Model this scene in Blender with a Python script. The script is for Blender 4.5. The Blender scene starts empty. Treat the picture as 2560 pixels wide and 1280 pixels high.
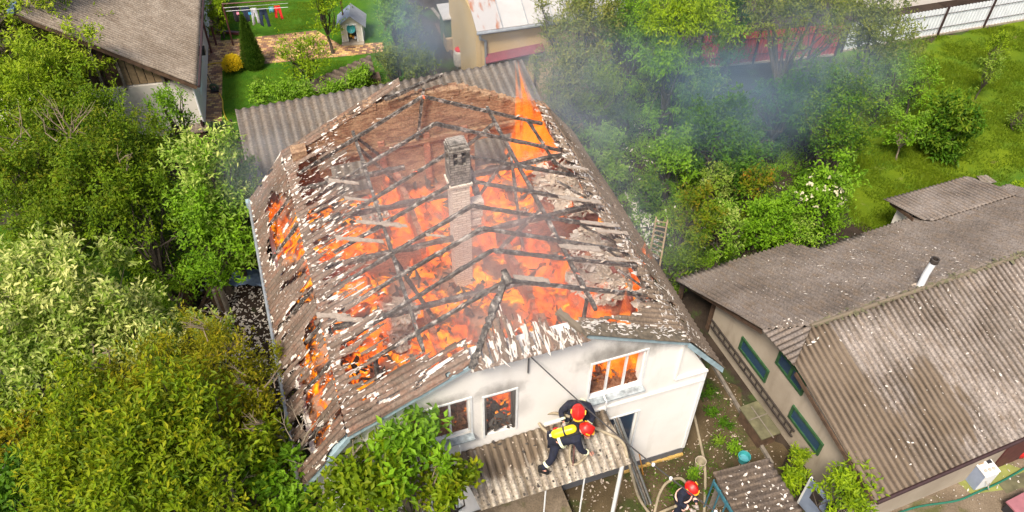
import bpy, bmesh, math, random
import numpy as np
from mathutils import Vector, Matrix, noise
random.seed(7); RNG = np.random.default_rng(7)
R = math.radians
# ---------------------------------------------------------------- camera
FPX = 2058.263; PITCH = R(45.626); ROLL = R(0.968); CAMH = 22.0
FW = np.array([0, math.cos(PITCH), -math.sin(PITCH)]); _rt = np.array([1.0, 0, 0]); _up = np.cross(_rt, FW)
RT = math.cos(ROLL) * _rt + math.sin(ROLL) * _up; UP = -math.sin(ROLL) * _rt + math.cos(ROLL) * _up
S = bpy.context.scene
COL = S.collection
cam = bpy.data.cameras.new('camera'); camo = bpy.data.objects.new('camera', cam); COL.objects.link(camo)
cam.sensor_width = 36; cam.lens = 36 * FPX / 2560; cam.clip_end = 2000; cam.clip_start = 0.2
mw = Matrix.Identity(4)
for i in range(3):
    mw[i][0] = RT[i]; mw[i][1] = UP[i]; mw[i][2] = -FW[i]
mw[2][3] = CAMH
camo.matrix_world = mw
S.camera = camo
# ---------------------------------------------------------------- light
SUN_EL = R(56); SUN_AZ = R(205)     # direction towards the sun, compass style: 0 = +y, clockwise
w = bpy.data.worlds.new('World'); S.world = w; w.use_nodes = True
nt = w.node_tree; bg = nt.nodes['Background']
sky = nt.nodes.new('ShaderNodeTexSky'); sky.sky_type = 'NISHITA'; sky.sun_disc = False
sky.sun_elevation = SUN_EL; sky.sun_rotation = SUN_AZ; sky.air_density = 1.0; sky.dust_density = 4.0; sky.ozone_density = .4
nt.links.new(sky.outputs[0], bg.inputs[0]); bg.inputs[1].default_value = 0.105
sl = bpy.data.lights.new('sun', 'SUN'); sl.energy = 3.0; sl.angle = R(14); sl.color = (1.0, 0.92, 0.78)
so = bpy.data.objects.new('sun', sl); COL.objects.link(so)
sd = Vector((math.sin(SUN_AZ) * math.cos(SUN_EL), math.cos(SUN_AZ) * math.cos(SUN_EL), math.sin(SUN_EL)))
so.rotation_euler = sd.to_track_quat('Z', 'Y').to_euler(); so.location = (0, 0, 60)
S.view_settings.view_transform = 'Standard'; S.view_settings.look = 'None'
S.view_settings.exposure = 0.88; S.view_settings.gamma = 1
S.render.engine = 'CYCLES'
S.cycles.max_bounces = 6; S.cycles.diffuse_bounces = 3; S.cycles.glossy_bounces = 2; S.cycles.transmission_bounces = 3
S.cycles.transparent_max_bounces = 16; S.cycles.volume_bounces = 2; S.cycles.volume_step_rate = 2.0
S.cycles.use_denoising = True

# ---------------------------------------------------------------- pixel to place helpers (photo pixels 2560 x 1280)
CAM = np.array([0, 0, CAMH])
def ray(x, y):
    d = FW * FPX + RT * (x - 1280) - UP * (y - 640); return d / np.linalg.norm(d)
def at(x, y, z=0.0):
    d = ray(x, y); return CAM + d * ((z - CAMH) / d[2])
def dist(p): return float(np.linalg.norm(np.array(p) - CAM))
class Frame:
    def __init__(s, ox, oy, yaw):
        s.o = np.array([ox, oy, 0.0]); s.yaw = R(yaw); a = s.yaw
        s.u = np.array([math.cos(a), math.sin(a), 0]); s.v = np.array([-math.sin(a), math.cos(a), 0])
    def w(s, x, y, z=0.0): return s.o + s.u * x + s.v * y + np.array([0, 0, z])
    def inv(s, p): d = np.array(p) - s.o; return np.array([d @ s.u, d @ s.v, p[2]])
    def at(s, x, y, z=0.0): return s.inv(at(x, y, z))
    def onx(s, x, y, X): d = ray(x, y); return s.inv(CAM + d * (((s.o + s.u * X - CAM) @ s.u) / (d @ s.u)))
    def ony(s, x, y, Y): d = ray(x, y); return s.inv(CAM + d * (((s.o + s.v * Y - CAM) @ s.v) / (d @ s.v)))
    def onpl(s, x, y, p0, n):   # on a plane given in frame coordinates
        d = ray(x, y); n = np.array(n, float); nw = s.u * n[0] + s.v * n[1] + np.array([0, 0, n[2]]); P = s.w(*p0)
        return s.inv(CAM + d * (((P - CAM) @ nw) / (d @ nw)))
HF = Frame(5.229, 13.265, 19.506)      # burning house, origin at its front right corner
RF = Frame(9.151, 12.285, 22.5)        # long grey-roofed house on the right
LF = Frame(-13.48, 28.9, 14.0)         # house at the back left

# ---------------------------------------------------------------- object helpers
def link(o, parent=None):
    COL.objects.link(o)
    if parent is not None: o.parent = parent
    return o
def tag(o, label=None, cat=None, group=None, kind=None):
    if label: o['label'] = label
    if cat: o['category'] = cat
    if group: o['group'] = group
    if kind: o['kind'] = kind
    return o
def empty(name, loc=(0, 0, 0), rz=0.0, label=None, cat=None, group=None):
    o = bpy.data.objects.new(name, None); o.location = tuple(loc); o.rotation_euler = (0, 0, rz); o.empty_display_size = 0.2
    COL.objects.link(o); return tag(o, label, cat, group)
def mesh_np(name, V, F4=None, F3=None, mats=None, parent=None, smooth=False, midx=None, uv=None, attr=None):
    V = np.asarray(V, dtype=np.float32).reshape(-1, 3)
    me = bpy.data.meshes.new(name); me.vertices.add(len(V)); me.vertices.foreach_set('co', V.ravel())
    loops = []; starts = []; n = 0
    if F4 is not None and len(F4):
        F4 = np.asarray(F4, dtype=np.int32).reshape(-1, 4); loops.append(F4.ravel()); starts.append(np.arange(len(F4)) * 4); n = len(F4) * 4
    if F3 is not None and len(F3):
        F3 = np.asarray(F3, dtype=np.int32).reshape(-1, 3); loops.append(F3.ravel()); starts.append(n + np.arange(len(F3)) * 3)
    L = np.concatenate(loops).astype(np.int32); St = np.concatenate(starts).astype(np.int32)
    me.loops.add(len(L)); me.loops.foreach_set('vertex_index', L)
    me.polygons.add(len(St)); me.polygons.foreach_set('loop_start', St)
    if midx is not None: me.polygons.foreach_set('material_index', np.asarray(midx, dtype=np.int32))
    me.polygons.foreach_set('use_smooth', np.full(len(St), bool(smooth)))
    if uv is not None:
        ul = me.uv_layers.new(name='UVMap'); ul.data.foreach_set('uv', np.asarray(uv, dtype=np.float32)[L].ravel())
    if attr is not None:
        ca = me.color_attributes.new('var', 'FLOAT_COLOR', 'POINT'); ca.data.foreach_set('color', np.asarray(attr, dtype=np.float32).ravel())
    me.update(calc_edges=True); me.validate()
    for m in (mats if isinstance(mats, (list, tuple)) else [mats]):
        if m is not None: me.materials.append(m)
    return link(bpy.data.objects.new(name, me), parent)

class MB:
    """collects simple solids into one mesh"""
    def __init__(s): s.v = []; s.f = []; s.m = []; s.cur = 0
    def add(s, vs, fs):
        b = len(s.v); s.v += [tuple(map(float, v)) for v in vs]
        for f in fs: s.f.append(tuple(b + i for i in f)); s.m.append(s.cur)
        return s
    def box(s, c, d, rz=0.0, M3=None, taper=1.0):
        hx, hy, hz = d[0] / 2, d[1] / 2, d[2] / 2; vs = []
        for sx, sy, sz in ((-1, -1, -1), (1, -1, -1), (1, 1, -1), (-1, 1, -1), (-1, -1, 1), (1, -1, 1), (1, 1, 1), (-1, 1, 1)):
            k = taper if sz > 0 else 1
            p = Vector((sx * hx * k, sy * hy * k, sz * hz))
            if M3 is not None: p = M3 @ p
            elif rz: p = Matrix.Rotation(rz, 3, 'Z') @ p
            vs.append((p.x + c[0], p.y + c[1], p.z + c[2]))
        return s.add(vs, [(0, 3, 2, 1), (4, 5, 6, 7), (0, 1, 5, 4), (1, 2, 6, 5), (2, 3, 7, 6), (3, 0, 4, 7)])
    def beam(s, a, b, w, h, up=(0, 0, 1), rough=0.0, seg=1):
        """a squared timber from a to b"""
        a = Vector(a); b = Vector(b); d = (b - a); L = d.length; d.normalize()
        x = d.cross(Vector(up)); x.normalize(); y = x.cross(d)
        rings = []
        for i in range(seg + 1):
            t = i / seg; c = a.lerp(b, t); k = 1.0
            o = Vector((0, 0, 0))
            if rough:
                k = 1 + rough * (random.random() - .6); o = (x * (random.random() - .5) + y * (random.random() - .5)) * rough * w * .5
            vs = []
            for sx, sy in ((-1, -1), (1, -1), (1, 1), (-1, 1)):
                kk = k * (1 + (rough * (random.random() - .5) if rough else 0))
                vs.append(c + o + x * (sx * w / 2 * kk) + y * (sy * h / 2 * kk))
            rings.append(vs)
        vs = [p for r in rings for p in r]; fs = [(3, 2, 1, 0), tuple(len(vs) - 4 + i for i in range(4))]
        for i in range(seg):
            for j in range(4):
                k2 = (j + 1) % 4; fs.append((i * 4 + j, i * 4 + k2, (i + 1) * 4 + k2, (i + 1) * 4 + j))
        return s.add(vs, fs)
    def tube(s, pts, r, n=8, cap=True):
        pts = [Vector(p) for p in pts]; rs = r if isinstance(r, (list, tuple)) else [r] * len(pts)
        vs = []; fs = []; prev = None
        for i, p in enumerate(pts):
            t = (pts[min(i + 1, len(pts) - 1)] - pts[max(i - 1, 0)])
            if t.length < 1e-9: t = Vector((0, 0, 1))
            t.normalize()
            if prev is None: x = t.orthogonal().normalized()
            else:
                x = prev - t * prev.dot(t); x = x.normalized() if x.length > 1e-6 else t.orthogonal().normalized()
            prev = x; y = t.cross(x)
            for j in range(n):
                a = 2 * math.pi * j / n; vs.append(p + (x * math.cos(a) + y * math.sin(a)) * rs[i])
        for i in range(len(pts) - 1):
            for j in range(n):
                k = (j + 1) % n; fs.append((i * n + j, i * n + k, (i + 1) * n + k, (i + 1) * n + j))
        if cap: fs.append(tuple(reversed(range(n)))); fs.append(tuple((len(pts) - 1) * n + j for j in range(n)))
        return s.add(vs, fs)
    def lathe(s, prof, c=(0, 0, 0), n=20, M3=None):
        vs = []; fs = []
        for r, z in prof:
            for j in range(n):
                a = 2 * math.pi * j / n; p = Vector((r * math.cos(a), r * math.sin(a), z))
                if M3 is not None: p = M3 @ p
                vs.append((p.x + c[0], p.y + c[1], p.z + c[2]))
        for i in range(len(prof) - 1):
            for j in range(n):
                k = (j + 1) % n; fs.append((i * n + j, i * n + k, (i + 1) * n + k, (i + 1) * n + j))
        if prof[0][0] > 1e-4: fs.append(tuple(reversed(range(n))))
        if prof[-1][0] > 1e-4: fs.append(tuple((len(prof) - 1) * n + j for j in range(n)))
        return s.add(vs, fs)
    def prism(s, poly, vec):
        n = len(poly); v = Vector(vec); vs = [Vector(p) for p in poly] + [Vector(p) + v for p in poly]
        fs = [tuple(reversed(range(n))), tuple(n + i for i in range(n))]
        for i in range(n): k = (i + 1) % n; fs.append((i, k, n + k, n + i))
        return s.add(vs, fs)
    def build(s, name, mat, parent=None, smooth=False, bevel=0.0):
        me = bpy.data.meshes.new(name); me.from_pydata(s.v, [], s.f); me.update()
        for m in (mat if isinstance(mat, (list, tuple)) else [mat]): me.materials.append(m)
        if any(s.m): me.polygons.foreach_set('material_index', s.m)
        bm = bmesh.new(); bm.from_mesh(me); bmesh.ops.recalc_face_normals(bm, faces=bm.faces)
        if bevel > 0:
            es = [e for e in bm.edges if len(e.link_faces) == 2 and e.calc_face_angle(0) > 0.6]
            bmesh.ops.bevel(bm, geom=es, offset=bevel, segments=2, affect='EDGES', clamp_overlap=True)
        bm.to_mesh(me); bm.free()
        if smooth:
            me.polygons.foreach_set('use_smooth', [True] * len(me.polygons))
        return link(bpy.data.objects.new(name, me), parent)
def rot_to(d, up=(0, 0, 1)):
    """3x3 with local z along d"""
    z = Vector(d).normalized(); x = Vector(up).cross(z)
    x = z.orthogonal().normalized() if x.length < 1e-5 else x.normalized()
    y = z.cross(x); return Matrix((x, y, z)).transposed()
def boolean_cut(o, cutters):
    """cut boxes (centre, size) out of a mesh object, in its own coordinates"""
    b = MB()
    for c, d in cutters: b.box(c, d)
    c = b.build('cutter', None); c.matrix_world = Matrix.Identity(4)
    par = o.parent; o.parent = None
    md = o.modifiers.new('cut', 'BOOLEAN'); md.operation = 'DIFFERENCE'; md.object = c; md.solver = 'EXACT'
    dg = bpy.context.evaluated_depsgraph_get(); dg.update()
    me = bpy.data.meshes.new_from_object(o.evaluated_get(dg)); o.modifiers.clear(); o.data = me; o.parent = par
    bpy.data.objects.remove(c, do_unlink=True); return o
def bake_mods(o):
    dg = bpy.context.evaluated_depsgraph_get(); dg.update()
    me = bpy.data.meshes.new_from_object(o.evaluated_get(dg)); o.modifiers.clear(); o.data = me; return o
def smooth_path(pts, n=6):
    """Catmull-Rom through points"""
    P = [np.array(p, float) for p in pts]; P = [2 * P[0] - P[1]] + P + [2 * P[-1] - P[-2]]; out = []
    for i in range(1, len(P) - 2):
        for k in range(n):
            t = k / n; a, b, c, d = P[i - 1], P[i], P[i + 1], P[i + 2]
            out.append(.5 * ((2 * b) + (c - a) * t + (2 * a - 5 * b + 4 * c - d) * t * t + (-a + 3 * b - 3 * c + d) * t ** 3))
    out.append(P[-2]); return out
# ---------------------------------------------------------------- materials
class NT:
    def __init__(s, name):
        s.m = bpy.data.materials.new(name); s.m.use_nodes = True; s.t = s.m.node_tree; s.b = s.t.nodes['Principled BSDF']; s.out = s.t.nodes['Material Output']
        s.b.inputs['Roughness'].default_value = .8
    def n(s, typ, **kw):
        x = s.t.nodes.new('ShaderNode' + typ)
        for k, v in kw.items(): setattr(x, k, v)
        return x
    def l(s, a, b): s.t.links.new(a, b)
    def coord(s, kind='Object', scale=(1, 1, 1), rot=(0, 0, 0)):
        c = s.n('TexCoord'); mp = s.n('Mapping'); mp.inputs['Scale'].default_value = scale; mp.inputs['Rotation'].default_value = rot
        s.l(c.outputs[kind], mp.inputs[0]); return mp.outputs[0]
    def noise(s, vec, scale, detail=3, rough=.5, dist=0.0):
        x = s.n('TexNoise'); x.inputs['Scale'].default_value = scale; x.inputs['Detail'].default_value = detail
        x.inputs['Roughness'].default_value = rough; x.inputs['Distortion'].default_value = dist
        if vec is not None: s.l(vec, x.inputs['Vector'])
        return x.outputs['Fac']
    def voro(s, vec, scale, out='Distance', feature='F1'):
        x = s.n('TexVoronoi', feature=feature); x.inputs['Scale'].default_value = scale; s.l(vec, x.inputs['Vector']); return x.outputs[out]
    def ramp(s, fac, stops, interp='LINEAR'):
        x = s.n('ValToRGB'); cr = x.color_ramp; cr.interpolation = interp
        while len(cr.elements) < len(stops): cr.elements.new(.5)
        for e, (p, c) in zip(cr.elements, stops):
            e.position = p; e.color = (c[0], c[1], c[2], 1) if isinstance(c, (tuple, list)) else (c, c, c, 1)
        s.l(fac, x.inputs[0]); return x.outputs[0]
    def mix(s, fac, a, b, mode='MIX'):
        x = s.n('Mix', data_type='RGBA', blend_type=mode); x.clamp_factor = True
        for sock, v in ((x.inputs[0], fac), (x.inputs[6], a), (x.inputs[7], b)):
            if isinstance(v, (int, float)): sock.default_value = v if sock == x.inputs[0] else (v, v, v, 1)
            elif isinstance(v, (tuple, list)): sock.default_value = (v[0], v[1], v[2], 1)
            else: s.l(v, sock)
        return x.outputs[2]
    def math(s, op, a, b=0.0, clamp=False):
        x = s.n('Math', operation=op); x.use_clamp = clamp
        for sock, v in ((x.inputs[0], a), (x.inputs[1], b)):
            if isinstance(v, (int, float)): sock.default_value = v
            else: s.l(v, sock)
        return x.outputs[0]
    def col(s, c):
        if isinstance(c, (tuple, list)): s.b.inputs['Base Color'].default_value = (c[0], c[1], c[2], 1)
        else: s.l(c, s.b.inputs['Base Color'])
        return s
    def set(s, **kw):
        for k, v in kw.items():
            i = s.b.inputs[k.replace('_', ' ')]
            if isinstance(v, (int, float)): i.default_value = v
            elif isinstance(v, (tuple, list)): i.default_value = (v[0], v[1], v[2], 1)
            else: s.l(v, i)
        return s
    def bump(s, h, strength=.3, distance=.02):
        x = s.n('Bump'); x.inputs['Strength'].default_value = strength; x.inputs['Distance'].default_value = distance
        s.l(h, x.inputs['Height']); s.l(x.outputs[0], s.b.inputs['Normal']); return s

MAT = {}
def simple(name, c, rough=.7, var=.25, scale=6, metal=0.0, bump=0.0, spec=None):
    """plain stuff with mild dirt-like variation of its own colour"""
    t = NT(name); v = t.coord('Object'); f = t.noise(v, scale, 5, .6)
    d = tuple(x * (1 - var) for x in c); l = tuple(min(1, x * (1 + var * .6)) for x in c)
    t.col(t.ramp(f, [(.3, d), (.7, l)])); t.set(Roughness=rough, Metallic=metal)
    if bump: t.bump(t.noise(v, scale * 4, 4), bump, .01)
    if spec is not None: t.b.inputs['Specular IOR Level'].default_value = spec
    MAT[name] = t.m; return t.m

def sheet_mat(name, c1, c2, moss, specks=.5, white=.5, darkv=.5, streak=0.0, warm=(.19, .14, .10), damp=()):
    """weathered fibre-cement: u across the waves, v down the slope (metres, in the UV map)"""
    t = NT(name); uv = t.coord('UV'); 
    big = t.noise(uv, .45, 5, .62); med = t.noise(t.coord('UV', (1, .35, 1)), 5, 5, .7); fine = t.noise(uv, 26, 4, .65)
    c = t.mix(t.ramp(big, [(.35, 0), (.65, 1)]), c1, c2)
    c = t.mix(t.math('MULTIPLY', t.ramp(med, [(.45, 0), (.68, 1)]), .75), c, warm)
    # darker colour in the troughs (uv.x in whole waves)
    sx = t.n('SeparateXYZ'); tc = t.n('TexCoord'); t.l(tc.outputs['UV'], sx.inputs[0])
    ph = t.math('MULTIPLY', sx.outputs[0], 2 * math.pi / .177); tr = t.math('COSINE', t.math('ADD', ph, t.math('MULTIPLY', fine, .9)))
    trm = t.ramp(t.math('ADD', t.math('MULTIPLY', tr, -.5), t.math('MULTIPLY', t.math('SUBTRACT', big, .5), 1.2)), [(.1, 0), (.62, 1)])
    c = t.mix(t.math('MULTIPLY', trm, darkv), c, moss)
    # lichen specks
    vo = t.voro(uv, 12); n2 = t.noise(uv, 2.2, 4, .6)
    sp = t.math('MULTIPLY', t.ramp(t.math('ADD', vo, t.math('MULTIPLY', fine, .35)), [(.28, 1), (.42, 0)]), t.ramp(n2, [(.38, .15), (.6, 1)]))
    c = t.mix(t.math('MULTIPLY', sp, specks), c, (.045, .038, .032))
    vo2 = t.voro(t.coord('UV', (1, .55, 1)), 5.5); wf = t.ramp(t.math('ADD', vo2, t.math('MULTIPLY', fine, .12)), [(.095, 1), (.115, 0)])
    c = t.mix(t.math('MULTIPLY', wf, white), c, (.62, .58, .53))
    f3 = t.ramp(t.noise(uv, 15, 5, .75), [(.32, .5), (.68, 1.38)]); c = t.mix(1.0, c, f3, 'MULTIPLY')
    if streak:
        st = t.noise(t.coord('UV', (1, .16, 1)), 2.2, 5, .6); c = t.mix(t.math('MULTIPLY', t.ramp(st, [(.48, 0), (.60, 1)]), streak), c, (.06, .048, .035))
    for (x0, y0, rx, ry, amt) in damp:      # damp mossy areas of the roof, in the roof's own coordinates
        mp = t.n('Mapping'); tc2 = t.n('TexCoord'); t.l(tc2.outputs['Object'], mp.inputs[0]); mp.inputs['Location'].default_value = (-x0 / rx, -y0 / ry, 0); mp.inputs['Scale'].default_value = (1 / rx, 1 / ry, 0)
        ln = t.n('VectorMath', operation='LENGTH'); t.l(mp.outputs[0], ln.inputs[0]); sn = t.noise(t.coord('UV', (1.2, .22, 1)), 3.2, 5, .65)
        c = t.mix(t.math('MULTIPLY', t.ramp(t.math('ADD', ln.outputs['Value'], t.math('MULTIPLY', t.math('SUBTRACT', sn, .5), 1.6)), [(.8, 1), (1.05, 0)]), amt), c, t.mix(trm, (.15, .11, .075), (.035, .026, .018)))
    t.col(c); t.set(Roughness=.92); t.b.inputs['Specular IOR Level'].default_value = .2
    t.bump(fine, .35, .012); MAT[name] = t.m; return t.m
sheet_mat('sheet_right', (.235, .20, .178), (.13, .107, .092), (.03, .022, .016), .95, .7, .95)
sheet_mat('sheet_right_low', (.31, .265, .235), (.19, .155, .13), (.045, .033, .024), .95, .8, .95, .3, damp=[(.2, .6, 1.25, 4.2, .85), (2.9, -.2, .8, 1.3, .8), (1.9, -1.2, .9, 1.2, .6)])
sheet_mat('sheet_shed', (.21, .185, .16), (.155, .13, .11), (.06, .046, .034), .45, .4, .8)
sheet_mat('sheet_left', (.36, .30, .24), (.27, .215, .165), (.11, .085, .062), .3, .25, .6)
sheet_mat('sheet_burnt', (.22, .165, .13), (.13, .092, .068), (.05, .036, .027), .5, .7, .6, .45, warm=(.20, .095, .06))
sheet_mat('sheet_right_edge', (.29, .215, .155), (.20, .145, .10), (.12, .085, .06), .3, 1.0, .5)
sheet_mat('sheet_canopy', (.50, .45, .38), (.38, .32, .25), (.09, .07, .045), .6, .8, .8, .25, damp=[(-1.0, .55, 1.5, .75, .9), (1.3, .6, 1.0, .5, .8)])
sheet_mat('sheet_dark', (.12, .095, .08), (.085, .065, .05), (.035, .026, .02), .5, .9, .7)
sheet_mat('sheet_rake', (.22, .18, .13), (.15, .12, .085), (.08, .065, .045), .5, .8, .5, .4)
simple('broken_white', (.60, .54, .48), .9, .25, 9)
simple('flake_cream', (.42, .34, .27), .9, .3, 9)
simple('flake_warm', (.62, .55, .48), .9, .25, 9)

def plaster(name, c, dirt, soot=(), stain=.25):
    t = NT(name); v = t.coord('Object'); big = t.noise(v, .5, 5, .6); fine = t.noise(v, 30, 4, .6)
    k = t.mix(t.math('MULTIPLY', t.ramp(big, [(.45, 0), (.75, 1)]), stain), c, dirt)
    k = t.mix(t.math('MULTIPLY', t.ramp(t.noise(t.coord('Object', (1, 1, .25)), 2.2, 5, .6), [(.55, 0), (.72, 1)]), stain * .8), k, dirt)
    for (x, y, z, r, h, amt) in soot:     # smoke stains above the openings
        mp = t.n('Mapping'); tc = t.n('TexCoord'); t.l(tc.outputs['Object'], mp.inputs[0])
        mp.inputs['Location'].default_value = (-x / r, 0, -z / h); mp.inputs['Scale'].default_value = (1 / r, 0, 1 / h)
        ln = t.n('VectorMath', operation='LENGTH'); t.l(mp.outputs[0], ln.inputs[0])
        nn = t.noise(t.coord('Object', (1.5, 1, .8)), 2.5, 4, .6)
        f = t.ramp(t.math('ADD', ln.outputs['Value'], t.math('MULTIPLY', t.math('SUBTRACT', nn, .5), 1.1)), [(.15, 1), (1.0, 0)])
        k = t.mix(t.math('MULTIPLY', f, amt), k, (.085, .065, .045))
    t.col(k); t.set(Roughness=.9); t.bump(fine, .25, .008); MAT[name] = t.m; return t.m
plaster('white_wall', (.84, .80, .75), (.52, .46, .38), [(-2.6, 0, 6.0, 1.5, .55, .7), (-3.1, 0, 6.25, .8, .5, .4), (-5.8, 0, 5.85, .8, .4, .75), (-7.2, 0, 5.95, .9, .35, .65), (-5.2, 0, 4.9, .35, .5, .25), (-6.5, 0, 4.35, .35, .45, .35)], .3)
plaster('beige_wall', (.40, .335, .26), (.24, .19, .14), (), .7)
plaster('pale_wall', (.66, .62, .56), (.5, .45, .38), (), .3)
plaster('ochre_wall', (.50, .36, .18), (.45, .3, .13), (), .4)
plaster('red_wall', (.30, .05, .045), (.2, .045, .04), (), .5)
plaster('plinth', (.11, .11, .12), (.07, .065, .06), (), .5)

def brick(name, c1, c2, mortar, bare):
    t = NT(name); v = t.coord('Object'); mp = t.n('Mapping'); 
    cx = t.n('SeparateXYZ'); t.l(v, cx.inputs[0]); cb = t.n('CombineXYZ'); t.l(cx.outputs[0], cb.inputs[0]); t.l(cx.outputs[2], cb.inputs[1])
    wob = t.n('TexNoise'); wob.inputs['Scale'].default_value = 2.5; t.l(v, wob.inputs['Vector'])
    vm = t.n('VectorMath', operation='MULTIPLY_ADD'); t.l(wob.outputs['Color'], vm.inputs[0]); vm.inputs[1].default_value = (.10, .10, 0); t.l(cb.outputs[0], vm.inputs[2])
    b = t.n('TexBrick'); t.l(vm.outputs[0], b.inputs['Vector']); b.inputs['Scale'].default_value = 1
    b.inputs['Brick Width'].default_value = .27; b.inputs['Row Height'].default_value = .095; b.inputs['Mortar Size'].default_value = .014; b.inputs['Mortar Smooth'].default_value = .3
    b.inputs['Color1'].default_value = (*c1, 1); b.inputs['Color2'].default_value = (*c2, 1); b.inputs['Mortar'].default_value = (*mortar, 1)
    pn = t.noise(t.coord('Object', (1, 1, 1.8)), 2.2, 6, .7, .6); k = t.mix(t.ramp(pn, [(.42, 0), (.56, 1)]), b.outputs['Color'], bare)
    k = t.mix(t.math('MULTIPLY', t.ramp(t.noise(t.coord('Object', (.6, 1, 2.5)), 5, 5, .7, .5), [(.5, 0), (.66, 1)]), .75), k, (.10, .04, .02))
    k = t.mix(1.0, k, t.ramp(t.noise(v, 14, 5, .7), [(.3, .6), (.7, 1.3)]), 'MULTIPLY')
    t.col(k); t.set(Roughness=.9); t.bump(t.math('SUBTRACT', t.noise(v, 16, 5), b.outputs['Fac']), .6, .03); MAT[name] = t.m
brick('brick_inside', (.27, .14, .08), (.19, .085, .05), (.23, .14, .085), (.36, .225, .13))
brick('brick_inner', (.38, .13, .08), (.26, .08, .06), (.30, .16, .10), (.42, .20, .12))  # red-brown glow of the fire put into the inner brick colours
brick('brick_glow_red', (.36, .10, .08), (.24, .05, .05), (.34, .22, .18), (.3, .10, .08))  # knee walls, redder still: fire glow painted into the brick

def charred(name):
    t = NT(name); v = t.coord('Object'); n1 = t.noise(v, 9, 5, .7); n2 = t.voro(v, 22)
    c = t.mix(t.ramp(n1, [(.42, 0), (.62, 1)]), (.022, .019, .017), (.15, .13, .11))
    c = t.mix(t.math('MULTIPLY', t.ramp(t.noise(v, 4, 6, .7), [(.54, 0), (.64, 1)]), .8), c, (.46, .41, .36))
    t.col(c); t.set(Roughness=.85)
    em = t.ramp(t.noise(v, 3.3, 5, .7, .4), [(.66, 0), (.72, 1)]); t.set(Emission_Color=(1.0, .12, .02), Emission_Strength=em)
    t.bump(n2, .8, .02); MAT[name] = t.m
charred('charred_wood')
simple('charred_plain', (.06, .05, .042), .9, .5, 8, bump=.5)
simple('wood_brown', (.10, .058, .035), .8, .5, 5, bump=.3)
simple('wood_grey', (.20, .17, .14), .85, .4, 6, bump=.3)
simple('wood_ladder', (.33, .23, .13), .8, .3, 6)
simple('zinc', (.42, .44, .45), .45, .25, 5, metal=.6)
simple('blue_paint', (.30, .40, .44), .6, .25, 5)
simple('white_paint', (.76, .76, .75), .5, .12, 5)
simple('sill_soot', (.36, .41, .43), .6, .6, 6)
simple('green_paint', (.03, .09, .035), .5, .4, 6)
simple('dark_metal', (.045, .035, .03), .6, .4, 6)
simple('red_brown_metal', (.10, .03, .028), .6, .4, 6)
simple('gutter_brown', (.045, .022, .022), .6, .3, 6)
simple('rope_dark', (.05, .045, .045), .8, .2, 6)
simple('orange_wood', (.55, .24, .04), .7, .25, 6)
simple('concrete', (.32, .27, .21), .9, .35, 1.6, bump=.3)
simple('slab_moss', (.13, .12, .065), .9, .5, 2.5, bump=.3)
simple('hose_cloth', (.34, .28, .19), .85, .3, 3)
simple('hose_green', (.012, .13, .085), .5, .2, 3)
simple('hose_yellow', (.60, .42, .03), .5, .2, 3)
simple('mat_olive', (.22, .235, .06), .8, .25, 3)
simple('white_enamel', (.74, .75, .76), .35, .08, 3)
simple('blue_and_shaded_enamel', (.26, .31, .42), .4, .15, 3)  # blue of the gate, and the painted shade on the washing machine
simple('dark_plastic', (.025, .025, .03), .5, .3, 6)
simple('turquoise', (.05, .33, .34), .5, .15, 5)
simple('hose_blue', (.04, .15, .20), .6, .4, 5)
simple('bucket_beige', (.40, .35, .25), .6, .25, 5)
simple('tarp_blue', (.13, .19, .30), .6, .3, 3)
simple('rake_cap', (.15, .118, .08), .9, .55, 7, bump=.6)
simple('pink_paint', (.33, .13, .15), .6, .2, 3)
simple('red_plastic', (.55, .02, .02), .35, .15, 5)
simple('helmet_red', (.66, .014, .010), .42, .12, 5)
simple('helmet_gold', (.85, .42, .03), .35, .1, 5)
simple('tank_yellow', (.88, .68, .02), .3, .08, 5)
simple('uniform_navy', (.008, .010, .026), .85, .55, 14, bump=.6)
simple('band_reflective', (.78, .80, .55), .5, .1, 9)
simple('band_pink', (.85, .52, .42), .5, .1, 9)
simple('boot_black', (.012, .012, .012), .5, .3, 9)
simple('skin', (.55, .27, .19), .55, .1, 9)
simple('glove_grey', (.42, .36, .32), .7, .2, 9)
simple('cloth_black', (.015, .013, .018), .9, .3, 9)
simple('cloth_navy', (.02, .03, .06), .9, .3, 9)
simple('cloth_jeans', (.012, .026, .06), .9, .6, 12)
simple('cloth_white', (.55, .55, .60), .9, .4, 22)
simple('cloth_blue', (.06, .30, .52), .9, .2, 9)
simple('cloth_teal', (.10, .36, .42), .9, .2, 9)
simple('cloth_red', (.66, .02, .02), .9, .2, 9)
simple('cloth_pink', (.75, .28, .38), .9, .2, 9)
simple('hut_roof_skylit', (.22, .26, .34), .5, .15, 4)  # left face of the hut roof, sky light put into its blue
simple('hut_roof_dull_side', (.26, .27, .29), .6, .15, 4)
simple('siding_white', (.62, .60, .53), .7, .15, 8)
simple('tyre', (.018, .018, .02), .7, .2, 8)
simple('foam_yellow', (.50, .32, .09), .9, .3, 9, bump=.5)
simple('barrel_grey', (.42, .38, .33), .6, .3, 6)
simple('maroon_sheet', (.17, .035, .05), .6, .3, 4)
simple('wire_white', (.7, .7, .7), .5, .1, 6)
simple('fence_white', (.62, .64, .68), .45, .12, 2)
simple('fence_green', (.07, .10, .05), .8, .4, 3)
simple('bark', (.075, .058, .043), .9, .45, 8, bump=.6)
simple('bark_pale', (.26, .21, .15), .9, .35, 8, bump=.5)
simple('twig', (.20, .15, .10), .9, .3, 8)
t = NT('glass_dark'); t.col((.03, .05, .09)).set(Roughness=.08); MAT['glass_dark'] = t.m
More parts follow.
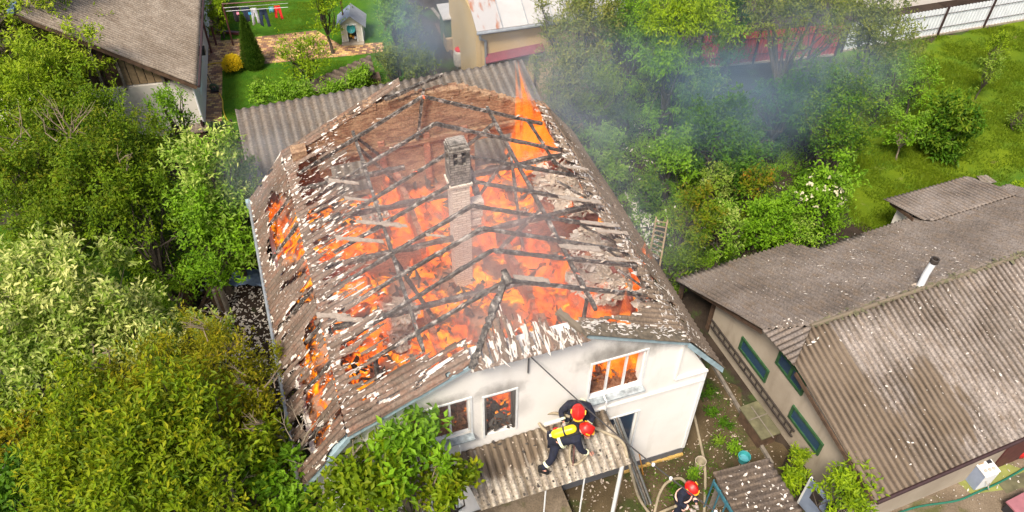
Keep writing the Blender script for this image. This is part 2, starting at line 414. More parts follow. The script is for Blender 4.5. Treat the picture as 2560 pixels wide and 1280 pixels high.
t = NT('glass_blue'); t.col((.025, .055, .10)).set(Roughness=.25); MAT['glass_blue'] = t.m
# rusty sheet on the ochre house
t = NT('rusty_sheet'); v = t.coord('Object'); t.col(t.mix(t.ramp(t.noise(t.coord('Object', (1.6, .3, 1)), 1.6, 5, .6), [(.52, 0), (.62, 1)]), (.36, .34, .33), (.30, .13, .07))).set(Roughness=.5); MAT['rusty_sheet'] = t.m
simple('pale_sheet', (.40, .385, .375), .5, .12, 1.2)
# chimney
t = NT('chimney_white'); v = t.coord('Object'); cx = t.n('SeparateXYZ'); t.l(v, cx.inputs[0]); cb = t.n('CombineXYZ')
t.l(t.math('ADD', cx.outputs[0], cx.outputs[1]), cb.inputs[0]); t.l(cx.outputs[2], cb.inputs[1])
b = t.n('TexBrick'); t.l(cb.outputs[0], b.inputs['Vector']); b.inputs['Scale'].default_value = 1; b.inputs['Brick Width'].default_value = .25; b.inputs['Row Height'].default_value = .085; b.inputs['Mortar Size'].default_value = .012
b.inputs['Color1'].default_value = (.74, .67, .57, 1); b.inputs['Color2'].default_value = (.64, .55, .46, 1); b.inputs['Mortar'].default_value = (.42, .33, .26, 1)
k = t.mix(t.ramp(t.noise(t.coord('Object', (1, 1, 3)), 4, 5, .7), [(.45, 0), (.7, .6)]), b.outputs['Color'], (.40, .29, .21)); t.col(k).set(Roughness=.9); t.bump(t.math('SUBTRACT', t.noise(t.coord('Object', (1, 1, 2.5)), 9, 5), b.outputs['Fac']), .8, .04); MAT['chimney_white'] = t.m
t = NT('chimney_soot'); v = t.coord('Object'); b2 = t.n('TexBrick'); cx = t.n('SeparateXYZ'); t.l(v, cx.inputs[0]); cb = t.n('CombineXYZ')
t.l(t.math('ADD', cx.outputs[0], cx.outputs[1]), cb.inputs[0]); t.l(cx.outputs[2], cb.inputs[1]); t.l(cb.outputs[0], b2.inputs['Vector']); b2.inputs['Scale'].default_value = 1; b2.inputs['Brick Width'].default_value = .2; b2.inputs['Row Height'].default_value = .08; b2.inputs['Mortar Size'].default_value = .008
b2.inputs['Color1'].default_value = (.34, .30, .26, 1); b2.inputs['Color2'].default_value = (.24, .21, .18, 1); b2.inputs['Mortar'].default_value = (.06, .05, .045, 1)
t.col(t.mix(t.ramp(t.noise(v, 3.5, 6, .7), [(.42, 0), (.62, 1)]), b2.outputs['Color'], (.04, .035, .03))).set(Roughness=.9); MAT['chimney_soot'] = t.m
# pavers
t = NT('pavers'); v = t.coord('Object'); cb = t.n('TexBrick'); t.l(v, cb.inputs['Vector']); cb.inputs['Scale'].default_value = 1; cb.inputs['Brick Width'].default_value = .24; cb.inputs['Row Height'].default_value = .14
cb.inputs['Mortar Size'].default_value = .012; cb.inputs['Color1'].default_value = (0, 0, 0, 1); cb.inputs['Color2'].default_value = (1, 1, 1, 1); cb.inputs['Mortar'].default_value = (.5, .5, .5, 1); cb.offset = .5
c = t.ramp(cb.outputs['Color'], [(0, (.15, .075, .05)), (.3, (.27, .13, .07)), (.55, (.42, .24, .09)), (.8, (.55, .36, .12)), (1, (.50, .32, .18))])
c = t.mix(cb.outputs['Fac'], c, (.12, .08, .06)); c = t.mix(1.0, c, t.ramp(t.noise(v, 1.2, 5), [(.3, .75), (.7, 1.25)]), 'MULTIPLY'); t.col(c).set(Roughness=.85); MAT['pavers'] = t.m

def ground_mat(name, stops, scale, patch=None, fine=40, bump=.5):
    t = NT(name); v = t.coord('Object'); c = t.ramp(t.noise(v, scale, 7, .65), stops)
    if patch:
        for (sc, lo, hi, colr, amt) in patch: c = t.mix(t.math('MULTIPLY', t.ramp(t.noise(v, sc, 6, .65, .3), [(lo, 0), (hi, 1)]), amt), c, colr)
    c = t.mix(1.0, c, t.ramp(t.noise(v, fine, 4, .7), [(.25, .55), (.75, 1.4)]), 'MULTIPLY'); t.col(c).set(Roughness=.95); t.b.inputs['Specular IOR Level'].default_value = .15
    t.bump(t.noise(v, fine * .5, 6, .7), bump, .05); MAT[name] = t.m
ground_mat('soil', [(.3, (.022, .016, .012)), (.7, (.062, .045, .034))], .9, [(.5, .52, .6, (.05, .085, .02), .8), (3, .62, .7, (.15, .115, .09), .5)])
ground_mat('soil_dark', [(.3, (.018, .012, .009)), (.7, (.05, .034, .026))], 1.1, [(1.2, .6, .68, (.04, .07, .02), .6)])
ground_mat('soil_yard', [(.3, (.05, .035, .018)), (.7, (.12, .088, .05))], .9, [(.8, .5, .6, (.035, .05, .012), .85), (4, .64, .72, (.24, .19, .14), .5)])
ground_mat('lawn', [(.3, (.025, .085, .004)), (.7, (.07, .16, .008))], .8, [(2.5, .58, .7, (.15, .22, .03), .6)])
ground_mat('meadow', [(.3, (.055, .105, .004)), (.7, (.14, .19, .006))], .35, [(.22, .5, .62, (.05, .125, .012), .8), (1.6, .62, .7, (.19, .20, .06), .6), (.6, .66, .7, (.20, .13, .075), .6)])
ground_mat('yard_concrete', [(.3, (.10, .075, .05)), (.7, (.23, .18, .13))], .7, [(.6, .52, .6, (.08, .085, .025), .8), (2.2, .62, .7, (.08, .06, .045), .6)], 25, .25)
ground_mat('attic_floor', [(.3, (.14, .055, .03)), (.7, (.33, .17, .10))], 1.3, [(2.5, .55, .62, (.05, .03, .022), .9), (1.1, .6, .7, (.40, .26, .17), .7)], 14, .8)

def leaf_mat(name, dark, light, tip=None, rough=.5, trans=.35):
    t = NT(name); a = t.n('Attribute'); a.attribute_name = 'var'; sp = t.n('SeparateColor'); t.l(a.outputs['Color'], sp.inputs[0])
    c = t.mix(t.math('ADD', t.math('MULTIPLY', sp.outputs[0], .42), t.math('MULTIPLY', sp.outputs[1], .66), True), dark, light)
    if tip: c = t.mix(sp.outputs[2], c, tip)
    t.col(c); t.set(Roughness=.6); t.b.inputs['Specular IOR Level'].default_value = .22
    tr = t.n('BsdfTranslucent'); t.l(t.mix(1.0, c, (1.0, 1.0, .45), 'MULTIPLY'), tr.inputs[0]); mx = t.n('MixShader'); mx.inputs[0].default_value = trans + .05
    t.l(t.b.outputs[0], mx.inputs[1]); t.l(tr.outputs[0], mx.inputs[2]); t.l(mx.outputs[0], t.out.inputs[0]); MAT[name] = t.m
leaf_mat('leaf_yellowgreen', (.06, .15, .003), (.34, .47, .010), (.55, .56, .07))
leaf_mat('leaf_mid', (.035, .10, .003), (.19, .31, .008), (.38, .20, .015))
leaf_mat('leaf_fresh', (.06, .17, .004), (.24, .44, .012), (.62, .66, .20))
leaf_mat('leaf_pale', (.06, .15, .006), (.26, .38, .025), (.72, .72, .27))
leaf_mat('leaf_olive', (.085, .11, .003), (.30, .32, .006), (.42, .28, .010))
leaf_mat('leaf_walnut', (.035, .09, .002), (.21, .32, .005), (.42, .38, .010))
leaf_mat('leaf_deep', (.02, .08, .004), (.10, .23, .008), (.28, .34, .02))
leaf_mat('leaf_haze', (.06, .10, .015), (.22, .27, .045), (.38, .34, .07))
leaf_mat('leaf_cypress', (.025, .07, .006), (.075, .14, .012), (.12, .20, .02), trans=.15)
leaf_mat('leaf_yellow', (.60, .42, .01), (.85, .66, .02), (.95, .78, .06))
leaf_mat('grass_blade', (.05, .12, .004), (.17, .25, .008), (.28, .28, .03))
leaf_mat('blossom', (.75, .70, .52), (.8, .78, .62), (.8, .8, .7))

def fire_mat(name, lo=.30, yellow=.62, scale=2.2, strength=1.15, alpha=True):
    t = NT(name); v = t.coord('Object', (1, 1, .7)); n = t.noise(v, scale, 7, .66, 1.0); n2 = t.noise(v, scale * .45, 3, .5, .4)
    f = t.math('ADD', t.math('MULTIPLY', n, .6), t.math('MULTIPLY', n2, .4))
    c = t.ramp(f, [(.36, (.10, .014, .008)), (.44, (.42, .035, .008)), (.50, (.85, .13, .006)), (.57, (.98, .25, .006)), (yellow, (1.1, .40, .014)), (yellow + .08, (1.5, .85, .10))])
    e = t.n('Emission'); t.l(c, e.inputs[0]); e.inputs[1].default_value = strength
    if alpha:
        tp = t.n('BsdfTransparent'); mx = t.n('MixShader'); t.l(t.ramp(t.noise(v, scale * 1.4, 6, .7, .8), [(lo + .07, 0), (lo + .21, 1)]), mx.inputs[0])
        t.l(tp.outputs[0], mx.inputs[1]); t.l(e.outputs[0], mx.inputs[2]); t.l(mx.outputs[0], t.out.inputs[0])
    else: t.l(e.outputs[0], t.out.inputs[0])
    MAT[name] = t.m
fire_mat('flame_body', .30, .60, 2.0, .95)
fire_mat('flame_tall', .22, .80, 1.5, .95)
def mirror_free(): pass

def burning_floor(name):
    t = NT(name); v = t.coord('Object'); n = t.noise(v, .75, 6, .62, .8); n2 = t.noise(v, 2.6, 7, .68, 1.0)
    c = t.mix(t.ramp(t.noise(v, 1.4, 6, .6), [(.4, 0), (.6, 1)]), (.16, .06, .035), (.36, .20, .13)); c = t.mix(t.ramp(n2, [(.5, 0), (.62, .8)]), c, (.045, .028, .02)); t.col(c).set(Roughness=.95); t.bump(t.noise(v, 9, 6, .7), .8, .05)
    f = t.math('ADD', t.math('MULTIPLY', n, .55), t.math('MULTIPLY', n2, .45))
    e = t.n('Emission'); t.l(t.ramp(n2, [(.36, (.10, .013, .009)), (.46, (.5, .045, .010)), (.53, (.92, .19, .006)), (.62, (1.0, .32, .010)), (.68, (1.2, .5, .05))]), e.inputs[0]); e.inputs[1].default_value = 1.05
    mx = t.n('MixShader'); t.l(t.ramp(f, [(.48, 0), (.56, 1)]), mx.inputs[0]); t.l(t.b.outputs[0], mx.inputs[1]); t.l(e.outputs[0], mx.inputs[2]); t.l(mx.outputs[0], t.out.inputs[0]); MAT[name] = t.m
burning_floor('burning_floor')

def fire_volume(name, scale=2.6, strength=6.0, dens=1.6, lo=.44, hi=.62, grow=1.0):
    m = bpy.data.materials.new(name); m.use_nodes = True; t = m.node_tree; t.nodes.clear(); out = t.nodes.new('ShaderNodeOutputMaterial'); v = t.nodes.new('ShaderNodeVolumePrincipled')
    tc = t.nodes.new('ShaderNodeTexCoord'); mp = t.nodes.new('ShaderNodeMapping'); mp.inputs['Scale'].default_value = (1, 1, .5); t.links.new(tc.outputs['Object'], mp.inputs[0])
    oi = t.nodes.new('ShaderNodeObjectInfo'); vm = t.nodes.new('ShaderNodeVectorMath'); vm.operation = 'ADD'; t.links.new(mp.outputs[0], vm.inputs[0]); t.links.new(oi.outputs['Location'], vm.inputs[1])
    n = t.nodes.new('ShaderNodeTexNoise'); n.inputs['Scale'].default_value = scale; n.inputs['Detail'].default_value = 5; n.inputs['Roughness'].default_value = .62; n.inputs['Distortion'].default_value = 1.2; t.links.new(vm.outputs[0], n.inputs['Vector'])
    mr = t.nodes.new('ShaderNodeMapRange'); mr.inputs[1].default_value = lo; mr.inputs[2].default_value = hi; t.links.new(n.outputs['Fac'], mr.inputs[0])
    r = t.nodes.new('ShaderNodeValToRGB'); cr = r.color_ramp; cr.elements[0].position = lo; cr.elements[0].color = (.5, .03, .003, 1); cr.elements[1].position = lo + .26; cr.elements[1].color = (1, .36, .035, 1); e = cr.elements.new(lo + .10); e.color = (1, .155, .004, 1); t.links.new(n.outputs['Fac'], r.inputs[0])
    def mul(k):
        x = t.nodes.new('ShaderNodeMath'); x.operation = 'MULTIPLY'; t.links.new(mr.outputs[0], x.inputs[0]); x.inputs[1].default_value = k; return x.outputs[0]
    v.inputs['Color'].default_value = (.5, .12, .04, 1); t.links.new(mul(dens), v.inputs['Density']); t.links.new(mul(strength), v.inputs['Emission Strength']); t.links.new(r.outputs[0], v.inputs['Emission Color'])
    t.links.new(v.outputs[0], out.inputs['Volume']); MAT[name] = m
fire_volume('flame_body', 2.2, 2.9, 2.8, .46, .60)
fire_volume('flame_tall', 1.9, 2.0, 2.4, .34, .54)
# ---------------------------------------------------------------- ground
def flat_poly(name, pts, z, mat, parent=None, frame=None):
    P = [tuple(p[:2]) + (z,) for p in pts]; me = bpy.data.meshes.new(name); me.from_pydata(P, [], [tuple(range(len(P)))]); me.update()
    me.materials.append(MAT[mat]); bm = bmesh.new(); bm.from_mesh(me); bmesh.ops.triangulate(bm, faces=bm.faces); bmesh.ops.recalc_face_normals(bm, faces=bm.faces)
    for f in bm.faces:
        if f.normal.z < 0: f.normal_flip()
    bm.to_mesh(me); bm.free(); return link(bpy.data.objects.new(name, me), parent)
def px_poly(name, pts, z, mat): return flat_poly(name, [at(x, y, 0) for x, y in pts], z, mat)
g = flat_poly('ground', [(-220, -60), (220, -60), (220, 360), (-220, 360)], 0, 'soil'); tag(g, kind='structure')
o = px_poly('lawn', [(548, -60), (790, -90), (1010, -60), (1010, 180), (1000, 335), (548, 345)], .004, 'lawn'); tag(o, kind='structure')
o = px_poly('paved_path', [(470, -80), (548, -80), (552, 102), (700, 86), (792, 76), (850, 112), (958, 106), (960, 130), (852, 142), (700, 156), (657, 160), (556, 174), (554, 345), (470, 345)], .008, 'pavers'); tag(o, kind='structure')
def ragged(pts, amp, n=14):
    out = []
    for i in range(len(pts)):
        a = np.array(pts[i], float); b = np.array(pts[(i + 1) % len(pts)], float); L = np.linalg.norm(b - a); m = max(2, int(L / amp / 1.4))
        m = min(m, 60)
        for k in range(m):
            p = a + (b - a) * k / m; nn = noise.noise(Vector((p[0] * .02, p[1] * .02, 3))) ; d = np.array([-(b - a)[1], (b - a)[0]]) / L
            out.append(tuple(p + d * amp * nn * 2))
    return out
o = px_poly('meadow', ragged([(2080, 130), (2300, 96), (2560, 60), (3700, -60), (3700, 640), (2500, 640), (2200, 640), (2150, 560), (2090, 450), (2060, 330), (2140, 220)], 18), .004, 'meadow'); tag(o, kind='structure')
o = px_poly('road', [(2240, -60), (2380, 30), (2560, -10), (3700, -130), (3700, -260), (2240, -160)], .004, 'soil_dark'); tag(o, kind='structure')
o = px_poly('alley', ragged([(470, 650), (700, 620), (900, 1000), (860, 1200), (620, 1200), (520, 900)], 16), .004, 'soil_dark'); tag(o, kind='structure')
o = px_poly('yard', ragged([(1060, 1120), (1400, 1180), (1700, 1110), (1780, 900), (1960, 1130), (1900, 1400), (1000, 1420)], 12), .004, 'soil_yard'); tag(o, kind='structure')
o = px_poly('concrete_yard', [(2110, 1290), (2560, 1080), (3300, 800), (3300, 1420), (2050, 1420)], .006, 'yard_concrete'); tag(o, kind='structure')
o = px_poly('ground_under_trees', ragged([(-60, 560), (470, 640), (460, 820), (440, 1000), (300, 1350), (-80, 1350)], 20), .008, 'lawn'); tag(o, kind='structure')

# ---------------------------------------------------------------- corrugated sheets
def corr(name, poly, d, mat, parent=None, pitch=.177, amp=.022, lap=1.25, spu=8, dv=.3, keep=None, thick=.010, lapw=1.1, jag=0.0, seed=0, edge_mat=None, off=0.0):
    """a roof slope of wavy sheets: poly = corner points of the plane, d = direction down the waves"""
    P = [Vector(p) for p in poly]; n = Vector((0, 0, 0))
    for i in range(len(P)):
        a, b = P[i], P[(i + 1) % len(P)]; n += Vector(((a.y - b.y) * (a.z + b.z), (a.z - b.z) * (a.x + b.x), (a.x - b.x) * (a.y + b.y)))
    n.normalize()
    if n.z < 0: n = -n
    v = Vector(d); v = (v - n * v.dot(n)).normalized(); u = v.cross(n).normalized(); o = P[0]
    Q = [((p - o).dot(u), (p - o).dot(v), (p - o).dot(n)) for p in P]
    u0, u1 = min(q[0] for q in Q), max(q[0] for q in Q); du = pitch / spu; nu = max(2, int((u1 - u0) / du))
    us = np.linspace(u0 + 1e-4, u1 - 1e-4, nu + 1); v0s = np.zeros(nu + 1); v1s = np.zeros(nu + 1)
    for i, uu in enumerate(us):
        hit = []
        for k in range(len(Q)):
            a, b = Q[k], Q[(k + 1) % len(Q)]
            if (a[0] - uu) * (b[0] - uu) <= 0 and abs(a[0] - b[0]) > 1e-9: hit.append(a[1] + (b[1] - a[1]) * (uu - a[0]) / (b[0] - a[0]))
        v0s[i] = min(hit) if hit else 0; v1s[i] = max(hit) if hit else 0
    rr = np.random.default_rng(seed + 11); sheetu = 6 * pitch
    if jag:
        j = rr.uniform(0, jag, 400); v1s = v1s - j[((us - u0) / (pitch * .5)).astype(int) % 400] * (v1s - v0s > .3)
    vmin, vmax = v0s.min(), v1s.max(); rows = []
    k = vmin
    while k < vmax - 1e-6: rows.append(k); k += dv
    rows.append(vmax); rows = np.array(rows)
    VV = np.clip(rows[None, :], v0s[:, None], v1s[:, None])           # nu+1 x nr
    UU = np.repeat(us[:, None], len(rows), 1)
    # every sheet course overlaps the one below; each column of sheets sits a little differently
    course = np.floor((VV - vmin) / lap); frac = (VV - vmin) / lap - course
    colj = rr.uniform(-.006, .006, 4000); ci = (np.floor((UU - u0) / sheetu) + course * 37).astype(int) % 4000
    W = amp * np.cos(2 * np.pi * UU / pitch) + (1 - frac) * .018 * lapw + colj[ci] + off
    sag = np.array([noise.noise(Vector((float(a) * .35, seed * 3.1, 0))) for a in us]) * .03; W = W + sag[:, None]
    V = np.array(o)[None, None, :] + UU[..., None] * np.array(u) + VV[..., None] * np.array(v) + W[..., None] * np.array(n)
    nr = len(rows); idx = np.arange((nu + 1) * nr).reshape(nu + 1, nr)
    F = np.stack([idx[:-1, :-1], idx[:-1, 1:], idx[1:, 1:], idx[1:, :-1]], -1)
    ok = ((VV[:-1, 1:] - VV[:-1, :-1]) + (VV[1:, 1:] - VV[1:, :-1])) > 1e-5
    mi = np.zeros(ok.shape, int)
    if keep is not None:
        cu = (UU[:-1, :-1] + UU[1:, :-1]) / 2; cv = (VV[:-1, :-1] + VV[:-1, 1:]) / 2
        kk = keep(cu, cv, V[:-1, :-1]) & ok
        e = kk & ~(np.roll(kk, 2, 1) & np.roll(kk, -2, 1) & np.roll(kk, 3, 0) & np.roll(kk, -3, 0) & np.roll(kk, 1, 0) & np.roll(kk, -1, 0))
        pn = np.array([[noise.noise(Vector((float(cu[a, b]) * 9, float(cv[a, b]) * 3, 9))) for b in range(cu.shape[1])] for a in range(cu.shape[0])])
        mi = np.where(e & (pn > .22), 1, 0); ok = kk
    F = F[ok]; mi = mi[ok]
    if len(F) == 0: return None
    nz = np.cross(V.reshape(-1, 3)[F[0, 1]] - V.reshape(-1, 3)[F[0, 0]], V.reshape(-1, 3)[F[0, 3]] - V.reshape(-1, 3)[F[0, 0]])
    if nz @ np.array(n) < 0: F = F[:, ::-1]
    ob = mesh_np(name, V.reshape(-1, 3), F4=F, mats=[MAT[mat], MAT[edge_mat or 'broken_white']], parent=parent, smooth=True, midx=mi, uv=np.stack([UU.ravel() * (.177 / pitch), VV.ravel() + seed * 7.3], -1))
    if thick:
        md = ob.modifiers.new('thick', 'SOLIDIFY'); md.thickness = thick; md.offset = -1
    return ob
def flakes(name, pts, size, mat, parent=None, flat=.5, seed=1, aspect=2.2, dirv=None, zoff=.01, nrm=None):
    """broken bits of fibre-cement: irregular thin plates lying about; pts = N x 3"""
    rr = np.random.default_rng(seed); N = len(pts); pts = np.asarray(pts, float)
    s = size * np.minimum(rr.lognormal(0, .5, N), 2.2); ang = rr.uniform(0, 2 * np.pi, N)
    if dirv is not None: ang = math.atan2(dirv[1], dirv[0]) + rr.normal(0, .35, N)
    tl = rr.normal(0, flat, N); tw = rr.normal(0, flat, N)
    a = np.stack([np.cos(ang) * np.cos(tl), np.sin(ang) * np.cos(tl), np.sin(tl)], -1)
    b0 = np.stack([-np.sin(ang), np.cos(ang), np.zeros(N)], -1); nn = np.cross(a, b0); b = b0 * np.cos(tw)[:, None] + nn * np.sin(tw)[:, None]; nn = np.cross(a, b)
    if nrm is not None:      # lie on a slope
        nr_ = np.asarray(nrm, float); nr_ = nr_ / np.linalg.norm(nr_, axis=-1, keepdims=True); nr_ = np.broadcast_to(nr_, (N, 3))
        dv0 = np.stack([np.cos(ang), np.sin(ang), np.zeros(N)], -1); a0 = dv0 - nr_ * (dv0 * nr_).sum(-1, keepdims=True); a0 /= np.linalg.norm(a0, axis=1, keepdims=True); b1 = np.cross(nr_, a0)
        a = a0 * np.cos(tl)[:, None] + nr_ * np.sin(tl)[:, None]; n2 = np.cross(a, b1); b = b1 * np.cos(tw)[:, None] + n2 * np.sin(tw)[:, None]; nn = np.cross(a, b)
    K = 5; V = np.zeros((N, 2 * K, 3)); th = .008
    for k in range(K):
        an = 2 * np.pi * k / K + rr.uniform(-.4, .4, N); ra = s * aspect * .5 * rr.uniform(.55, 1.1, N); rb = s * .5 * rr.uniform(.5, 1.1, N)
        p = pts + a * (np.cos(an) * ra)[:, None] + b * (np.sin(an) * rb)[:, None]; p[:, 2] += zoff
        V[:, k] = p + nn * th / 2; V[:, K + k] = p - nn * th / 2
    if nrm is None: V[:, :, 2] = np.maximum(V[:, :, 2], pts[:, 2:3] - .02)
    base = np.arange(N)[:, None] * 2 * K
    F3 = np.concatenate([base + np.array([[0, k, k + 1]]) for k in range(1, K - 1)] + [base + K + np.array([[0, k + 1, k]]) for k in range(1, K - 1)])
    F4 = np.concatenate([base + np.array([[k, K + k, K + (k + 1) % K, (k + 1) % K]]) for k in range(K)])
    return mesh_np(name, V.reshape(-1, 3), F4=F4, F3=F3, mats=[MAT[mat]], parent=parent)
# ---------------------------------------------------------------- the burning house (house coordinates: x to the right, y to the back)
W, D, KI, EO, ZW, ZE, ZK, ZP = 10.38, 10.28, .972, .34, 4.28, 4.50, 6.10, 8.155
XM = -W / 2
house = empty('burning_house', HF.w(0, 0), HF.yaw, 'white rendered house with its roof burnt open and orange flames inside the attic', 'house')
def zup(x, drop=0.0):      # height of the upper roof slope
    x = abs(x - XM); return ZP - (ZP - ZK) * x / (W / 2 - KI) - drop
T = .34
def gable(y0, y1, hipw, drop, ztop_side=ZW):
    pts = [(0, 0), (0, ztop_side), (-KI, ZK - drop), (XM + hipw, zup(XM + hipw) - drop), (XM - hipw, zup(XM - hipw) - drop), (-W + KI, ZK - drop), (-W, ztop_side), (-W, 0)]
    return MB().prism([(x, y0, z) for x, z in pts], (0, y1 - y0, 0))
fw = gable(0, T, 1.34, .16).build('front_wall', MAT['white_wall'], house)
boolean_cut(fw, [((-2.69, 0, 5.16), (1.46, 2, 1.46)), ((-5.79, 0, 4.93), (.80, 2, 1.66)), ((-7.27, 0, 5.16), (1.46, 2, 1.46)), ((-2.4, 0, 2.2), (1.1, 2, 1.9)), ((-7.7, 0, 1.8), (1.4, 2, 1.4)), ((-5.6, 0, 1.2), (.95, 2, 2.3))])
MB().prism([(-W + .002, T + .002, .02), (-W + .002, D - T, .02), (-W + .002, D - T, ZW + .1), (-W + .002, T + .002, ZW + .1)], (T, 0, 0)).build('side_wall', MAT['white_wall'], house)
MB().prism([(-.002, T + .002, .02), (-.002, D - T, .02), (-.002, D - T, ZW + .1), (-.002, T + .002, ZW + .1)], (-T, 0, 0)).build('side_wall', MAT['white_wall'], house)
bwm = gable(D - T, D, 1.35, .10); bw = bwm.build('back_wall', MAT['brick_inside'], house)
boolean_cut(bw, [((-7.65, D - .1, 4.75), (1.4, 2, 1.5)), ((-2.69, D - .1, 4.7), (1.42, 2, 1.4))])
# crumbling mortar along the top of the back wall
m = MB(); xs = np.linspace(-9.2, -.9, 60)
for x in xs:
    z = min(zup(x), zup(XM + 1.35)) - .10 if abs(x - XM) < W / 2 - KI else ZK - .1
    m.box((x, D - T / 2, z + random.uniform(-.02, .03)), (random.uniform(.16, .30), T * random.uniform(.8, 1.12), random.uniform(.08, .22)), random.uniform(-.2, .2))
m.build('wall_top_rubble', MAT['brick_inside'], house)
MB().box((XM, D - T - .06, 5.85), (W - 2.2, .12, .14)).build('ledge_brick', MAT['brick_inside'], house)
MB().box((-9.0 + .05, D - T - .25, 6.05), (.45, .4, 1.1)).box((-8.3, D - T - .25, 5.95), (.35, .45, .9)).build('brick_pier', MAT['brick_inside'], house)
# brick columns of the back wall
for x in (-6.45, -5.0, -3.75, -1.2): MB().box((x, D - T - .05, 5.0), (.2, .10, 2.2)).build('brick_pilaster', MAT['brick_inner'], house)
MB().prism([(-W, -.02, 0), (0.02, -.02, 0), (.02, -.02, .36), (-W, -.02, .36)], (0, .03, 0)).build('plinth', MAT['plinth'], house)
MB().box((0.012, D / 2, .18), (.024, D, .36)).build('plinth', MAT['plinth'], house)
m = MB()
for i in range(16): m.box((-.05 - i * .12, -.04, random.uniform(.02, .06)), (.14, random.uniform(.06, .13), random.uniform(.06, .14)))
m.build('insulation_foam', MAT['foam_yellow'], house)
# trims
MB().box((-2.3, -.03, 3.84), (4.6, .06, .07)).build('ledge_trim', MAT['white_wall'], house)
MB().box((-.45, -.035, 4.24), (.96, .07, .06)).box((-.93, -.03, 5.0), (.05, .06, 1.55)).build('corner_trim', MAT['white_wall'], house)
MB().box((0.0, -.012, 2.3), (.09, .03, 3.9)).build('corner_trim', MAT['white_paint'], house)
# attic floor, ceilings, inner walls
fl = []
nx, ny = 90, 100; XX, YY = np.meshgrid(np.linspace(-W + T, -T, nx), np.linspace(T, D - T, ny), indexing='ij')
ZZ = 4.02 + np.array([[max(0, noise.fractal(Vector((float(a) * .9, float(b) * .9, 5)), 1.0, 2.0, 4)) * .35 + noise.noise(Vector((float(a) * 6, float(b) * 6, 2))) * .04 for a, b in zip(ra, rb)] for ra, rb in zip(XX, YY)])
idx = np.arange(nx * ny).reshape(nx, ny); F = np.stack([idx[:-1, :-1], idx[1:, :-1], idx[1:, 1:], idx[:-1, 1:]], -1).reshape(-1, 4)
mesh_np('attic_floor', np.stack([XX, YY, ZZ], -1), F4=F, mats=[MAT['burning_floor']], parent=house, smooth=True)
MB().box((XM, D / 2, 3.86), (W - 2 * T - .02, D - 2 * T - .02, .2)).build('floor_slab', MAT['concrete'], house)
def ruin_wall(x0, y0, x1, y1, z0, z1, th, mat, rag=.25, name='partition_wall'):
    n = max(4, int(math.hypot(x1 - x0, y1 - y0) / .22)); m = MB(); dx, dy = (x1 - x0) / n, (y1 - y0) / n; L = math.hypot(dx, dy); rz = math.atan2(dy, dx)
    for i in range(n):
        h = z1 - z0 - rag * abs(noise.noise(Vector((x0 + i * .4, y0, 1)))) * 2.2 - random.uniform(0, rag * .3)
        m.box((x0 + dx * (i + .5), y0 + dy * (i + .5), z0 + h / 2), (L + .002, th, h), rz)
    return m.build(name, MAT[mat], house)
ruin_wall(-9.9, 6.3, -6.2, 6.3, 4.0, 5.0, .16, 'brick_inner', .35)
ruin_wall(-3.9, 6.1, -.6, 6.1, 4.0, 5.1, .16, 'brick_inner', .35)
ruin_wall(-6.1, 6.3, -6.1, 9.9, 4.0, 5.2, .16, 'brick_inner', .3)
ruin_wall(-3.7, .5, -3.7, 5.9, 4.0, 4.9, .16, 'brick_inner', .4)
ruin_wall(-6.6, .5, -6.6, 4.2, 4.0, 4.9, .16, 'brick_inner', .4)
ruin_wall(-1.25, .5, -1.25, 9.8, 4.0, 5.2, .12, 'brick_glow_red', .5, 'knee_wall')
ruin_wall(-9.35, .5, -9.35, 9.8, 4.0, 5.2, .12, 'brick_glow_red', .5, 'knee_wall')
# chimney
CX, CY = HF.at(1157, 700, 4.05)[:2]
ch = MB().box((CX, CY, 5.95), (.49, .47, 3.88)).build('chimney', MAT['chimney_white'], house)
cy2 = MB().box((CX, CY, 7.92), (.62, .58, .08)).build('chimney_collar', MAT['chimney_white'], ch)
hd = MB(); hd.box((CX, CY, 8.25), (.54, .50, .66))
hd.box((CX, CY, 9.04), (.56, .52, .06)); hd.box((CX, CY, 9.12), (.50, .44, .10)); hd.box((CX - .02, CY, 9.20), (.40, .34, .06))
for sx in (-1, 0, 1):
    for sy in (-1, 1): hd.box((CX + sx * .22, CY + sy * .20, 8.795), (.10, .10, .43))
hd.box((CX - .12, CY - .20, 8.795), (.26, .04, .04)).box((CX + .13, CY - .20, 8.815), (.20, .04, .04))
hd.build('chimney_head', MAT['chimney_soot'], ch)
MB().box((CX, CY, 8.77), (.36, .30, .36)).build('flue_opening', MAT['dark_plastic'], ch)
m = MB()
for dz, s in ((0, .26), (.3, .2), (.6, .14)): m.box((CX + .36 + s * .25, CY, 7.0 - dz), (.2 + s, .3, .22))
m.build('chimney_rubble', MAT['chimney_white'], ch)
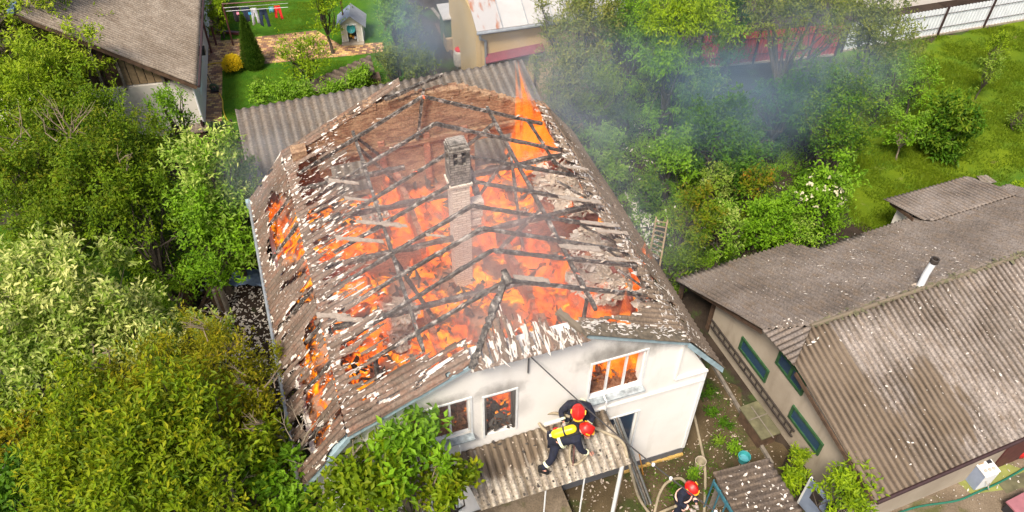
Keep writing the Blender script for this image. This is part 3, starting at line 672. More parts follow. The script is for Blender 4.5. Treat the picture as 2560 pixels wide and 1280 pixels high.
# ---- roof timbers
def rafter_line(ya, side, x_end, w=.075, name='rafter', yb=None, drop=.08):
    xs_ = XM; xe = x_end; n = 26
    m = MB().beam((xs_, ya, ZP - drop), (xe, yb if yb is not None else ya, zup(xe) - drop), w, .095, rough=.24, seg=n); return m.build(name, MAT['charred_wood'], house)
pnR = (-(ZP - ZK) / (W / 2 - KI) * -1, 0, 1)
apex_y = [1.38]
for (x, y) in [(1231, 627), (1206, 564), (1180, 503), (1150, 440), (1120, 372), (1087, 306), (1056, 239)]: apex_y.append(float(HF.onx(x, y, XM)[1]))
print('apex_y', [round(a, 2) for a in apex_y])
for i, ya in enumerate(apex_y):
    rafter_line(ya, -1, [-8.6, -9.3, -8.9, -9.2, -8.7, -9.3, -9.3, -9.1][i], yb=ya + [0, -.1, .1, 0, .1, 0, .05, 0][i])
    rafter_line(ya, 1, [-1.1, -1.05, -1.2, -1.0, -1.25, -1.1, -1.3, -1.4][i], yb=ya + [0, .1, -.1, 0, 0, .1, 0, 0][i])
for (xa, y0, y1, wv) in [(-7.35, .9, 9.6, .09), (-3.1, .8, 9.5, .09)]:
    m = MB().beam((xa, y0, zup(xa) - .20), (xa + random.uniform(-.1, .1), y1, zup(xa) - .22), wv, .12, rough=.22, seg=40); m.build('purlin', MAT['charred_wood'], house)
# collar and tie beams, posts, braces
for (x0, x1, y, z) in [(-9.2, -4.2, 3.0, 6.0), (-9.2, -1.2, 5.2, 5.95), (-9.3, -6.0, 8.6, 5.95), (-4.6, -1.1, 7.6, 6.0), (-9.0, -4.9, 7.1, 5.9)]:
    m = MB().beam((x0, y, z), (x1, y + random.uniform(-.1, .1), z), .13, .13, rough=.3, seg=22); m.build('tie_beam', MAT['charred_wood'], house)
for (a, b) in [((-7.3, 9.3, 7.0), (-6.6, 9.5, 5.9)), ((-3.1, 8.6, 7.0), (-4.3, 8.9, 5.8)), ((-3.1, 7.2, 6.9), (-4.0, 7.5, 5.2)), ((-3.1, 7.2, 6.9), (-3.2, 5.6, 4.3)), ((-7.35, 4.2, 6.9), (-6.6, 3.2, 5.2)), ((-3.1, 4.6, 6.9), (-4.3, 4.9, 5.3)), ((-5.2, 2.9, 6.0), (-5.2, 2.9, 4.1)), ((-3.1, 1.3, 6.8), (-3.3, 1.2, 4.2)), ((-7.3, 8.9, 6.9), (-6.2, 9.0, 5.0)), ((-1.9, 9.6, 6.3), (-1.9, 9.5, 4.6)), ((-1.9, 9.0, 6.5), (-1.2, 8.2, 5.2)), ((-5.0, 9.7, 7.9), (-5.3, 9.8, 6.0)), ((-7.6, 1.1, 6.6), (-7.7, .9, 5.0)), ((-8.4, 1.5, 6.3), (-8.5, 1.4, 4.8))]:
    MB().beam(a, b, .08, .09, rough=.3, seg=10).build('brace', MAT['charred_wood'], house)
MB().beam((CX + .45, CY + .9, 8.0), (CX + .6, CY + .1, 6.9), .13, .14, rough=.35, seg=8).build('brace', MAT['charred_wood'], house)
MB().beam((XM - 1.0, D - .5, 7.7), (XM + .9, D - .2, 8.0), .09, .09, rough=.4, seg=10).build('brace', MAT['charred_wood'], house)
# wall plates where the lower slope breaks
MB().beam((-W + KI + .1, .2, ZK - .16), (-W + KI + .1, D - .3, ZK - .16), .16, .16, rough=.2, seg=40).build('wall_plate', MAT['charred_wood'], house)
MB().beam((-KI - .12, .2, ZK - .16), (-KI - .12, D - .3, ZK - .16), .16, .16, rough=.2, seg=40).build('wall_plate', MAT['charred_wood'], house)
# charred strips lying over the right slope
for i in range(7):
    y = 1.2 + i * .95; MB().beam((-2.0 + random.uniform(-.2, .2), y, zup(-2.0) - .05), (-.5, y - .35, 5.25), .06, .06, rough=.4, seg=10).build('roof_batten', MAT['charred_wood'], house)
# ---- what is left of the roof sheets
def nz(x, y, z, o=4): return noise.fractal(Vector((x, y, z)), 1.0, 2.0, o)
def keep_fun(fn):
    def k(cu, cv, V):
        out = np.zeros(cu.shape, bool)
        for a in range(cu.shape[0]):
            for b in range(cu.shape[1]): out[a, b] = fn(V[a, b, 0], V[a, b, 1], V[a, b, 2], float(cu[a, b]), float(cv[a, b]))
        return out
    return k
fringe = [(0, 3.6), (.35, 3.6), (.75, 1.5), (1.5, .75), (2.5, .85), (4, .70), (5.5, .95), (7, 1.15), (8.2, 1.2), (9.2, .9), (9.75, 1.2), (10.0, 3.9), (10.4, 3.9)]
def interp(tab, y):
    for (a, va), (b, vb) in zip(tab, tab[1:]):
        if a <= y <= b: return va + (vb - va) * (y - a) / (b - a)
    return tab[-1][1] if y > tab[-1][0] else tab[0][1]
def fn(x, y, z, u, v):
    d = x - (-W + KI); wv = interp(fringe, y)
    if y > 9.9: return d < wv and nz(y * 9, d * .8, 4) > -.25 - (3.9 - d) * .1
    if y < .7: return d < wv and not (d > .4 and nz(y * 5, d * 1.1, 3.3) > .35)
    wv = wv + .55
    return d < wv + nz(y * 7.5, d * .7, 1) * .5 and (d < .28 + nz(y * 2, 0, 4) * .25 or nz(y * 7.5, d * .9, 6.6, 3) > -.04 + .30 * (d / wv))
P0 = (-W + KI, -.29); 
corr('roof_slope', [(-W + KI - .03, -.29, ZK), (-W + KI - .03, D + .1, ZK), (XM - .4, D + .1, zup(XM - .4)), (XM - 1.33, -.29, zup(XM - 1.33))], (-1, 0, -.49), 'sheet_burnt', house, dv=.06, spu=6, keep=keep_fun(fn), seed=2)['label'] = 'ragged upper left roof slope burnt away above its lower edge'
# lower left slope with burn holes
holes = [(-9.85, 8.1, .38, .75, 1), (-10.15, 7.3, .30, .75, 1), (-9.75, 6.9, .32, .6, 1), (-9.75, 6.1, .33, .35, 1), (-10.0, 8.9, .2, .3, 1), (-9.75, 3.2, .18, .35, 1), (-9.95, 1.6, .3, .5, 1), (-9.7, 2.0, .25, .4, 1), (-10.2, 1.0, .16, .25, 1)]
def fn2(x, y, z, u, v):
    q = nz(x * 2.5, y * 4.5, z, 3)
    for hx, hy, rx, ry, s in holes:
        e = ((x - hx) / rx) ** 2 + ((y - hy + (x - hx) * .25) / ry) ** 2
        if e < 1 + q * .9: return False
    d = (x + W + EO) / (KI + EO)       # 0 at eave, 1 at the break
    return not (nz(y * 3.6 + d * 1.2, d * 1.6, 2.2, 3) > .22 + (.22 if d < .32 else 0) - (.06 if y < 5 else 0)) 
corr('roof_slope', [(-W - EO, -.29, ZE), (-W - EO, D + .1, ZE), (-W + KI - .03, D + .1, ZK), (-W + KI - .03, -.29, ZK)], (-1, .08, -1.2), 'sheet_burnt', house, dv=.05, spu=6, keep=keep_fun(fn2), seed=3)['label'] = 'steep lower left roof slope riddled with burn holes'
for i in range(8):
    y = .7 + i * 1.28; MB().beam((-W + KI, y, ZK - .1), (-W - EO + .1, y + .1, ZE), .07, .09, rough=.25, seg=10).build('eave_rafter', MAT['charred_wood'], house)
nn1, nn2 = 60, 12; YY1, TT1 = np.meshgrid(np.linspace(.5, 9.7, nn1), np.linspace(0, 1, nn2), indexing='ij')
GG = np.stack([-10.25 + TT1 * 1.0, YY1, 4.45 + TT1 * 1.05 + .12 * np.sin(YY1 * 7 + TT1 * 5)], -1); idx = np.arange(nn1 * nn2).reshape(nn1, nn2); F = np.stack([idx[:-1, :-1], idx[:-1, 1:], idx[1:, 1:], idx[1:, :-1]], -1).reshape(-1, 4)
mesh_np('added_glow_sheet', GG, F4=F, mats=[MAT['burning_floor']], parent=house, smooth=True)  # glowing sheet added under the slope so its holes show orange
# right side: lower slope and a ragged strip above it
def fn3(x, y, z, u, v): return not (nz(y * 3.2, x * 2, 1, 3) > .36 and x < -.35) and (x < 9)
corr('roof_slope', [(EO, -.29, ZE), (EO, D + .1, ZE), (-KI + .03, D + .1, ZK), (-KI + .03, -.29, ZK)], (1, 0, -1.2), 'sheet_right_edge', house, dv=.06, spu=6, keep=keep_fun(fn3), seed=4)
fr2 = [(0, 3.5), (.22, 3.5), (.5, 1.2), (1.2, .45), (3, .3), (6, .35), (8, .3), (9.5, .2), (10.4, .1)]
def fn4(x, y, z, u, v):
    d = -KI - x; return d < interp(fr2, y) + nz(y * 6, d, 1) * .35 and not (d > .15 and nz(y * 5, d * 1.5, 3.3) > .4)
corr('roof_slope', [(-KI + .03, -.29, ZK), (-KI + .03, D + .1, ZK), (XM + 1.4, D + .1, zup(XM + 1.4)), (XM + 1.34, -.29, zup(XM + 1.34))], (1, 0, -.49), 'sheet_right_edge', house, dv=.06, spu=6, keep=keep_fun(fn4), seed=5)
# half hip at the front
ZH = zup(XM + 1.34)
def fn5(x, y, z, u, v):
    t = (z - ZH + .08) / (ZP - ZH); dx = x - XM
    lim = .30 + (.55 if -1.3 < dx < -.1 else 0) * (1 - abs(dx + .35) / 1.0) + nz(x * 9, t, 2) * .35
    return t < max(.16, lim) and not (t > .12 and nz(x * 8, t * 1.3, 5) > .34)
corr('hip_slope', [(XM - 1.42, -.42, ZH - .06), (XM + 1.42, -.42, ZH - .06), (XM, 1.38, ZP)], (0, -1, -.38), 'sheet_burnt', house, dv=.05, spu=6, keep=keep_fun(fn5), seed=6)['label'] = 'small half-hip of sheets over the gable, its top burnt to white shards'
MB().beam((XM - 1.38, -.35, ZH + .02), (XM + .02, 1.42, ZP + .02), .15, .12, rough=.5, seg=26).build('hip_rafter', MAT['charred_wood'], house)
MB().beam((XM + 1.38, -.30, ZH + .02), (XM + .9, .4, ZH + .25), .14, .12, rough=.4, seg=8).build('hip_rafter', MAT['sheet_rake'], house)
MB().tube([(XM - .02, 1.32, ZP - .1), (XM + .0, 1.2, ZP + .1), (XM - .08, 1.36, ZP + .32)], [.10, .09, .07]).build('ridge_stub', MAT['charred_wood'], house)
# verge boards
def verge(x0, z0, x1, z1, y, name='verge_board', mat='blue_paint', h=.20, th=.03):
    MB().beam((x0, y, z0), (x1, y, z1), th, h, up=(0, 1, 0)).build(name, MAT[mat], house) if False else MB().prism([(x0, y, z0), (x1, y, z1), (x1, y, z1 - h), (x0, y, z0 - h)], (0, th, 0)).build(name, MAT[mat], house)
verge(EO, ZE - .02, -KI, ZK - .02, -.26); verge(-KI, ZK - .02, XM + 1.34, ZH - .02, -.26, h=.10)
verge(-W - EO, ZE - .02, -W + KI, ZK - .02, -.26); verge(-W + KI, ZK - .02, XM - 1.34, ZH - .02, -.26, h=.12)
# soffit boards under the overhang
for (x0, z0, x1, z1) in [(EO, ZE - .1, -KI, ZK - .1), (-KI, ZK - .1, XM + 1.34, ZH - .1), (-W - EO, ZE - .1, -W + KI, ZK - .1), (-W + KI, ZK - .1, XM - 1.34, ZH - .1)]:
    MB().prism([(x0, -.23, z0), (x1, -.23, z1), (x1, 0.0, z1), (x0, 0.0, z0)], (0, 0, -.02)).build('soffit_board', MAT['blue_paint'], house)
# brown capping sheets along the right verge
m = MB()
for i in range(3):
    a = -KI - .05 - i * .95; b = a - 1.0
    m.prism([(a, -.33, zup(a) + .05 + .012 * i), (b, -.33, zup(b) + .05 + .012 * i), (b, .05, zup(b) + .06 + .012 * i), (a, .05, zup(a) + .06 + .012 * i)], (0, 0, .02))
m.build('verge_cap', MAT['rake_cap'], house)
rr = np.random.default_rng(77); q = np.stack([rr.uniform(XM + 1.3, -KI, 130), rr.uniform(-.3, .15, 130), np.zeros(130)], -1); q[:, 2] = [zup(a) + .10 for a in q[:, 0]]
o = flakes('verge_flakes', q, .035, 'broken_white', house, flat=.2, seed=78, aspect=3.0, dirv=(1, .05), nrm=(.44, 0, .9)); tag(o, kind='stuff')
MB().tube([(-W - EO - .05, -.25, ZE - .04), (-W - EO - .05, D + .1, ZE - .04)], .055, 8).build('gutter', MAT['zinc'], house)
MB().box((-W - EO - .05, D, ZE - .1), (.2, .2, .22)).build('gutter_end', MAT['blue_paint'], house)
# white shards standing off the roof
def on_roof_pts(n, fx, seed):
    rr = np.random.default_rng(seed); out = []
    while len(out) < n:
        p = fx(rr)
        if p is not None: out.append(p)
    return out
def shardL(rr):
    y = rr.uniform(-.1, 10.1); d = rr.uniform(0, 1) ** 1.3 * (interp(fringe, y) + .6); x = -W + KI + d
    return (x, y, zup(x) + .03) if y < 9.9 or rr.random() < .3 else None
def shardLL(rr):
    y = rr.uniform(-.2, 10.2); t = rr.uniform(.1, 1); x = -W - EO + t * (KI + EO); return (x, y, ZE + t * (ZK - ZE) + .03)
def shardR(rr):
    y = rr.uniform(-.2, 10.0); t = rr.uniform(.35, 1.35); x = EO - t * (KI + EO); return (x, y, ZE + t * (ZK - ZE) + .04) if x > -KI else (x, y, zup(x) + .04)
def shardH(rr):
    x = XM + rr.uniform(-1.2, 1.2); t = rr.uniform(0, .5) * (1 - abs(x - XM) / 1.4); return (x, -.42 + 1.8 * t, ZH - .06 + (ZP - ZH) * t + .03)
def hw(p): return p
o = flakes('roof_shards', on_roof_pts(600, shardL, 1), .022, 'broken_white', house, flat=.22, seed=1, aspect=4.2, dirv=(-1, .1), nrm=(-.44, 0, .9)); tag(o, kind='stuff')
o = flakes('roof_shards', on_roof_pts(480, shardLL, 2), .020, 'broken_white', house, flat=.25, seed=2, aspect=3.6, dirv=(-1, .2), nrm=(-.76, 0, .65)); tag(o, kind='stuff')
RSP = on_roof_pts(700, shardR, 3)
o = flakes('roof_shards', RSP, .024, 'broken_white', house, flat=.2, seed=3, aspect=3.4, dirv=(.25, 1), nrm=[(.76, 0, .65) if q[0] > -KI else (.44, 0, .9) for q in RSP]); tag(o, kind='stuff')
o = flakes('roof_shards', on_roof_pts(90, shardH, 4), .045, 'broken_white', house, flat=.2, seed=4, aspect=6.0, dirv=(0, -1), nrm=(0, -.36, .93)); tag(o, kind='stuff')
# pieces of sheet still clinging to the rafters
pts = []
rr = np.random.default_rng(21)
for ya in apex_y:
    for k in range(26):
        s = rr.choice([-1, 1]); dx = rr.uniform(.4, 4.0); x = XM + s * dx; pts.append((x, ya + rr.normal(0, .07), zup(x) + .03))
o = flakes('clinging_shards', pts[::2], .035, 'flake_cream', house, flat=.35, seed=6, aspect=3.2, dirv=(-1, 0)); tag(o, kind='stuff')
def strip(px, z, L, wd, ang, mat='flake_cream'):
    p = HF.at(px[0], px[1], z); pts_ = []
    for i in range(9):
        t = i / 8; pts_.append((p[0] + math.cos(ang) * L * (t - .5), p[1] + math.sin(ang) * L * (t - .5) , z + (t - .5) * L * .42 * (-1 if math.cos(ang) > 0 else 1) * abs(math.cos(ang))))
    m = MB()
    for i in range(8):
        w0 = wd * random.uniform(.5, 1.1); a, b = pts_[i], pts_[i + 1]
        m.prism([(a[0], a[1] - w0 / 2, a[2]), (b[0], b[1] - w0 / 2, b[2]), (b[0], b[1] + w0 / 2, b[2]), (a[0], a[1] + w0 / 2, a[2])], (0, 0, .025))
    return m.build('sheet_remnant', MAT[mat], house)
for px, z, L, wd in [((955, 560), 7.2, 1.3, .2), ((900, 600), 6.9, 1.2, .16), ((905, 500), 7.0, .9, .14), ((860, 455), 7.0, .8, .14), ((835, 790), 6.5, .8, .2), ((880, 800), 6.5, .7, .16), ((1090, 550 + 40), 7.6, .5, .1)]: strip(px, z, L, wd, math.pi)
for px, z, L, wd in [((1450, 500), 6.8, 1.3, .16), ((1500, 560), 6.6, 1.2, .16), ((1530, 580), 6.4, 1.0, .14), ((1450, 620), 6.8, 1.2, .2), ((1560, 650), 6.3, 1.0, .16), ((1330, 700), 7.6, .9, .25), ((1440, 420), 6.7, .8, .14), ((1560, 730), 6.4, 1.1, .14)]: strip(px, z, L, wd, 0)
# heaps of fallen roofing in the attic
def pile(cx, cy, rx, ry, z, n, seed, size=.14, hgt=.5):
    rr = np.random.default_rng(seed); a = rr.uniform(0, 2 * np.pi, n); r = np.sqrt(rr.uniform(0, 1, n)); x = cx + np.cos(a) * r * rx; y = cy + np.sin(a) * r * ry
    return np.stack([x, y, z - .15 + hgt * .6 * (1 - r ** 2) * rr.uniform(.6, 1, n)], -1)
def pp(px, py, z): p = HF.at(px, py, z); return p[0], p[1]
P1 = []
for (px, py, rx, ry, z, n) in [(985, 810, .45, .9, 4.3, 420), (1010, 770, .3, .5, 4.6, 160), (1500, 690, .9, 1.0, 4.9, 560), (1490, 610, .8, .9, 5.2, 420), (1400, 380, .9, .7, 5.0, 360), (1390, 460, .7, .8, 5.0, 300), (1330, 400, .4, .5, 4.9, 160), (1440, 500, .7, .6, 5.1, 200), (1640, 760, .5, .7, 5.6, 240), (1560, 560, .5, .7, 5.6, 200), (1500, 480, .5, .6, 5.4, 160), (940, 530, .35, .35, 5.0, 90)]:
    cx_, cy_ = pp(px, py, z); P1.append(pile(cx_, cy_, rx, ry, z, n, px))
P1 = np.concatenate(P1); P1 = P1[(P1[:, 0] < -.7) & (P1[:, 0] > -9.6) & (P1[:, 1] > .4) & (P1[:, 1] < 9.9)]; sel = np.random.default_rng(3).random(len(P1)) < .45
o = flakes('fallen_roofing', P1[sel], .10, 'flake_warm', house, flat=.35, seed=8, aspect=1.9); tag(o, kind='stuff')
o = flakes('fallen_roofing', P1[~sel], .13, 'flake_cream', house, flat=.4, seed=9, aspect=2.2); tag(o, kind='stuff')
for i, (px, py, rx, ry, z, n) in enumerate([(1500, 690, .9, 1.0, 4.9, 0), (1490, 610, .8, .9, 5.2, 0), (1400, 380, .9, .7, 5.0, 0), (1390, 460, .7, .8, 5.0, 0), (985, 810, .45, .9, 4.3, 0), (1640, 760, .5, .7, 5.6, 0)]):
    cx_, cy_ = pp(px, py, z); b = MB(); b.lathe([(1, 0), (.9, .25), (.6, .6), (.25, .85), (.01, .95)], n=22); ob = b.build('rubble_mound', MAT['brick_inner'], house, smooth=True)
    ob.scale = (rx, ry, z - 4.0 + .1); ob.location = (cx_, cy_, 4.0)
b = MB(); b.lathe([(1, 0), (.9, .3), (.65, .6), (.3, .85), (.01, .95)], n=22); ob = b.build('rubble_mound', MAT['attic_floor'], house, smooth=True); ob.scale = (.85, .45, .95); ob.location = (-7.3, 1.0, 4.0)
rr = np.random.default_rng(5); q = np.stack([rr.uniform(-9.6, -.9, 1500), rr.uniform(.5, 9.8, 1500), np.full(1500, 4.25)], -1); q = q[[nz(a[0] * .8, a[1] * .8, 3) > -.05 for a in q]]
o = flakes('attic_rubble', q, .12, 'charred_plain', house, flat=.8, seed=12, aspect=2.5); tag(o, kind='stuff')
# ---- windows and doors
def window(x0, x1, z0, z1, panes, parent=house, y=.08, mat='white_paint', glass=None, sill='sill_soot', label=None, fw_=.042):
    wdw = MB(); wdw.box(((x0 + x1) / 2, y, z0 + fw_ / 2), (x1 - x0, .07, fw_)).box(((x0 + x1) / 2, y, z1 - fw_ / 2), (x1 - x0, .07, fw_))
    wdw.box((x0 + fw_ / 2, y, (z0 + z1) / 2), (fw_, .068, z1 - z0 - 2 * fw_)).box((x1 - fw_ / 2, y, (z0 + z1) / 2), (fw_, .068, z1 - z0 - 2 * fw_))
    wo = wdw.build('window', MAT[mat], parent)
    if label: wo['label'] = label
    for i in range(1, panes):
        xx = x0 + (x1 - x0) * i / panes; MB().box((xx, y, (z0 + z1) / 2), (fw_ * 1.2, .06, z1 - z0 - 2 * fw_)).build('mullion', MAT[mat], wo)
    if glass: MB().box(((x0 + x1) / 2, y + .01, (z0 + z1) / 2), (x1 - x0 - 2 * fw_, .012, z1 - z0 - 2 * fw_)).build('pane', MAT[glass], wo)
    if sill: MB().box(((x0 + x1) / 2, -.06, z0 - .03), (x1 - x0 + .1, .30, .04)).build('sill', MAT[sill], wo)
    return wo
def outline(x0, x1, z0, z1, n='surround'):   # raised white band round an opening
    MB().box((x0 - .025, -.012, (z0 + z1) / 2), (.05, .03, z1 - z0 + .10)).box((x1 + .025, -.012, (z0 + z1) / 2), (.05, .03, z1 - z0 + .10)).box(((x0 + x1) / 2, -.012, z1 + .025), (x1 - x0, .028, .05)).build(n, MAT['white_paint'], house)
window(-3.42, -1.96, 4.43, 5.89, 3, label='three-pane attic window frame with flames behind it'); outline(-3.42, -1.96, 4.43, 5.89)
window(-8.0, -6.54, 4.43, 5.89, 3, label='attic window frame half hidden by leaves, dark rubble behind it'); outline(-8.0, -6.54, 4.43, 5.89)
window(-2.95, -1.85, 1.25, 3.15, 2, glass='glass_dark', label='ground floor window beside the leaning metal strips'); outline(-2.95, -1.85, 1.25, 3.15)
window(-8.4, -7.0, 1.1, 2.5, 2, glass='glass_dark', label='ground floor window behind the leaves')
d = MB().box((-6.16, .1, 4.93), (.06, .2, 1.66)).box((-5.42, .1, 4.93), (.06, .2, 1.66)).box((-5.79, .1, 5.73), (.68, .2, .06)).build('door_frame', MAT['charred_plain'], house); outline(-6.19, -5.39, 4.1, 5.76)
MB().box((-5.6, .2, 1.2), (.9, .06, 2.25)).build('door', MAT['white_paint'], house)
rr = np.random.default_rng(8); q = np.stack([rr.uniform(-6.1, -5.45, 120), rr.uniform(.0, .7, 120), rr.uniform(4.12, 4.6, 120)], -1)
o = flakes('charred_heap', q, .10, 'charred_plain', house, flat=.8, seed=15); tag(o, kind='stuff')
rr = np.random.default_rng(9); q = np.concatenate([np.stack([rr.uniform(a, b, 260), rr.uniform(.3, 1.6, 260), 4.15 + rr.uniform(0, .55, 260)], -1) for a, b in ((-8.3, -6.3), (-3.7, -1.7))])
o = flakes('scorched_rubble', q, .11, 'attic_floor', house, flat=.9, seed=16, aspect=2.6); tag(o, kind='stuff')
for x0, x1, z0 in ((-3.42, -1.96, 4.43), (-8.0, -6.54, 4.43), (-6.19, -5.39, 4.1)):
    MB().box(((x0 + x1) / 2, .25, z0 + .015), (x1 - x0 - .01, .26, .03)).build('scorched_sill_board', MAT['attic_floor'], house)
for (a, b) in [(-3.42, -1.96), (-8.0, -6.54)]:
    rr = np.random.default_rng(int(-a * 10)); q = np.stack([rr.uniform(a + .05, b - .05, 90), rr.uniform(.12, .36, 90), 4.47 + rr.uniform(0, .10, 90)], -1); o = flakes('scorched_rubble', q, .07, 'attic_floor', house, flat=.6, seed=17, aspect=2); tag(o, kind='stuff')
# ropes, hooks and pipe ends on the front wall
MB().tube([(-6.02 + .9, -.05, 6.35), (-5.12, -.06, 6.9)], .02, 6).build('wall_hook', MAT['rope_dark'], house)
for x, z in ((-3.0, 4.2), (-6.9, 4.1)): MB().tube([(x, -.02, z + .25), (x, -.22, z + .2), (x, -.22, z - .15)], .022, 6).build('pipe_stub', MAT['white_paint'], house)

# ---------------------------------------------------------------- flames
FG = 'flames burning in the open attic'
def flame_mesh(name, r, h, seed, mat, parent=None, loc=(0, 0, 0), sub=5):
    bm = bmesh.new(); bmesh.ops.create_icosphere(bm, subdivisions=sub, radius=1)
    for v in bm.verts:
        c = v.co.copy(); n1 = noise.fractal(c * 1.3 + Vector((seed, 0, 0)), .8, 2.1, 5); n2 = noise.noise(Vector((c.x * 2.4 + seed, c.y * 2.4, 3)))
        k = 1 + .40 * n1; up = max(0, c.z); tongue = up * (1 + .9 * max(-.4, n2)); f = 1 - .35 * up
        v.co = Vector((c.x * k * r * f, c.y * k * r * f, (c.z * .3 if c.z < 0 else tongue) * h * k))
    me = bpy.data.meshes.new(name); bm.to_mesh(me); bm.free(); me.materials.append(MAT[mat]); me.polygons.foreach_set('use_smooth', [True] * len(me.polygons))
    o = bpy.data.objects.new(name, me); o.location = loc; COL.objects.link(o); return o
FL = [(880, 650, 1.0, .7, 'widest orange flame sheet at the left of the attic, above the white heap'), (905, 745, .7, .5, 'flame below the widest one, left of the white heap'),
 (725, 600, .55, .6, 'flame showing through the large hole in the left roof slope'), (742, 655, .4, .55, 'flame under the lower end of the large hole in the left slope'), (690, 560, .4, .55, 'flame at the upper end of the hole in the left slope'),
 (925, 865, .6, .5, 'flame in the front left corner of the attic'), (960, 830, .3, .6, 'narrow flame beside the front end of the white heap'), (1060, 525, .9, .6, 'flame left of the chimney below the brick wall'),
 (1010, 600, .6, .45, 'flame between two rafters left of the chimney foot'), (1075, 650, .6, .6, 'flame at the left foot of the chimney'), (1215, 495, .7, .5, 'flame right of the chimney at its middle'),
 (1290, 600, .8, .5, 'flame in the middle of the attic, right of the chimney'), (1225, 600, .5, .5, 'flame close to the right foot of the chimney'), (1340, 640, .5, .6, 'flame under the crossing of the right purlin'),
 (1400, 690, .6, .5, 'pale orange flame left of the big white pile'), (1350, 770, .7, .45, 'flame behind the front half-hip'), (1480, 770, .8, .5, 'flame along the front wall above the right window'), (1590, 700, .5, .8, 'bright flame at the right end of the attic'),
 (1610, 780, .4, .5, 'flame in the front right corner of the attic'), (1090, 880, .45, .4, 'low flame in the haze near the left verge'), (1150, 830, .5, .4, 'pinkish flame left of the burnt hip rafter'), (1300, 440, .3, 1.0, 'thin upright flame beside the back debris'),
 (1420, 560, .4, .6, 'flame inside the debris on the right'), (1545, 610, .25, .4, 'small flame under the right roof edge'), (1350, 345, .5, .9, 'flame at the back right corner below the tall one'), (1175, 470, .4, .5, 'flame behind the chimney'), (985, 500, .5, .4, 'dim flame at the foot of the brick back wall'),
 (860, 830, .3, .5, 'small flame by the ragged left fringe'), (1045, 760, .5, .4, 'flame between the white heap and the middle purlin'), (1480, 500, .3, .4, 'small flame near the right edge, beside the back debris')]
for i, (px, py, r, h, lab) in enumerate(FL):
    p = at(px, py, 4.3); tag(flame_mesh('flame', r, h + .25, i * 3.7, 'flame_body', loc=tuple(p - np.array([0, 0, .1]))), lab, 'flame', FG)
p = HF.w(-1.55, 9.45, 5.0)
tf = flame_mesh('flame', .88, 2.7, 77.3, 'flame_tall', loc=tuple(p)); tag(tf, 'tallest flame, shooting up from the back right corner of the roof', 'flame', FG)
for v in tf.data.vertices:
    t = max(0, v.co.z) / 3.0; s = max(.12, 1 - t * .75); v.co.x = v.co.x * s - t * .50; v.co.y = v.co.y * s + t * .1
p = HF.w(-2.25, .85, 4.5); tag(flame_mesh('flame', .52, 1.6, 31, 'flame_tall', loc=tuple(p)), 'flame filling the right pane of the attic window', 'flame', FG)
p = HF.w(-3.0, 1.2, 4.3); tag(flame_mesh('flame', .38, .8, 33, 'flame_body', loc=tuple(p)), 'low flame behind the middle pane of the attic window', 'flame', FG)
p = HF.w(-5.55, 1.2, 4.3); tag(flame_mesh('flame', .40, 1.1, 35, 'flame_body', loc=tuple(p)), 'flame inside the burnt doorway above the canopy', 'flame', FG)
# ---------------------------------------------------------------- canopy over the door of the burning house
can = empty('door_canopy', HF.w(-4.8, -.7, 0), HF.yaw, 'corrugated canopy roof over the doorway of the burning house, moss streaked, with white posts', 'canopy')
def cl(x, y, z): return (x + 4.8, y + .7, z)
CZ0, CZ1 = 3.80, 3.28
corr('canopy_roof', [cl(-7.0, -.03, CZ0 - .12), cl(-2.92, -.03, CZ0 + .08), cl(-2.72, -1.48, CZ1), cl(-6.76, -1.48, CZ1)], (0, -1, -.3), 'sheet_canopy', can, pitch=.20, amp=.046, dv=.12, lap=1.1, seed=12)
MB().beam(cl(-6.7, -1.35, CZ1 - .1), cl(-2.8, -1.35, CZ1 - .1), .07, .10).build('beam', MAT['wood_grey'], can)
MB().beam(cl(-6.7, -.08, CZ0 - .22), cl(-2.95, -.08, CZ0 - .1), .07, .10).build('beam', MAT['wood_grey'], can)
for i in range(4): MB().beam(cl(-6.5 + i * 1.15, -.06, CZ0 - .14), cl(-6.4 + i * 1.15, -1.4, CZ1 - .05), .06, .06).build('canopy_rafter', MAT['wood_grey'], can)
MB().tube([cl(-2.95, -1.40, 0), cl(-2.95, -1.40, CZ1 - .1)], .055, 10).build('post', MAT['white_paint'], can)
for x in (-5.05, -4.0): MB().tube([cl(x, -1.42, 0), cl(x, -1.42, CZ1 - .1)], .022, 8).build('post', MAT['white_paint'], can)
MB().beam(cl(-2.75, -1.2, .0), cl(-2.85, -1.32, CZ1 - .1), .07, .05).build('post', MAT['wood_ladder'], can)['label'] = 'bare wooden prop beside the thick white post'
rr = np.random.default_rng(31); q = np.stack([rr.uniform(-2.1, 1.9, 260), rr.uniform(-.75, .65, 260), np.zeros(260)], -1); q[:, 2] = CZ0 + (q[:, 1] - .67) / 1.45 * (CZ0 - CZ1) + .035
o = flakes('canopy_debris', q[:110], .045, 'charred_plain', can, flat=.3, seed=41, aspect=1.6); tag(o, kind='stuff')
o = flakes('canopy_debris', q[110:], .035, 'flake_cream', can, flat=.3, seed=42, aspect=1.6); tag(o, kind='stuff')
steps = empty('entrance_steps', HF.w(-5.6, -.9, 0), HF.yaw, 'worn concrete steps and landing under the canopy', 'steps')
for i, (y0, y1, h) in enumerate([(.85, -.45, .42), (-.45, -.8, .28), (-.8, -1.15, .14)]):
    MB().box((.35, (y0 + y1) / 2, h / 2), (2.6, abs(y1 - y0) - .004, h)).build('step', MAT['yard_concrete'], steps, bevel=.01)
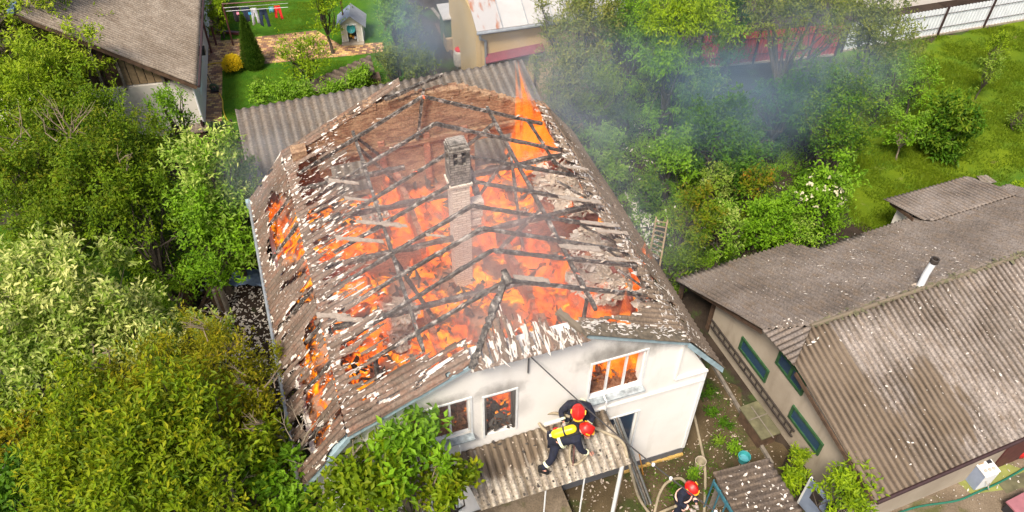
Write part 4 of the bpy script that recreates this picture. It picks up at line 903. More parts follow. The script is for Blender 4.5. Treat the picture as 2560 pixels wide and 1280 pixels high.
# ---------------------------------------------------------------- long shed behind the house
shed = empty('corrugated_shed', HF.w(-5, 14, 0), HF.yaw, 'long lean-to shed with a grey wavy roof behind the burning house', 'shed')
corr('roof', [(-5.77, 3.0, 3.4), (5.75, 3.0, 3.4), (5.75, -2.8, 2.3), (-5.77, -2.8, 2.3)], (0, -1, -.19), 'sheet_shed', shed, pitch=.33, amp=.042, dv=.25, lap=1.6, seed=21)
MB().box((0, 2.85, 1.64), (11.2, .12, 3.28)).box((-5.5, 0, 1.3), (.12, 5.58, 2.0)).box((5.5, 0, 1.3), (.12, 5.58, 2.0)).build('wall', MAT['wood_grey'], shed)
MB().box((0, -2.7, 1.1), (11.0, .1, 2.1)).build('front_boards', MAT['wood_grey'], shed)
# ---------------------------------------------------------------- long house on the right
rh = empty('neighbour_house', RF.w(0, 0), RF.yaw, 'long beige house on the right with lichen-speckled wavy grey roofs and green window frames', 'house')
RZ, RYR = 3.85, 2.85
sB = (RZ - 2.56) / (RYR + 1.82); sA = .49
nB = (0, -sB, 1); nA = (0, sA, 1)
def onB(x, y): return tuple(RF.onpl(x, y, (0, RYR, RZ), nB))
def onA(x, y): return tuple(RF.onpl(x, y, (0, RYR, RZ), nA))
apex = onB(2030, 815)
hipB = onB(1985, 914); eB = onB(2190, 1252); eBr = onB(2560, 1087); eBr = (13.5, eBr[1] + (eBr[1] - eB[1]) / (eBr[0] - eB[0]) * (13.5 - eBr[0]) * .3, 0); eBr = (eBr[0], eBr[1], RZ - sB * (RYR - eBr[1]))
print('apex', apex, 'hipB', hipB, 'eB', eB)
corr('roof_slope', [apex, (13.5, RYR, RZ), eBr, eB, onB(2082, 1072), hipB], (0, -1, -sB), 'sheet_right_low', rh, dv=.3, lap=1.15, seed=31, pitch=.19, amp=.032)['label'] = 'near slope of the long roof, dark damp streaks low down'
a1 = onA(1905, 825); a2 = onA(1688, 698); a3 = onA(1971, 609); a4 = onA(2043, 622); a5 = onA(2182, 576)
print('A', a1, a2, a3, a4, a5)
aR = (13.5, a5[1] + .3, RZ - sA * (a5[1] + .3 - RYR))
ap2 = (apex[0], RYR, RZ)
corr('roof_slope', [ap2, a1, a2, a3, a4, a5, aR, (13.5, RYR, RZ)], (0, 1, -sA), 'sheet_right', rh, dv=.3, lap=1.15, seed=32, amp=.042)['label'] = 'far slope of the long roof'
c1 = RF.at(2207, 504, 2.35); c2 = RF.at(2414, 446, 1.9); c3 = RF.at(2507, 475, 1.9); 
c0 = np.array(onA(2300, 552)) + np.array([0, 0, .10]); nC = np.cross(np.array([1, 0, 0]), np.array([0, 3.0, -.55])); 
def onC(x, y): return tuple(RF.onpl(x, y, tuple(c0), (0, .30, 1)))
cc = [onC(2300, 552), onC(2207, 504), onC(2414, 446), onC(2507, 475), onC(2600, 520)]; cc.append((cc[4][0], cc[0][1] - .3, c0[2] + .09)); cc.append((cc[0][0] + .3, cc[0][1] - .3, c0[2] + .09))
print('C', cc)
corr('roof_slope', cc, (0, 1, -.30), 'sheet_right', rh, dv=.3, lap=1.2, seed=33, lapw=.6, off=.06)['label'] = 'low rear roof slope with a white wall end below it'
corr('hip_slope', [apex, a1, hipB], (-1, 0, -.35), 'sheet_right', rh, dv=.15, lap=5, seed=34)['label'] = 'small triangular half-hip full of white flakes'
MB().tube([np.array(apex) + (-.05, 0, .03), (apex[0] + 2.2, RYR, RZ + .02), (apex[0] + 2.6, RYR, RZ + .03), (6, RYR, RZ + .0), (13.5, RYR, RZ + .02)], .07, 8).build('ridge_cap', MAT['sheet_rake'], rh)
rr = np.random.default_rng(61); q = np.stack([rr.uniform(apex[0], 9, 240), RYR + rr.normal(0, .07, 240), np.full(240, RZ + .06)], -1)
ob = flakes('ridge_moss', q, .07, 'slab_moss', rh, flat=.3, seed=62, aspect=1.5); tag(ob, kind='stuff')
gw = [(-1.55, 0), (-1.55, 2.45), (1.95, 3.30), (3.55, 3.30), (6.16, 2.10), (6.16, 0)]
gwo = MB().prism([(0, y, z) for y, z in gw], (.25, 0, 0)).build('gable_wall', MAT['beige_wall'], rh)
MB().box((6.6, -1.35, 1.2), (12.7, .25, 2.4)).build('front_wall', MAT['beige_wall'], rh)
MB().box((6.6, -1.50, 1.05), (3.0, .04, 2.1)).build('boarded_panel', MAT['red_brown_metal'], rh)
MB().prism([(.26, 6.0, 0), (13.3, 6.0, 0), (13.3, 6.0, 2.05), (.26, 6.0, 2.05)], (0, .2, 0)).build('rear_wall', MAT['beige_wall'], rh)
MB().box((2.0, 6.9, .75), (2.2, 1.3, 1.5)).build('lean_to_panel', MAT['fence_green'], rh)
MB().box((.1, 6.35, .95), (.14, .14, 1.9)).build('porch_post', MAT['wood_brown'], rh); MB().box((-.3, 7.7, .7), (.12, .12, 1.4)).build('porch_post', MAT['wood_brown'], rh)
MB().beam((-.42, 3.6, 3.20), (-.42, 8.0, 1.05), .04, .14).beam((-.42, 1.95, 3.25), (-.42, -1.85, 2.42), .04, .14).build('verge_board', MAT['wood_brown'], rh)
MB().tube([(-.36, -1.86, 2.46), (13.4, -1.70, 2.44)], .06, 8).build('gutter', MAT['gutter_brown'], rh)
def gwin(y0, y1, z0, z1, glass, label, panes=1, fw=.09):
    wo = window(-y1, -y0, z0, z1, panes, parent=rh, y=-.02, mat='green_paint', glass=glass, sill=None, label=label, fw_=fw); wo.rotation_euler = (0, 0, -math.pi / 2); wo.location = (0, 0, 0); return wo
gwin(3.14, 4.62, 1.03, 1.63, 'glass_blue', 'far window in the gable wall, blue glass in a green frame')
gwin(.42, 1.88, .98, 1.58, 'glass_blue', 'near window in the gable wall, blue glass in a green frame')
gwin(1.75, 3.05, 2.20, 2.85, 'glass_dark', 'upper gable window tucked under the half-hip', 2)
# extension wall under the rear slope
e1 = RF.at(2215, 560, .9)
MB().box((cc[1][0] + 1.3, cc[1][1] - .9, .85), (1.9, .9, 1.5)).build('extension_wall', MAT['pale_wall'], rh)
MB().beam((cc[1][0] + .3, cc[1][1] - .1, cc[1][2] - .08), (cc[0][0] - .1, cc[0][1] + .2, cc[0][2] - .08), .04, .12).build('verge_board', MAT['wood_brown'], rh)
# stove pipe
sp = RF.at(2300, 716, 3.8); b = MB().tube([(sp[0], sp[1], 3.55), (sp[0], sp[1] + .02, 4.35), (sp[0] + .03, sp[1], 4.9)], [.10, .10, .095], 14, cap=False)
pipe = b.build('stove_pipe', MAT['white_enamel'], rh, smooth=True)
MB().lathe([(.11, 0), (.125, .02), (.125, .16), (.10, .17), (.085, .16), (.085, 0)], (sp[0] + .03, sp[1], 4.82), 14).build('pipe_cap', MAT['dark_metal'], pipe)
MB().box((sp[0], sp[1], 3.72), (.34, .34, .12)).build('flashing', MAT['flake_cream'], pipe)
# ladder hung along the gable wall
lad = empty('wall_ladder', RF.w(-.1, 3.5, 0), RF.yaw, 'long dark wooden ladder hung sideways on the beige gable wall', 'ladder')
def lz(y): return .78 - .0 * y
for dz in (0, -.28): MB().beam((-.08, 2.5, .98 + dz), (-.08, -2.15, .98 + dz), .05, .06).build('rail', MAT['dark_metal'], lad)
for i in range(15): MB().beam((-.08, 2.3 - i * .31, .98), (-.08, 2.3 - i * .31, .70), .03, .03, up=(1, 0, 0)).build('rung', MAT['dark_metal'], lad)
# slab on a low box beside the wall
sb = empty('slab_bench', RF.w(-.69, 2.25, 0), RF.yaw, 'mossy cracked concrete slab lying on a low brown box by the gable wall', 'bench')
MB().box((0, 0, .28), (.60, 1.1, .54)).build('box_base', MAT['wood_brown'], sb); MB().box((0, 0, .60), (.68, 1.24, .06)).build('slab', MAT['slab_moss'], sb, bevel=.01)
MB().box((-.0, .1, .633), (.66, .03, .006)).box((.02, -.1, .634), (.03, 1.2, .006)).build('slab_joint', MAT['wood_grey'], sb)
# plank edging of the passage
ke = MB().beam(tuple(at(1775, 900, .06)), tuple(at(1930, 1160, .06)), .10, .12).build('border_plank', MAT['wood_grey']); tag(ke, 'long mossy plank edging the passage in front of the beige gable wall', 'plank')
# ---------------------------------------------------------------- small shed at the bottom
ssp = [at(1781, 1182, 1.9), at(1922, 1146, 1.9), at(2045, 1340, 1.6), at(1885, 1375, 1.6)]
c = sum(ssp) / 4; c[2] = 0
ss = empty('small_shed', c, 0, 'little shed with dark wavy roofing strewn with white flakes and a blue side lattice', 'shed')
P = [tuple(p - c) for p in ssp]
corr('roof', P, tuple(np.array(P[1]) - np.array(P[0])), 'sheet_dark', ss, pitch=.19, amp=.028, dv=.2, lap=3, seed=41)
ins = [tuple(np.array(p) * .86) for p in P]
m = MB()
for i in range(4):
    a, b2 = np.array(ins[i]), np.array(ins[(i + 1) % 4]); 
    if i == 3: continue
    m.prism([(a[0], a[1], 0), (b2[0], b2[1], 0), (b2[0], b2[1], b2[2] / .86 - .08), (a[0], a[1], a[2] / .86 - .08)], (.04, .04, 0))
m.build('wall', MAT['wood_grey'], ss)
a, b2 = np.array(ins[3]), np.array(ins[0])
a = a * 1.08; b2 = b2 * 1.08
for k in range(7):
    t = k / 6; p = a + (b2 - a) * t; MB().beam((p[0], p[1], 0), (p[0], p[1], 1.62), .035, .035, up=(1, 0, 0)).build('lattice_bar', MAT['hose_blue'] if 'hose_blue' in MAT else MAT['turquoise'], ss)
MB().beam((a[0], a[1], 1.5), (b2[0], b2[1], 1.5), .05, .12).build('lattice_rail', MAT['hose_blue'], ss)
ob = flakes('roof_flakes', np.array([np.array(P[0]) + (np.array(P[1]) - np.array(P[0])) * u + (np.array(P[3]) - np.array(P[0])) * v for u, v in np.random.default_rng(4).uniform(.03, .95, (90, 2))]) + [0, 0, .04], .045, 'broken_white', ss, flat=.3, seed=44, aspect=1.7); tag(ob, kind='stuff')
# grate post beyond the shed
gp = at(2020, 1285, 0); gt = empty('gate_panel', gp, R(-60), 'narrow light-blue gate panel beside the small shed', 'gate')
MB().box((0, 0, .7), (.75, .05, 1.35)).build('panel', MAT['blue_and_shaded_enamel'], gt); MB().box((0, -.03, .95), (.35, .02, .5)).build('grille', MAT['dark_metal'], gt); MB().box((-.40, 0, .72), (.06, .07, 1.44)).build('post', MAT['white_paint'], gt)
# ---------------------------------------------------------------- house at the back left
lh = empty('back_left_house', LF.w(0, 0), LF.yaw, 'white house at the upper left with a light brown wavy roof and boarded gable', 'house')
corr('roof_slope', [(.33, -.6, 2.62), (.33, 11, 2.62), (-5.2, 11, 6.55), (-5.2, -.6, 6.55)], (1, 0, -.76 * .93), 'sheet_left', lh, pitch=.165, amp=.028, dv=.3, lap=1.2, seed=51)
corr('roof_slope', [(-5.2, -.6, 6.55), (-5.2, 11, 6.55), (-10.4, 11, 2.8), (-10.4, -.6, 2.8)], (-1, 0, -.72), 'sheet_left', lh, pitch=.165, amp=.028, dv=.6, lap=1.2, seed=52)
MB().beam((-5.2, -.65, 6.6), (-5.2, 11, 6.6), .22, .10).build('ridge_cap', MAT['tarp_blue'], lh)
MB().prism([(0, 0, 0), (0, 0, 2.5), (-2.6, 0, 2.55), (-9.6, 0, 2.55), (-9.6, 0, 0)], (0, .3, 0)).build('front_wall', MAT['pale_wall'], lh)
MB().prism([(0, .302, 0), (0, 11, 0), (0, 11, 2.5), (0, .302, 2.5)], (-.3, 0, 0)).build('side_wall', MAT['pale_wall'], lh)
m = MB(); mm = MB()
for i in range(16):
    x = -.6 - i * .30; z1 = 2.5 + (-x - .1) * .70
    (m if i in (2, 3, 4, 5, 6) else mm).box((x, .12, (2.58 + z1) / 2), (.27, .04, max(.05, z1 - 2.58)))
m.build('pale_gable_boards', MAT['wood_ladder'], lh); mm.build('dark_gable_boards', MAT['wood_brown'], lh)
for x in (-1.0, -2.5, -3.3): MB().box((x, -.02, 2.5 + (-x) * .36), (.10, .09, (-x) * .72 + .1)).build('gable_post', MAT['wood_grey'], lh)
MB().beam((.30, -.55, 2.50), (-5.2, -.55, 6.45), .04, .16).build('verge_board', MAT['wood_brown'], lh)
MB().tube([(.40, -.6, 2.58), (.40, 11, 2.56)], .06, 8).build('gutter', MAT['gutter_brown'], lh)
MB().tube([(.12, -.15, 2.5), (.05, -.12, 2.2), (.05, -.12, 0)], .045, 8).build('downpipe', MAT['white_paint'], lh)
for y in (1.6, 4.4): MB().box((.03, y, 1.5), (.07, .9, 1.0)).build('side_window', MAT['white_paint'], lh)
MB().box((.18, 3.6, 1.75), (.32, .34, .3)).build('meter_box', MAT['dark_plastic'], lh)
# ---------------------------------------------------------------- ochre house at the top
och = at(1192, 82, 4.3); oh = empty('ochre_house', (och[0], och[1], 0), R(17), 'ochre house at the top behind the shed, half rusty and half white sheet roof', 'house')
MB().box((3.2, 3.2, 2.15), (6.0, 6.0, 4.3)).build('wall', MAT['ochre_wall'], oh)
MB().prism([(0, 0, 4.32), (1.1, 0, 4.32), (1.1, 3.4, 6.0), (0, 3.4, 6.0)], (0, 0, .04)).build('rusty_roof_sheet', MAT['rusty_sheet'], oh)
MB().prism([(1.105, 0, 4.32), (6.6, 0, 4.32), (6.6, 3.4, 6.0), (1.105, 3.4, 6.0)], (0, 0, .04)).prism([(0, 3.405, 6.0), (6.6, 3.405, 6.0), (6.6, 6.8, 4.3), (0, 6.8, 4.3)], (0, 0, .04)).build('roof_sheet', MAT['pale_sheet'], oh)
m = MB()
for x in (1.12, 2.2, 3.3, 4.4, 5.5): m.beam((x, 0, 4.38), (x, 3.4, 6.06), .03, .03)
m.beam((1.1, 1.5, 5.09), (6.6, 1.5, 5.09), .02, .02).build('roof_seam', MAT['zinc'], oh)
MB().tube([(-.02, -.08, 4.30), (6.6, -.08, 4.26)], .07, 8).build('gutter', MAT['zinc'], oh)
MB().tube([(.12, -.06, 4.25), (.14, -.02, 4.0), (.40, .12, 3.8), (.42, .12, 0)], .06, 8).build('downpipe', MAT['zinc'], oh)
MB().box((.1, .19, 2.1), (.2, .02, 4.2)).build('pilaster', MAT['ochre_wall'], oh)
p1 = at(1215, 160, 2.9); lt = empty('red_lean_to', p1, R(17), 'small dark red lean-to roof with a pale edge in front of the ochre house', 'lean-to')
MB().prism([(0, 0, 0), (2.6, 0, .15), (2.6, 1.1, .6), (.2, 1.1, .45)], (0, 0, .04)).build('roof', MAT['maroon_sheet'], lt); MB().beam((.3, 1.15, .52), (2.6, 1.15, .68), .22, .05).build('flashing', MAT['pale_sheet'], lt)
for x in (.3, 2.3): MB().box((x, .3, -1.45), (.1, .1, 2.95)).build('post', MAT['wood_brown'], lt)
# things stacked beside the ochre house
st = at(1142, 22, 1.8); bx = empty('tin_kiosk', (st[0], st[1], 0), R(16), 'small grey-green tin box with a flat lid left of the ochre house', 'kiosk')
MB().box((0, 0, .85), (1.5, 1.3, 1.7)).build('body', MAT['fence_green'], bx, bevel=.02); MB().box((0, 0, 1.73), (1.7, 1.5, .06)).build('lid', MAT['pale_sheet'], bx)
for i, (a, b2) in enumerate([((1100, 30, .1), (1150, 120, .05)), ((1112, 25, .25), (1165, 118, .15)), ((1090, 60, .1), (1140, 150, .05)), ((1120, 40, .5), (1170, 95, .4)), ((1130, 35, .6), (1180, 110, .3)), ((1080, 20, .1), (1120, 70, .1))]):
    tag(MB().beam(tuple(at(*a)), tuple(at(*b2)), .16, .05).build('old_plank', MAT['wood_grey' if i % 2 else 'wood_brown']), None, 'plank', 'old planks piled beside the ochre house')['label'] = 'weathered plank in the pile left of the ochre house'
bp = at(1150, 165, 0); ba = empty('barrel', bp, 0, 'pale barrel with a red lid behind the long shed', 'barrel')
MB().lathe([(.24, 0), (.29, .15), (.31, .45), (.29, .75), (.25, .88)], n=20).build('body', MAT['barrel_grey'], ba, smooth=True); MB().lathe([(.22, .88), (.22, .95), (.05, .98), (.01, .98)], n=18).build('lid', MAT['red_plastic'], ba)
cp = at(1135, 118, 0); cs = MB().box((cp[0], cp[1], .35), (.9, .7, .7), .3).build('cardboard_box', MAT['wood_ladder'], bevel=.02); tag(cs, 'tan box standing among the junk beside the ochre house', 'box')
# dark low shed in the back yard
p = [at(748, 214, 1.15), at(926, 138, 1.35), at(938, 182, 1.1), at(800, 235, .95)]
cen = sum(p) / 4; cen[2] = 0; ds = empty('dark_woodshed', cen, 0, 'low shed roof of dark rusty ribbed sheets behind the garden tree', 'shed'); P = [tuple(q - cen) for q in p]
corr('roof', P, tuple(np.array(P[3]) - np.array(P[0])), 'sheet_dark', ds, pitch=.30, amp=.04, dv=.2, lap=3, seed=61)
m = MB()
for q in P: m.box((q[0] * .9, q[1] * .9, (q[2] - .1) / 2), (.1, .1, q[2] - .1))
m.build('support_posts', MAT['wood_brown'], ds); MB().box((0, 0, .5), (3.4, .5, .9), R(17)).build('stacked_logs', MAT['wood_brown'], ds)
# playhouse
dp = (at(855, 108) + at(912, 105)) / 2; dh = empty('playhouse', dp, R(6), 'small white boarded hut with a blue-grey gable roof and open doorway in the back garden', 'hut')
w2, d2, h2 = .50, .9, .98
for s in (-1, 1): MB().box((s * w2, d2 / 2, h2 / 2), (.04, d2, h2)).build('side_wall', MAT['siding_white'], dh)
MB().box((0, d2, h2 / 2), (2 * w2, .04, h2)).build('rear_wall', MAT['siding_white'], dh)
m = MB()
for s in (-1, 1):
    for k in range(8): m.box((s * .36, -.012 - .004 * (k % 2), .07 + k * .125), (.26, .03, .118))
m.prism([(-w2, 0, h2), (w2, 0, h2), (0, 0, h2 + .46)], (0, .03, 0)); m.build('front_siding', MAT['siding_white'], dh)
MB().box((-.24, -.03, .5), (.05, .05, 1.0)).box((.24, -.03, .5), (.05, .05, 1.0)).box((0, -.03, 1.0), (.53, .05, .05)).box((-.5, -.02, .5), (.06, .05, 1.0)).box((.5, -.02, .5), (.06, .05, 1.0)).build('corner_trim', MAT['white_paint'], dh)
MB().box((0, .3, .04), (1.1, 1.2, .08)).build('base', MAT['concrete'], dh)
for s, mt in ((-1, 'hut_roof_skylit'), (1, 'hut_roof_dull_side')):  # bluish and greyer copies put the light into the two roof faces
    MB().prism([(0, -.22, h2 + .56), (s * (w2 + .22), -.22, h2 - .06), (s * (w2 + .22), d2 + .15, h2 - .06), (0, d2 + .15, h2 + .56)], (0, 0, .035)).build('roof', MAT[mt], dh)
wb = MB().lathe([(.05, 0), (.19, .02), (.22, .16), (.20, .16), (.17, .04), (.01, .03)], n=18, M3=rot_to((0, -1, .35))).build('wash_basin', MAT['turquoise'], smooth=True); wb.location = tuple(dp + np.array([0, .02, .78])); tag(wb, 'turquoise basin hanging in the doorway of the playhouse', 'basin')
for i, (x, z, mt, n_) in enumerate([(-.12, .22, 'hose_yellow', 'yellow'), (.02, .15, 'orange_wood', 'orange'), (.14, .28, 'cloth_navy', 'dark blue'), (.1, .12, 'white_enamel', 'white'), (-.08, .4, 'hose_yellow', 'upper yellow')]):
    bm = bmesh.new(); bmesh.ops.create_icosphere(bm, subdivisions=2, radius=.09); me = bpy.data.meshes.new('toy'); bm.to_mesh(me); bm.free(); me.materials.append(MAT[mt])
    o = bpy.data.objects.new('toy_ball', me); COL.objects.link(o); o.location = tuple(dp + np.array([x, .15, z + .08])); tag(o, n_ + ' ball among the toys in the playhouse doorway', 'ball', 'toys in the playhouse')
# ---------------------------------------------------------------- fences
def metal_fence(name, p0, p1, h, n, mat, label, cat='fence', posts=True, postmat='gutter_brown', corrug=True):
    p0 = np.array(p0); p1 = np.array(p1); L = float(np.linalg.norm((p1 - p0)[:2])); rz = math.atan2(p1[1] - p0[1], p1[0] - p0[0])
    e = empty(name, (p0[0], p0[1], 0), rz, label, cat)
    xs = np.arange(0, L, .05); vs = []; 
    for i, x in enumerate(xs):
        y = .02 if (i % 4) < 2 else -.02; vs += [(x, y, .05), (x, y, h)]
    idx = np.arange(len(xs) - 1) * 2; F = np.stack([idx, idx + 2, idx + 3, idx + 1], -1)
    o = mesh_np('sheet_panel', vs, F4=F, mats=[MAT[mat]], parent=e); md = o.modifiers.new('t', 'SOLIDIFY'); md.thickness = .006
    for i in range(n + 1):
        x = L * i / n; MB().box((x, -.06, (h + .12) / 2), (.09, .07, h + .12)).build('post', MAT[postmat], e)
    if posts:
        for z in (h * .3, h * .8):
            MB().box((L / 2, -.045, z), (L, .02, .02)).build('rail', MAT[postmat], e)
    MB().box((L / 2, 0, .05), (L, .12, .10)).build('footing', MAT['concrete'], e)
    return e
f0 = at(2337, 89); f1 = at(2453, 69); dv_ = f1 - f0
metal_fence('metal_fence', f0 - dv_ * 1.95, f0 + dv_ * 4.0, 1.55, 6, 'fence_white', 'white ribbed metal fence with dark posts and rails at the upper right')
r0 = at(1740, 172); r1 = at(2085, 138); metal_fence('red_wall', r0, r1, 1.75, 5, 'red_wall', 'dark red fence panels showing behind the smoky trees', 'fence')
bb = at(2240, 48, 0); tb = empty('far_building', (bb[0], bb[1] + 1.0, 0), R(17), 'pinkish beige building end at the top right beyond the white fence', 'building')
MB().box((1.5, 2, 1.6), (5.6, 4, 3.2)).build('wall', MAT['pale_wall'], tb)
MB().box((1.5, 2, 3.28), (6.0, 4.4, .14)).build('roof', MAT['wood_brown'], tb)
# low boundary behind the left alley, at the path end
q0 = at(520, 352); q1 = at(592, 350); fb = metal_fence('green_fence', q0, q1, 1.0, 1, 'fence_green', 'short dark green fence at the end of the brick path', posts=False)
q0 = at(455, 372, 0); lr = empty('lean_to_roof', q0, LF.yaw, 'small scrap of grey wavy roofing by the corner of the white house', 'lean-to')
corr('roof', [(0, 0, .7), (1.25, 0, .7), (1.25, .45, .85), (0, .45, .85)], (0, -1, -.33), 'sheet_left', lr, pitch=.2, amp=.03, dv=.2, lap=3, seed=66)
for x in (.1, 1.15): MB().box((x, .2, .36), (.08, .08, .72)).build('post', MAT['wood_brown'], lr)
MB().box((.62, .06, .34), (1.0, .04, .62)).build('door_panel', MAT['wood_brown'], lr)
# wooden fence in the left alley
wf = empty('board_fence', at(470, 830), 0, 'old brown board fence standing in the left alley', 'fence'); base = at(470, 830); b1 = at(497, 690)
vec = b1 - base; n_ = 14
for i in range(n_):
    p = vec * (i / n_); MB().box((p[0], p[1], .70), (.03, .17, 1.4 + random.uniform(-.05, .05)), math.atan2(vec[1], vec[0]) - math.pi / 2).build('board', MAT['wood_brown'], wf)
MB().beam((0.03, 0, 1.2), (vec[0] + .03, vec[1], 1.2), .05, .08).build('rail', MAT['wood_grey'], wf)
# house edge at the bottom left
bl = at(42, 1180, 0); bh = empty('cottage', (bl[0], bl[1], 0), R(8), 'corner of a pale cottage with a dark window at the left edge', 'house')
MB().box((-2.5, 2.0, 1.35), (5.0, 4.6, 2.7)).build('wall', MAT['pale_wall'], bh); MB().box((.03, .9, 1.35), (.06, 1.3, .9)).build('window_frame', MAT['wood_brown'], bh); MB().box((.065, .9, 1.35), (.012, 1.12, .74)).build('pane', MAT['glass_dark'], bh)
MB().prism([(.2, -.5, 2.72), (-2.5, -.5, 4.0), (-5.3, -.5, 2.72)], (0, 5.0, 0)).build('roof', MAT['sheet_rake'], bh)
# ---------------------------------------------------------------- smaller things
def tube_thing(name, pts, r, mat, label, cat, group=None, n=8, sm=6):
    o = MB().tube([tuple(p) for p in smooth_path(pts, sm)], r, n).build(name, MAT[mat], smooth=True); return tag(o, label, cat, group)
# washing machine
wm = empty('washing_machine', RF.w(4.42, -1.62, 0), RF.yaw + R(-4), 'old white washing machine with the shade of its sides coloured in blue-grey, on an olive mat', 'washing machine')
MB().box((0, 0, .43), (.50, .48, .82)).build('body', MAT['blue_and_shaded_enamel'], wm, bevel=.01)  # shade on the white sides put into a blue-grey body colour
MB().box((0, 0, .86), (.54, .52, .05)).build('top_panel', MAT['white_enamel'], wm, bevel=.008)
MB().box((.15, .14, .888), (.16, .18, .012)).build('lid_opening', MAT['dark_plastic'], wm); MB().box((-.12, .16, .888), (.20, .12, .008)).build('lid_opening', MAT['wood_ladder'], wm)
for x in (-.16, -.02, .12): MB().lathe([(.05, 0), (.05, .03), (.01, .035)], (x, -.12, .885), 12).build('knob', MAT['barrel_grey'], wm)
MB().box((0, -.255, .44), (.46, .02, .70)).build('front_panel', MAT['white_enamel'], wm)
MB().tube(smooth_path([(-.1, -.27, .55), (0, -.42, .3), (.12, -.38, .1), (.2, -.3, .05), (.16, -.28, .3)], 6), .014, 6).build('drain_hose', MAT['barrel_grey'], wm)
o = px_poly('olive_mat', [(2385, 1200), (2492, 1150), (2560, 1175), (2560, 1218), (2428, 1236)], .012, 'mat_olive'); tag(o, 'olive green mat under the washing machine', 'mat'); o.name = 'floor_mat'
o = px_poly('floor_mat', [(2493, 1208), (2560, 1180), (2600, 1200), (2516, 1235)], .018, 'slab_moss'); tag(o, 'second, moss coloured mat right of the washing machine', 'mat')
# clutter right of it
p = at(2520, 1127, .5); t_ = MB(); 
for k in range(3): pass
def torus(name, c, Rr, r, mat, label=None, cat=None, M3=None, parent=None, n=28):
    pts = [Vector((math.cos(2 * math.pi * i / n) * Rr, math.sin(2 * math.pi * i / n) * Rr, 0)) for i in range(n + 1)]
    if M3 is not None: pts = [M3 @ q for q in pts]
    o = MB().tube([(q.x + c[0], q.y + c[1], q.z + c[2]) for q in pts], r, 8, cap=False).build(name, MAT[mat], parent, smooth=True); return tag(o, label, cat) if label else o
torus('tyre', at(2527, 1128, .12), .20, .07, 'tyre', 'black tyre lying by the wall right of the washing machine', 'tyre')
b = at(2545, 1137, 0); o = MB().lathe([(.10, 0), (.17, .05), (.20, .25), (.16, .38), (.06, .44), (.01, .45)], n=18).build('red_canister', MAT['red_plastic'], smooth=True); o.location = tuple(b); tag(o, 'red plastic canister beside the black tyre', 'canister')
b = at(2503, 1148, 0); o = MB().lathe([(.07, 0), (.10, .1), (.10, .25), (.05, .32), (.05, .36), (.01, .37)], n=14).build('white_bottle', MAT['white_enamel'], smooth=True); o.location = tuple(b); tag(o, 'small white bottle between the washing machine and the tyre', 'bottle')
b = at(2548, 1106, .3); o = MB().box((0, 0, 0), (.34, .26, .34), .4).build('blue_crate', MAT['hose_green'], bevel=.02); o.location = (b[0], b[1], .17); tag(o, 'dark teal crate at the right edge behind the tyre', 'crate')
b = at(2548, 1265, .45); pk = empty('pink_cart', (b[0], b[1], 0), R(25), 'pink topped box at the lower right corner', 'cart')
MB().box((.2, 0, .45), (.9, .5, .06)).build('top', MAT['pink_paint'], pk); MB().box((.2, 0, .2), (.82, .42, .40)).build('body', MAT['dark_plastic'], pk)
tube_thing('garden_hose', [at(2200, 1300, .03), at(2290, 1268, .03), at(2390, 1252, .03), at(2440, 1232, .05), at(2500, 1205, .05), at(2570, 1165, .05), at(2640, 1120, .05)], .03, 'hose_green', 'thick green hose across the concrete yard at the lower right', 'hose')
# buckets
b = at(1747, 1168); bk = empty('beige_bucket', b, 0, 'beige open bucket standing on the ground near the house corner', 'bucket')
MB().lathe([(.13, 0), (.155, .34), (.165, .36), (.15, .36), (.14, .33), (.12, .02), (.01, .02)], n=22).build('body', MAT['bucket_beige'], bk); torus('rim', (0, 0, .36), .16, .012, 'flake_cream', parent=bk)
b = at(1857, 1152); bk = empty('turquoise_bucket', b, 0, 'turquoise bucket with a pale bottom beside the small shed', 'bucket')
MB().lathe([(.14, 0), (.175, .25), (.19, .27), (.17, .27), (.16, .24), (.13, .03), (.01, .03)], n=22).build('body', MAT['turquoise'], bk); MB().lathe([(.145, .12), (.145, .13), (.01, .13)], n=18).build('content', MAT['cloth_teal'], bk)
# bundle of metal strips leaning on the canopy
ms = empty('leaning_gutters', at(1618, 1262), 0, 'bundle of long grey metal strips leaning from the ground against the canopy edge', 'metal strips'); b = at(1618, 1262); tp = at(1541, 1052, 3.86)
dd = Vector(tp - b); sidev = dd.cross(Vector((0, -1, .6))).normalized()
for i in range(4):
    o_ = sidev * (i - 1.5) * .075; MB().beam(tuple(o_ + Vector((0, 0, .02 * (i % 2)))), tuple(dd * random.uniform(.96, 1.04) + o_ * .75), .062, .035).build('strip', MAT['zinc' if i % 2 else 'wood_grey'], ms)
o = MB().beam(tuple(at(1608, 1186, 0)), tuple(at(1598, 1134, 1.2)), .045, .035).build('orange_stake', MAT['orange_wood']); tag(o, 'orange wooden stake leaning on the white wall', 'stake')
# wooden ladder in the garden behind
L0, L1 = at(1623, 640), at(1660, 655); T0, T1 = at(1641, 542, 1.3), at(1670, 545, 1.3)
ld = empty('garden_ladder', L0, 0, 'pale wooden ladder lying tilted among the bushes right of the house', 'ladder')
L1e = at(1645, 690)
MB().beam((0, 0, 0), tuple(T0 - L0), .06, .05).build('rail', MAT['wood_ladder'], ld); MB().beam(tuple(L1e - L0), tuple(T1 - L0), .06, .05).build('rail', MAT['wood_ladder'], ld)
for i in range(8):
    t = .12 + i * .11; a_ = (T0 - L0) * t; b_ = (L1e - L0) + (T1 - L1e) * (t * .78 + .22); MB().beam(tuple(a_), tuple(b_), .035, .035).build('rung', MAT['wood_ladder'], ld)
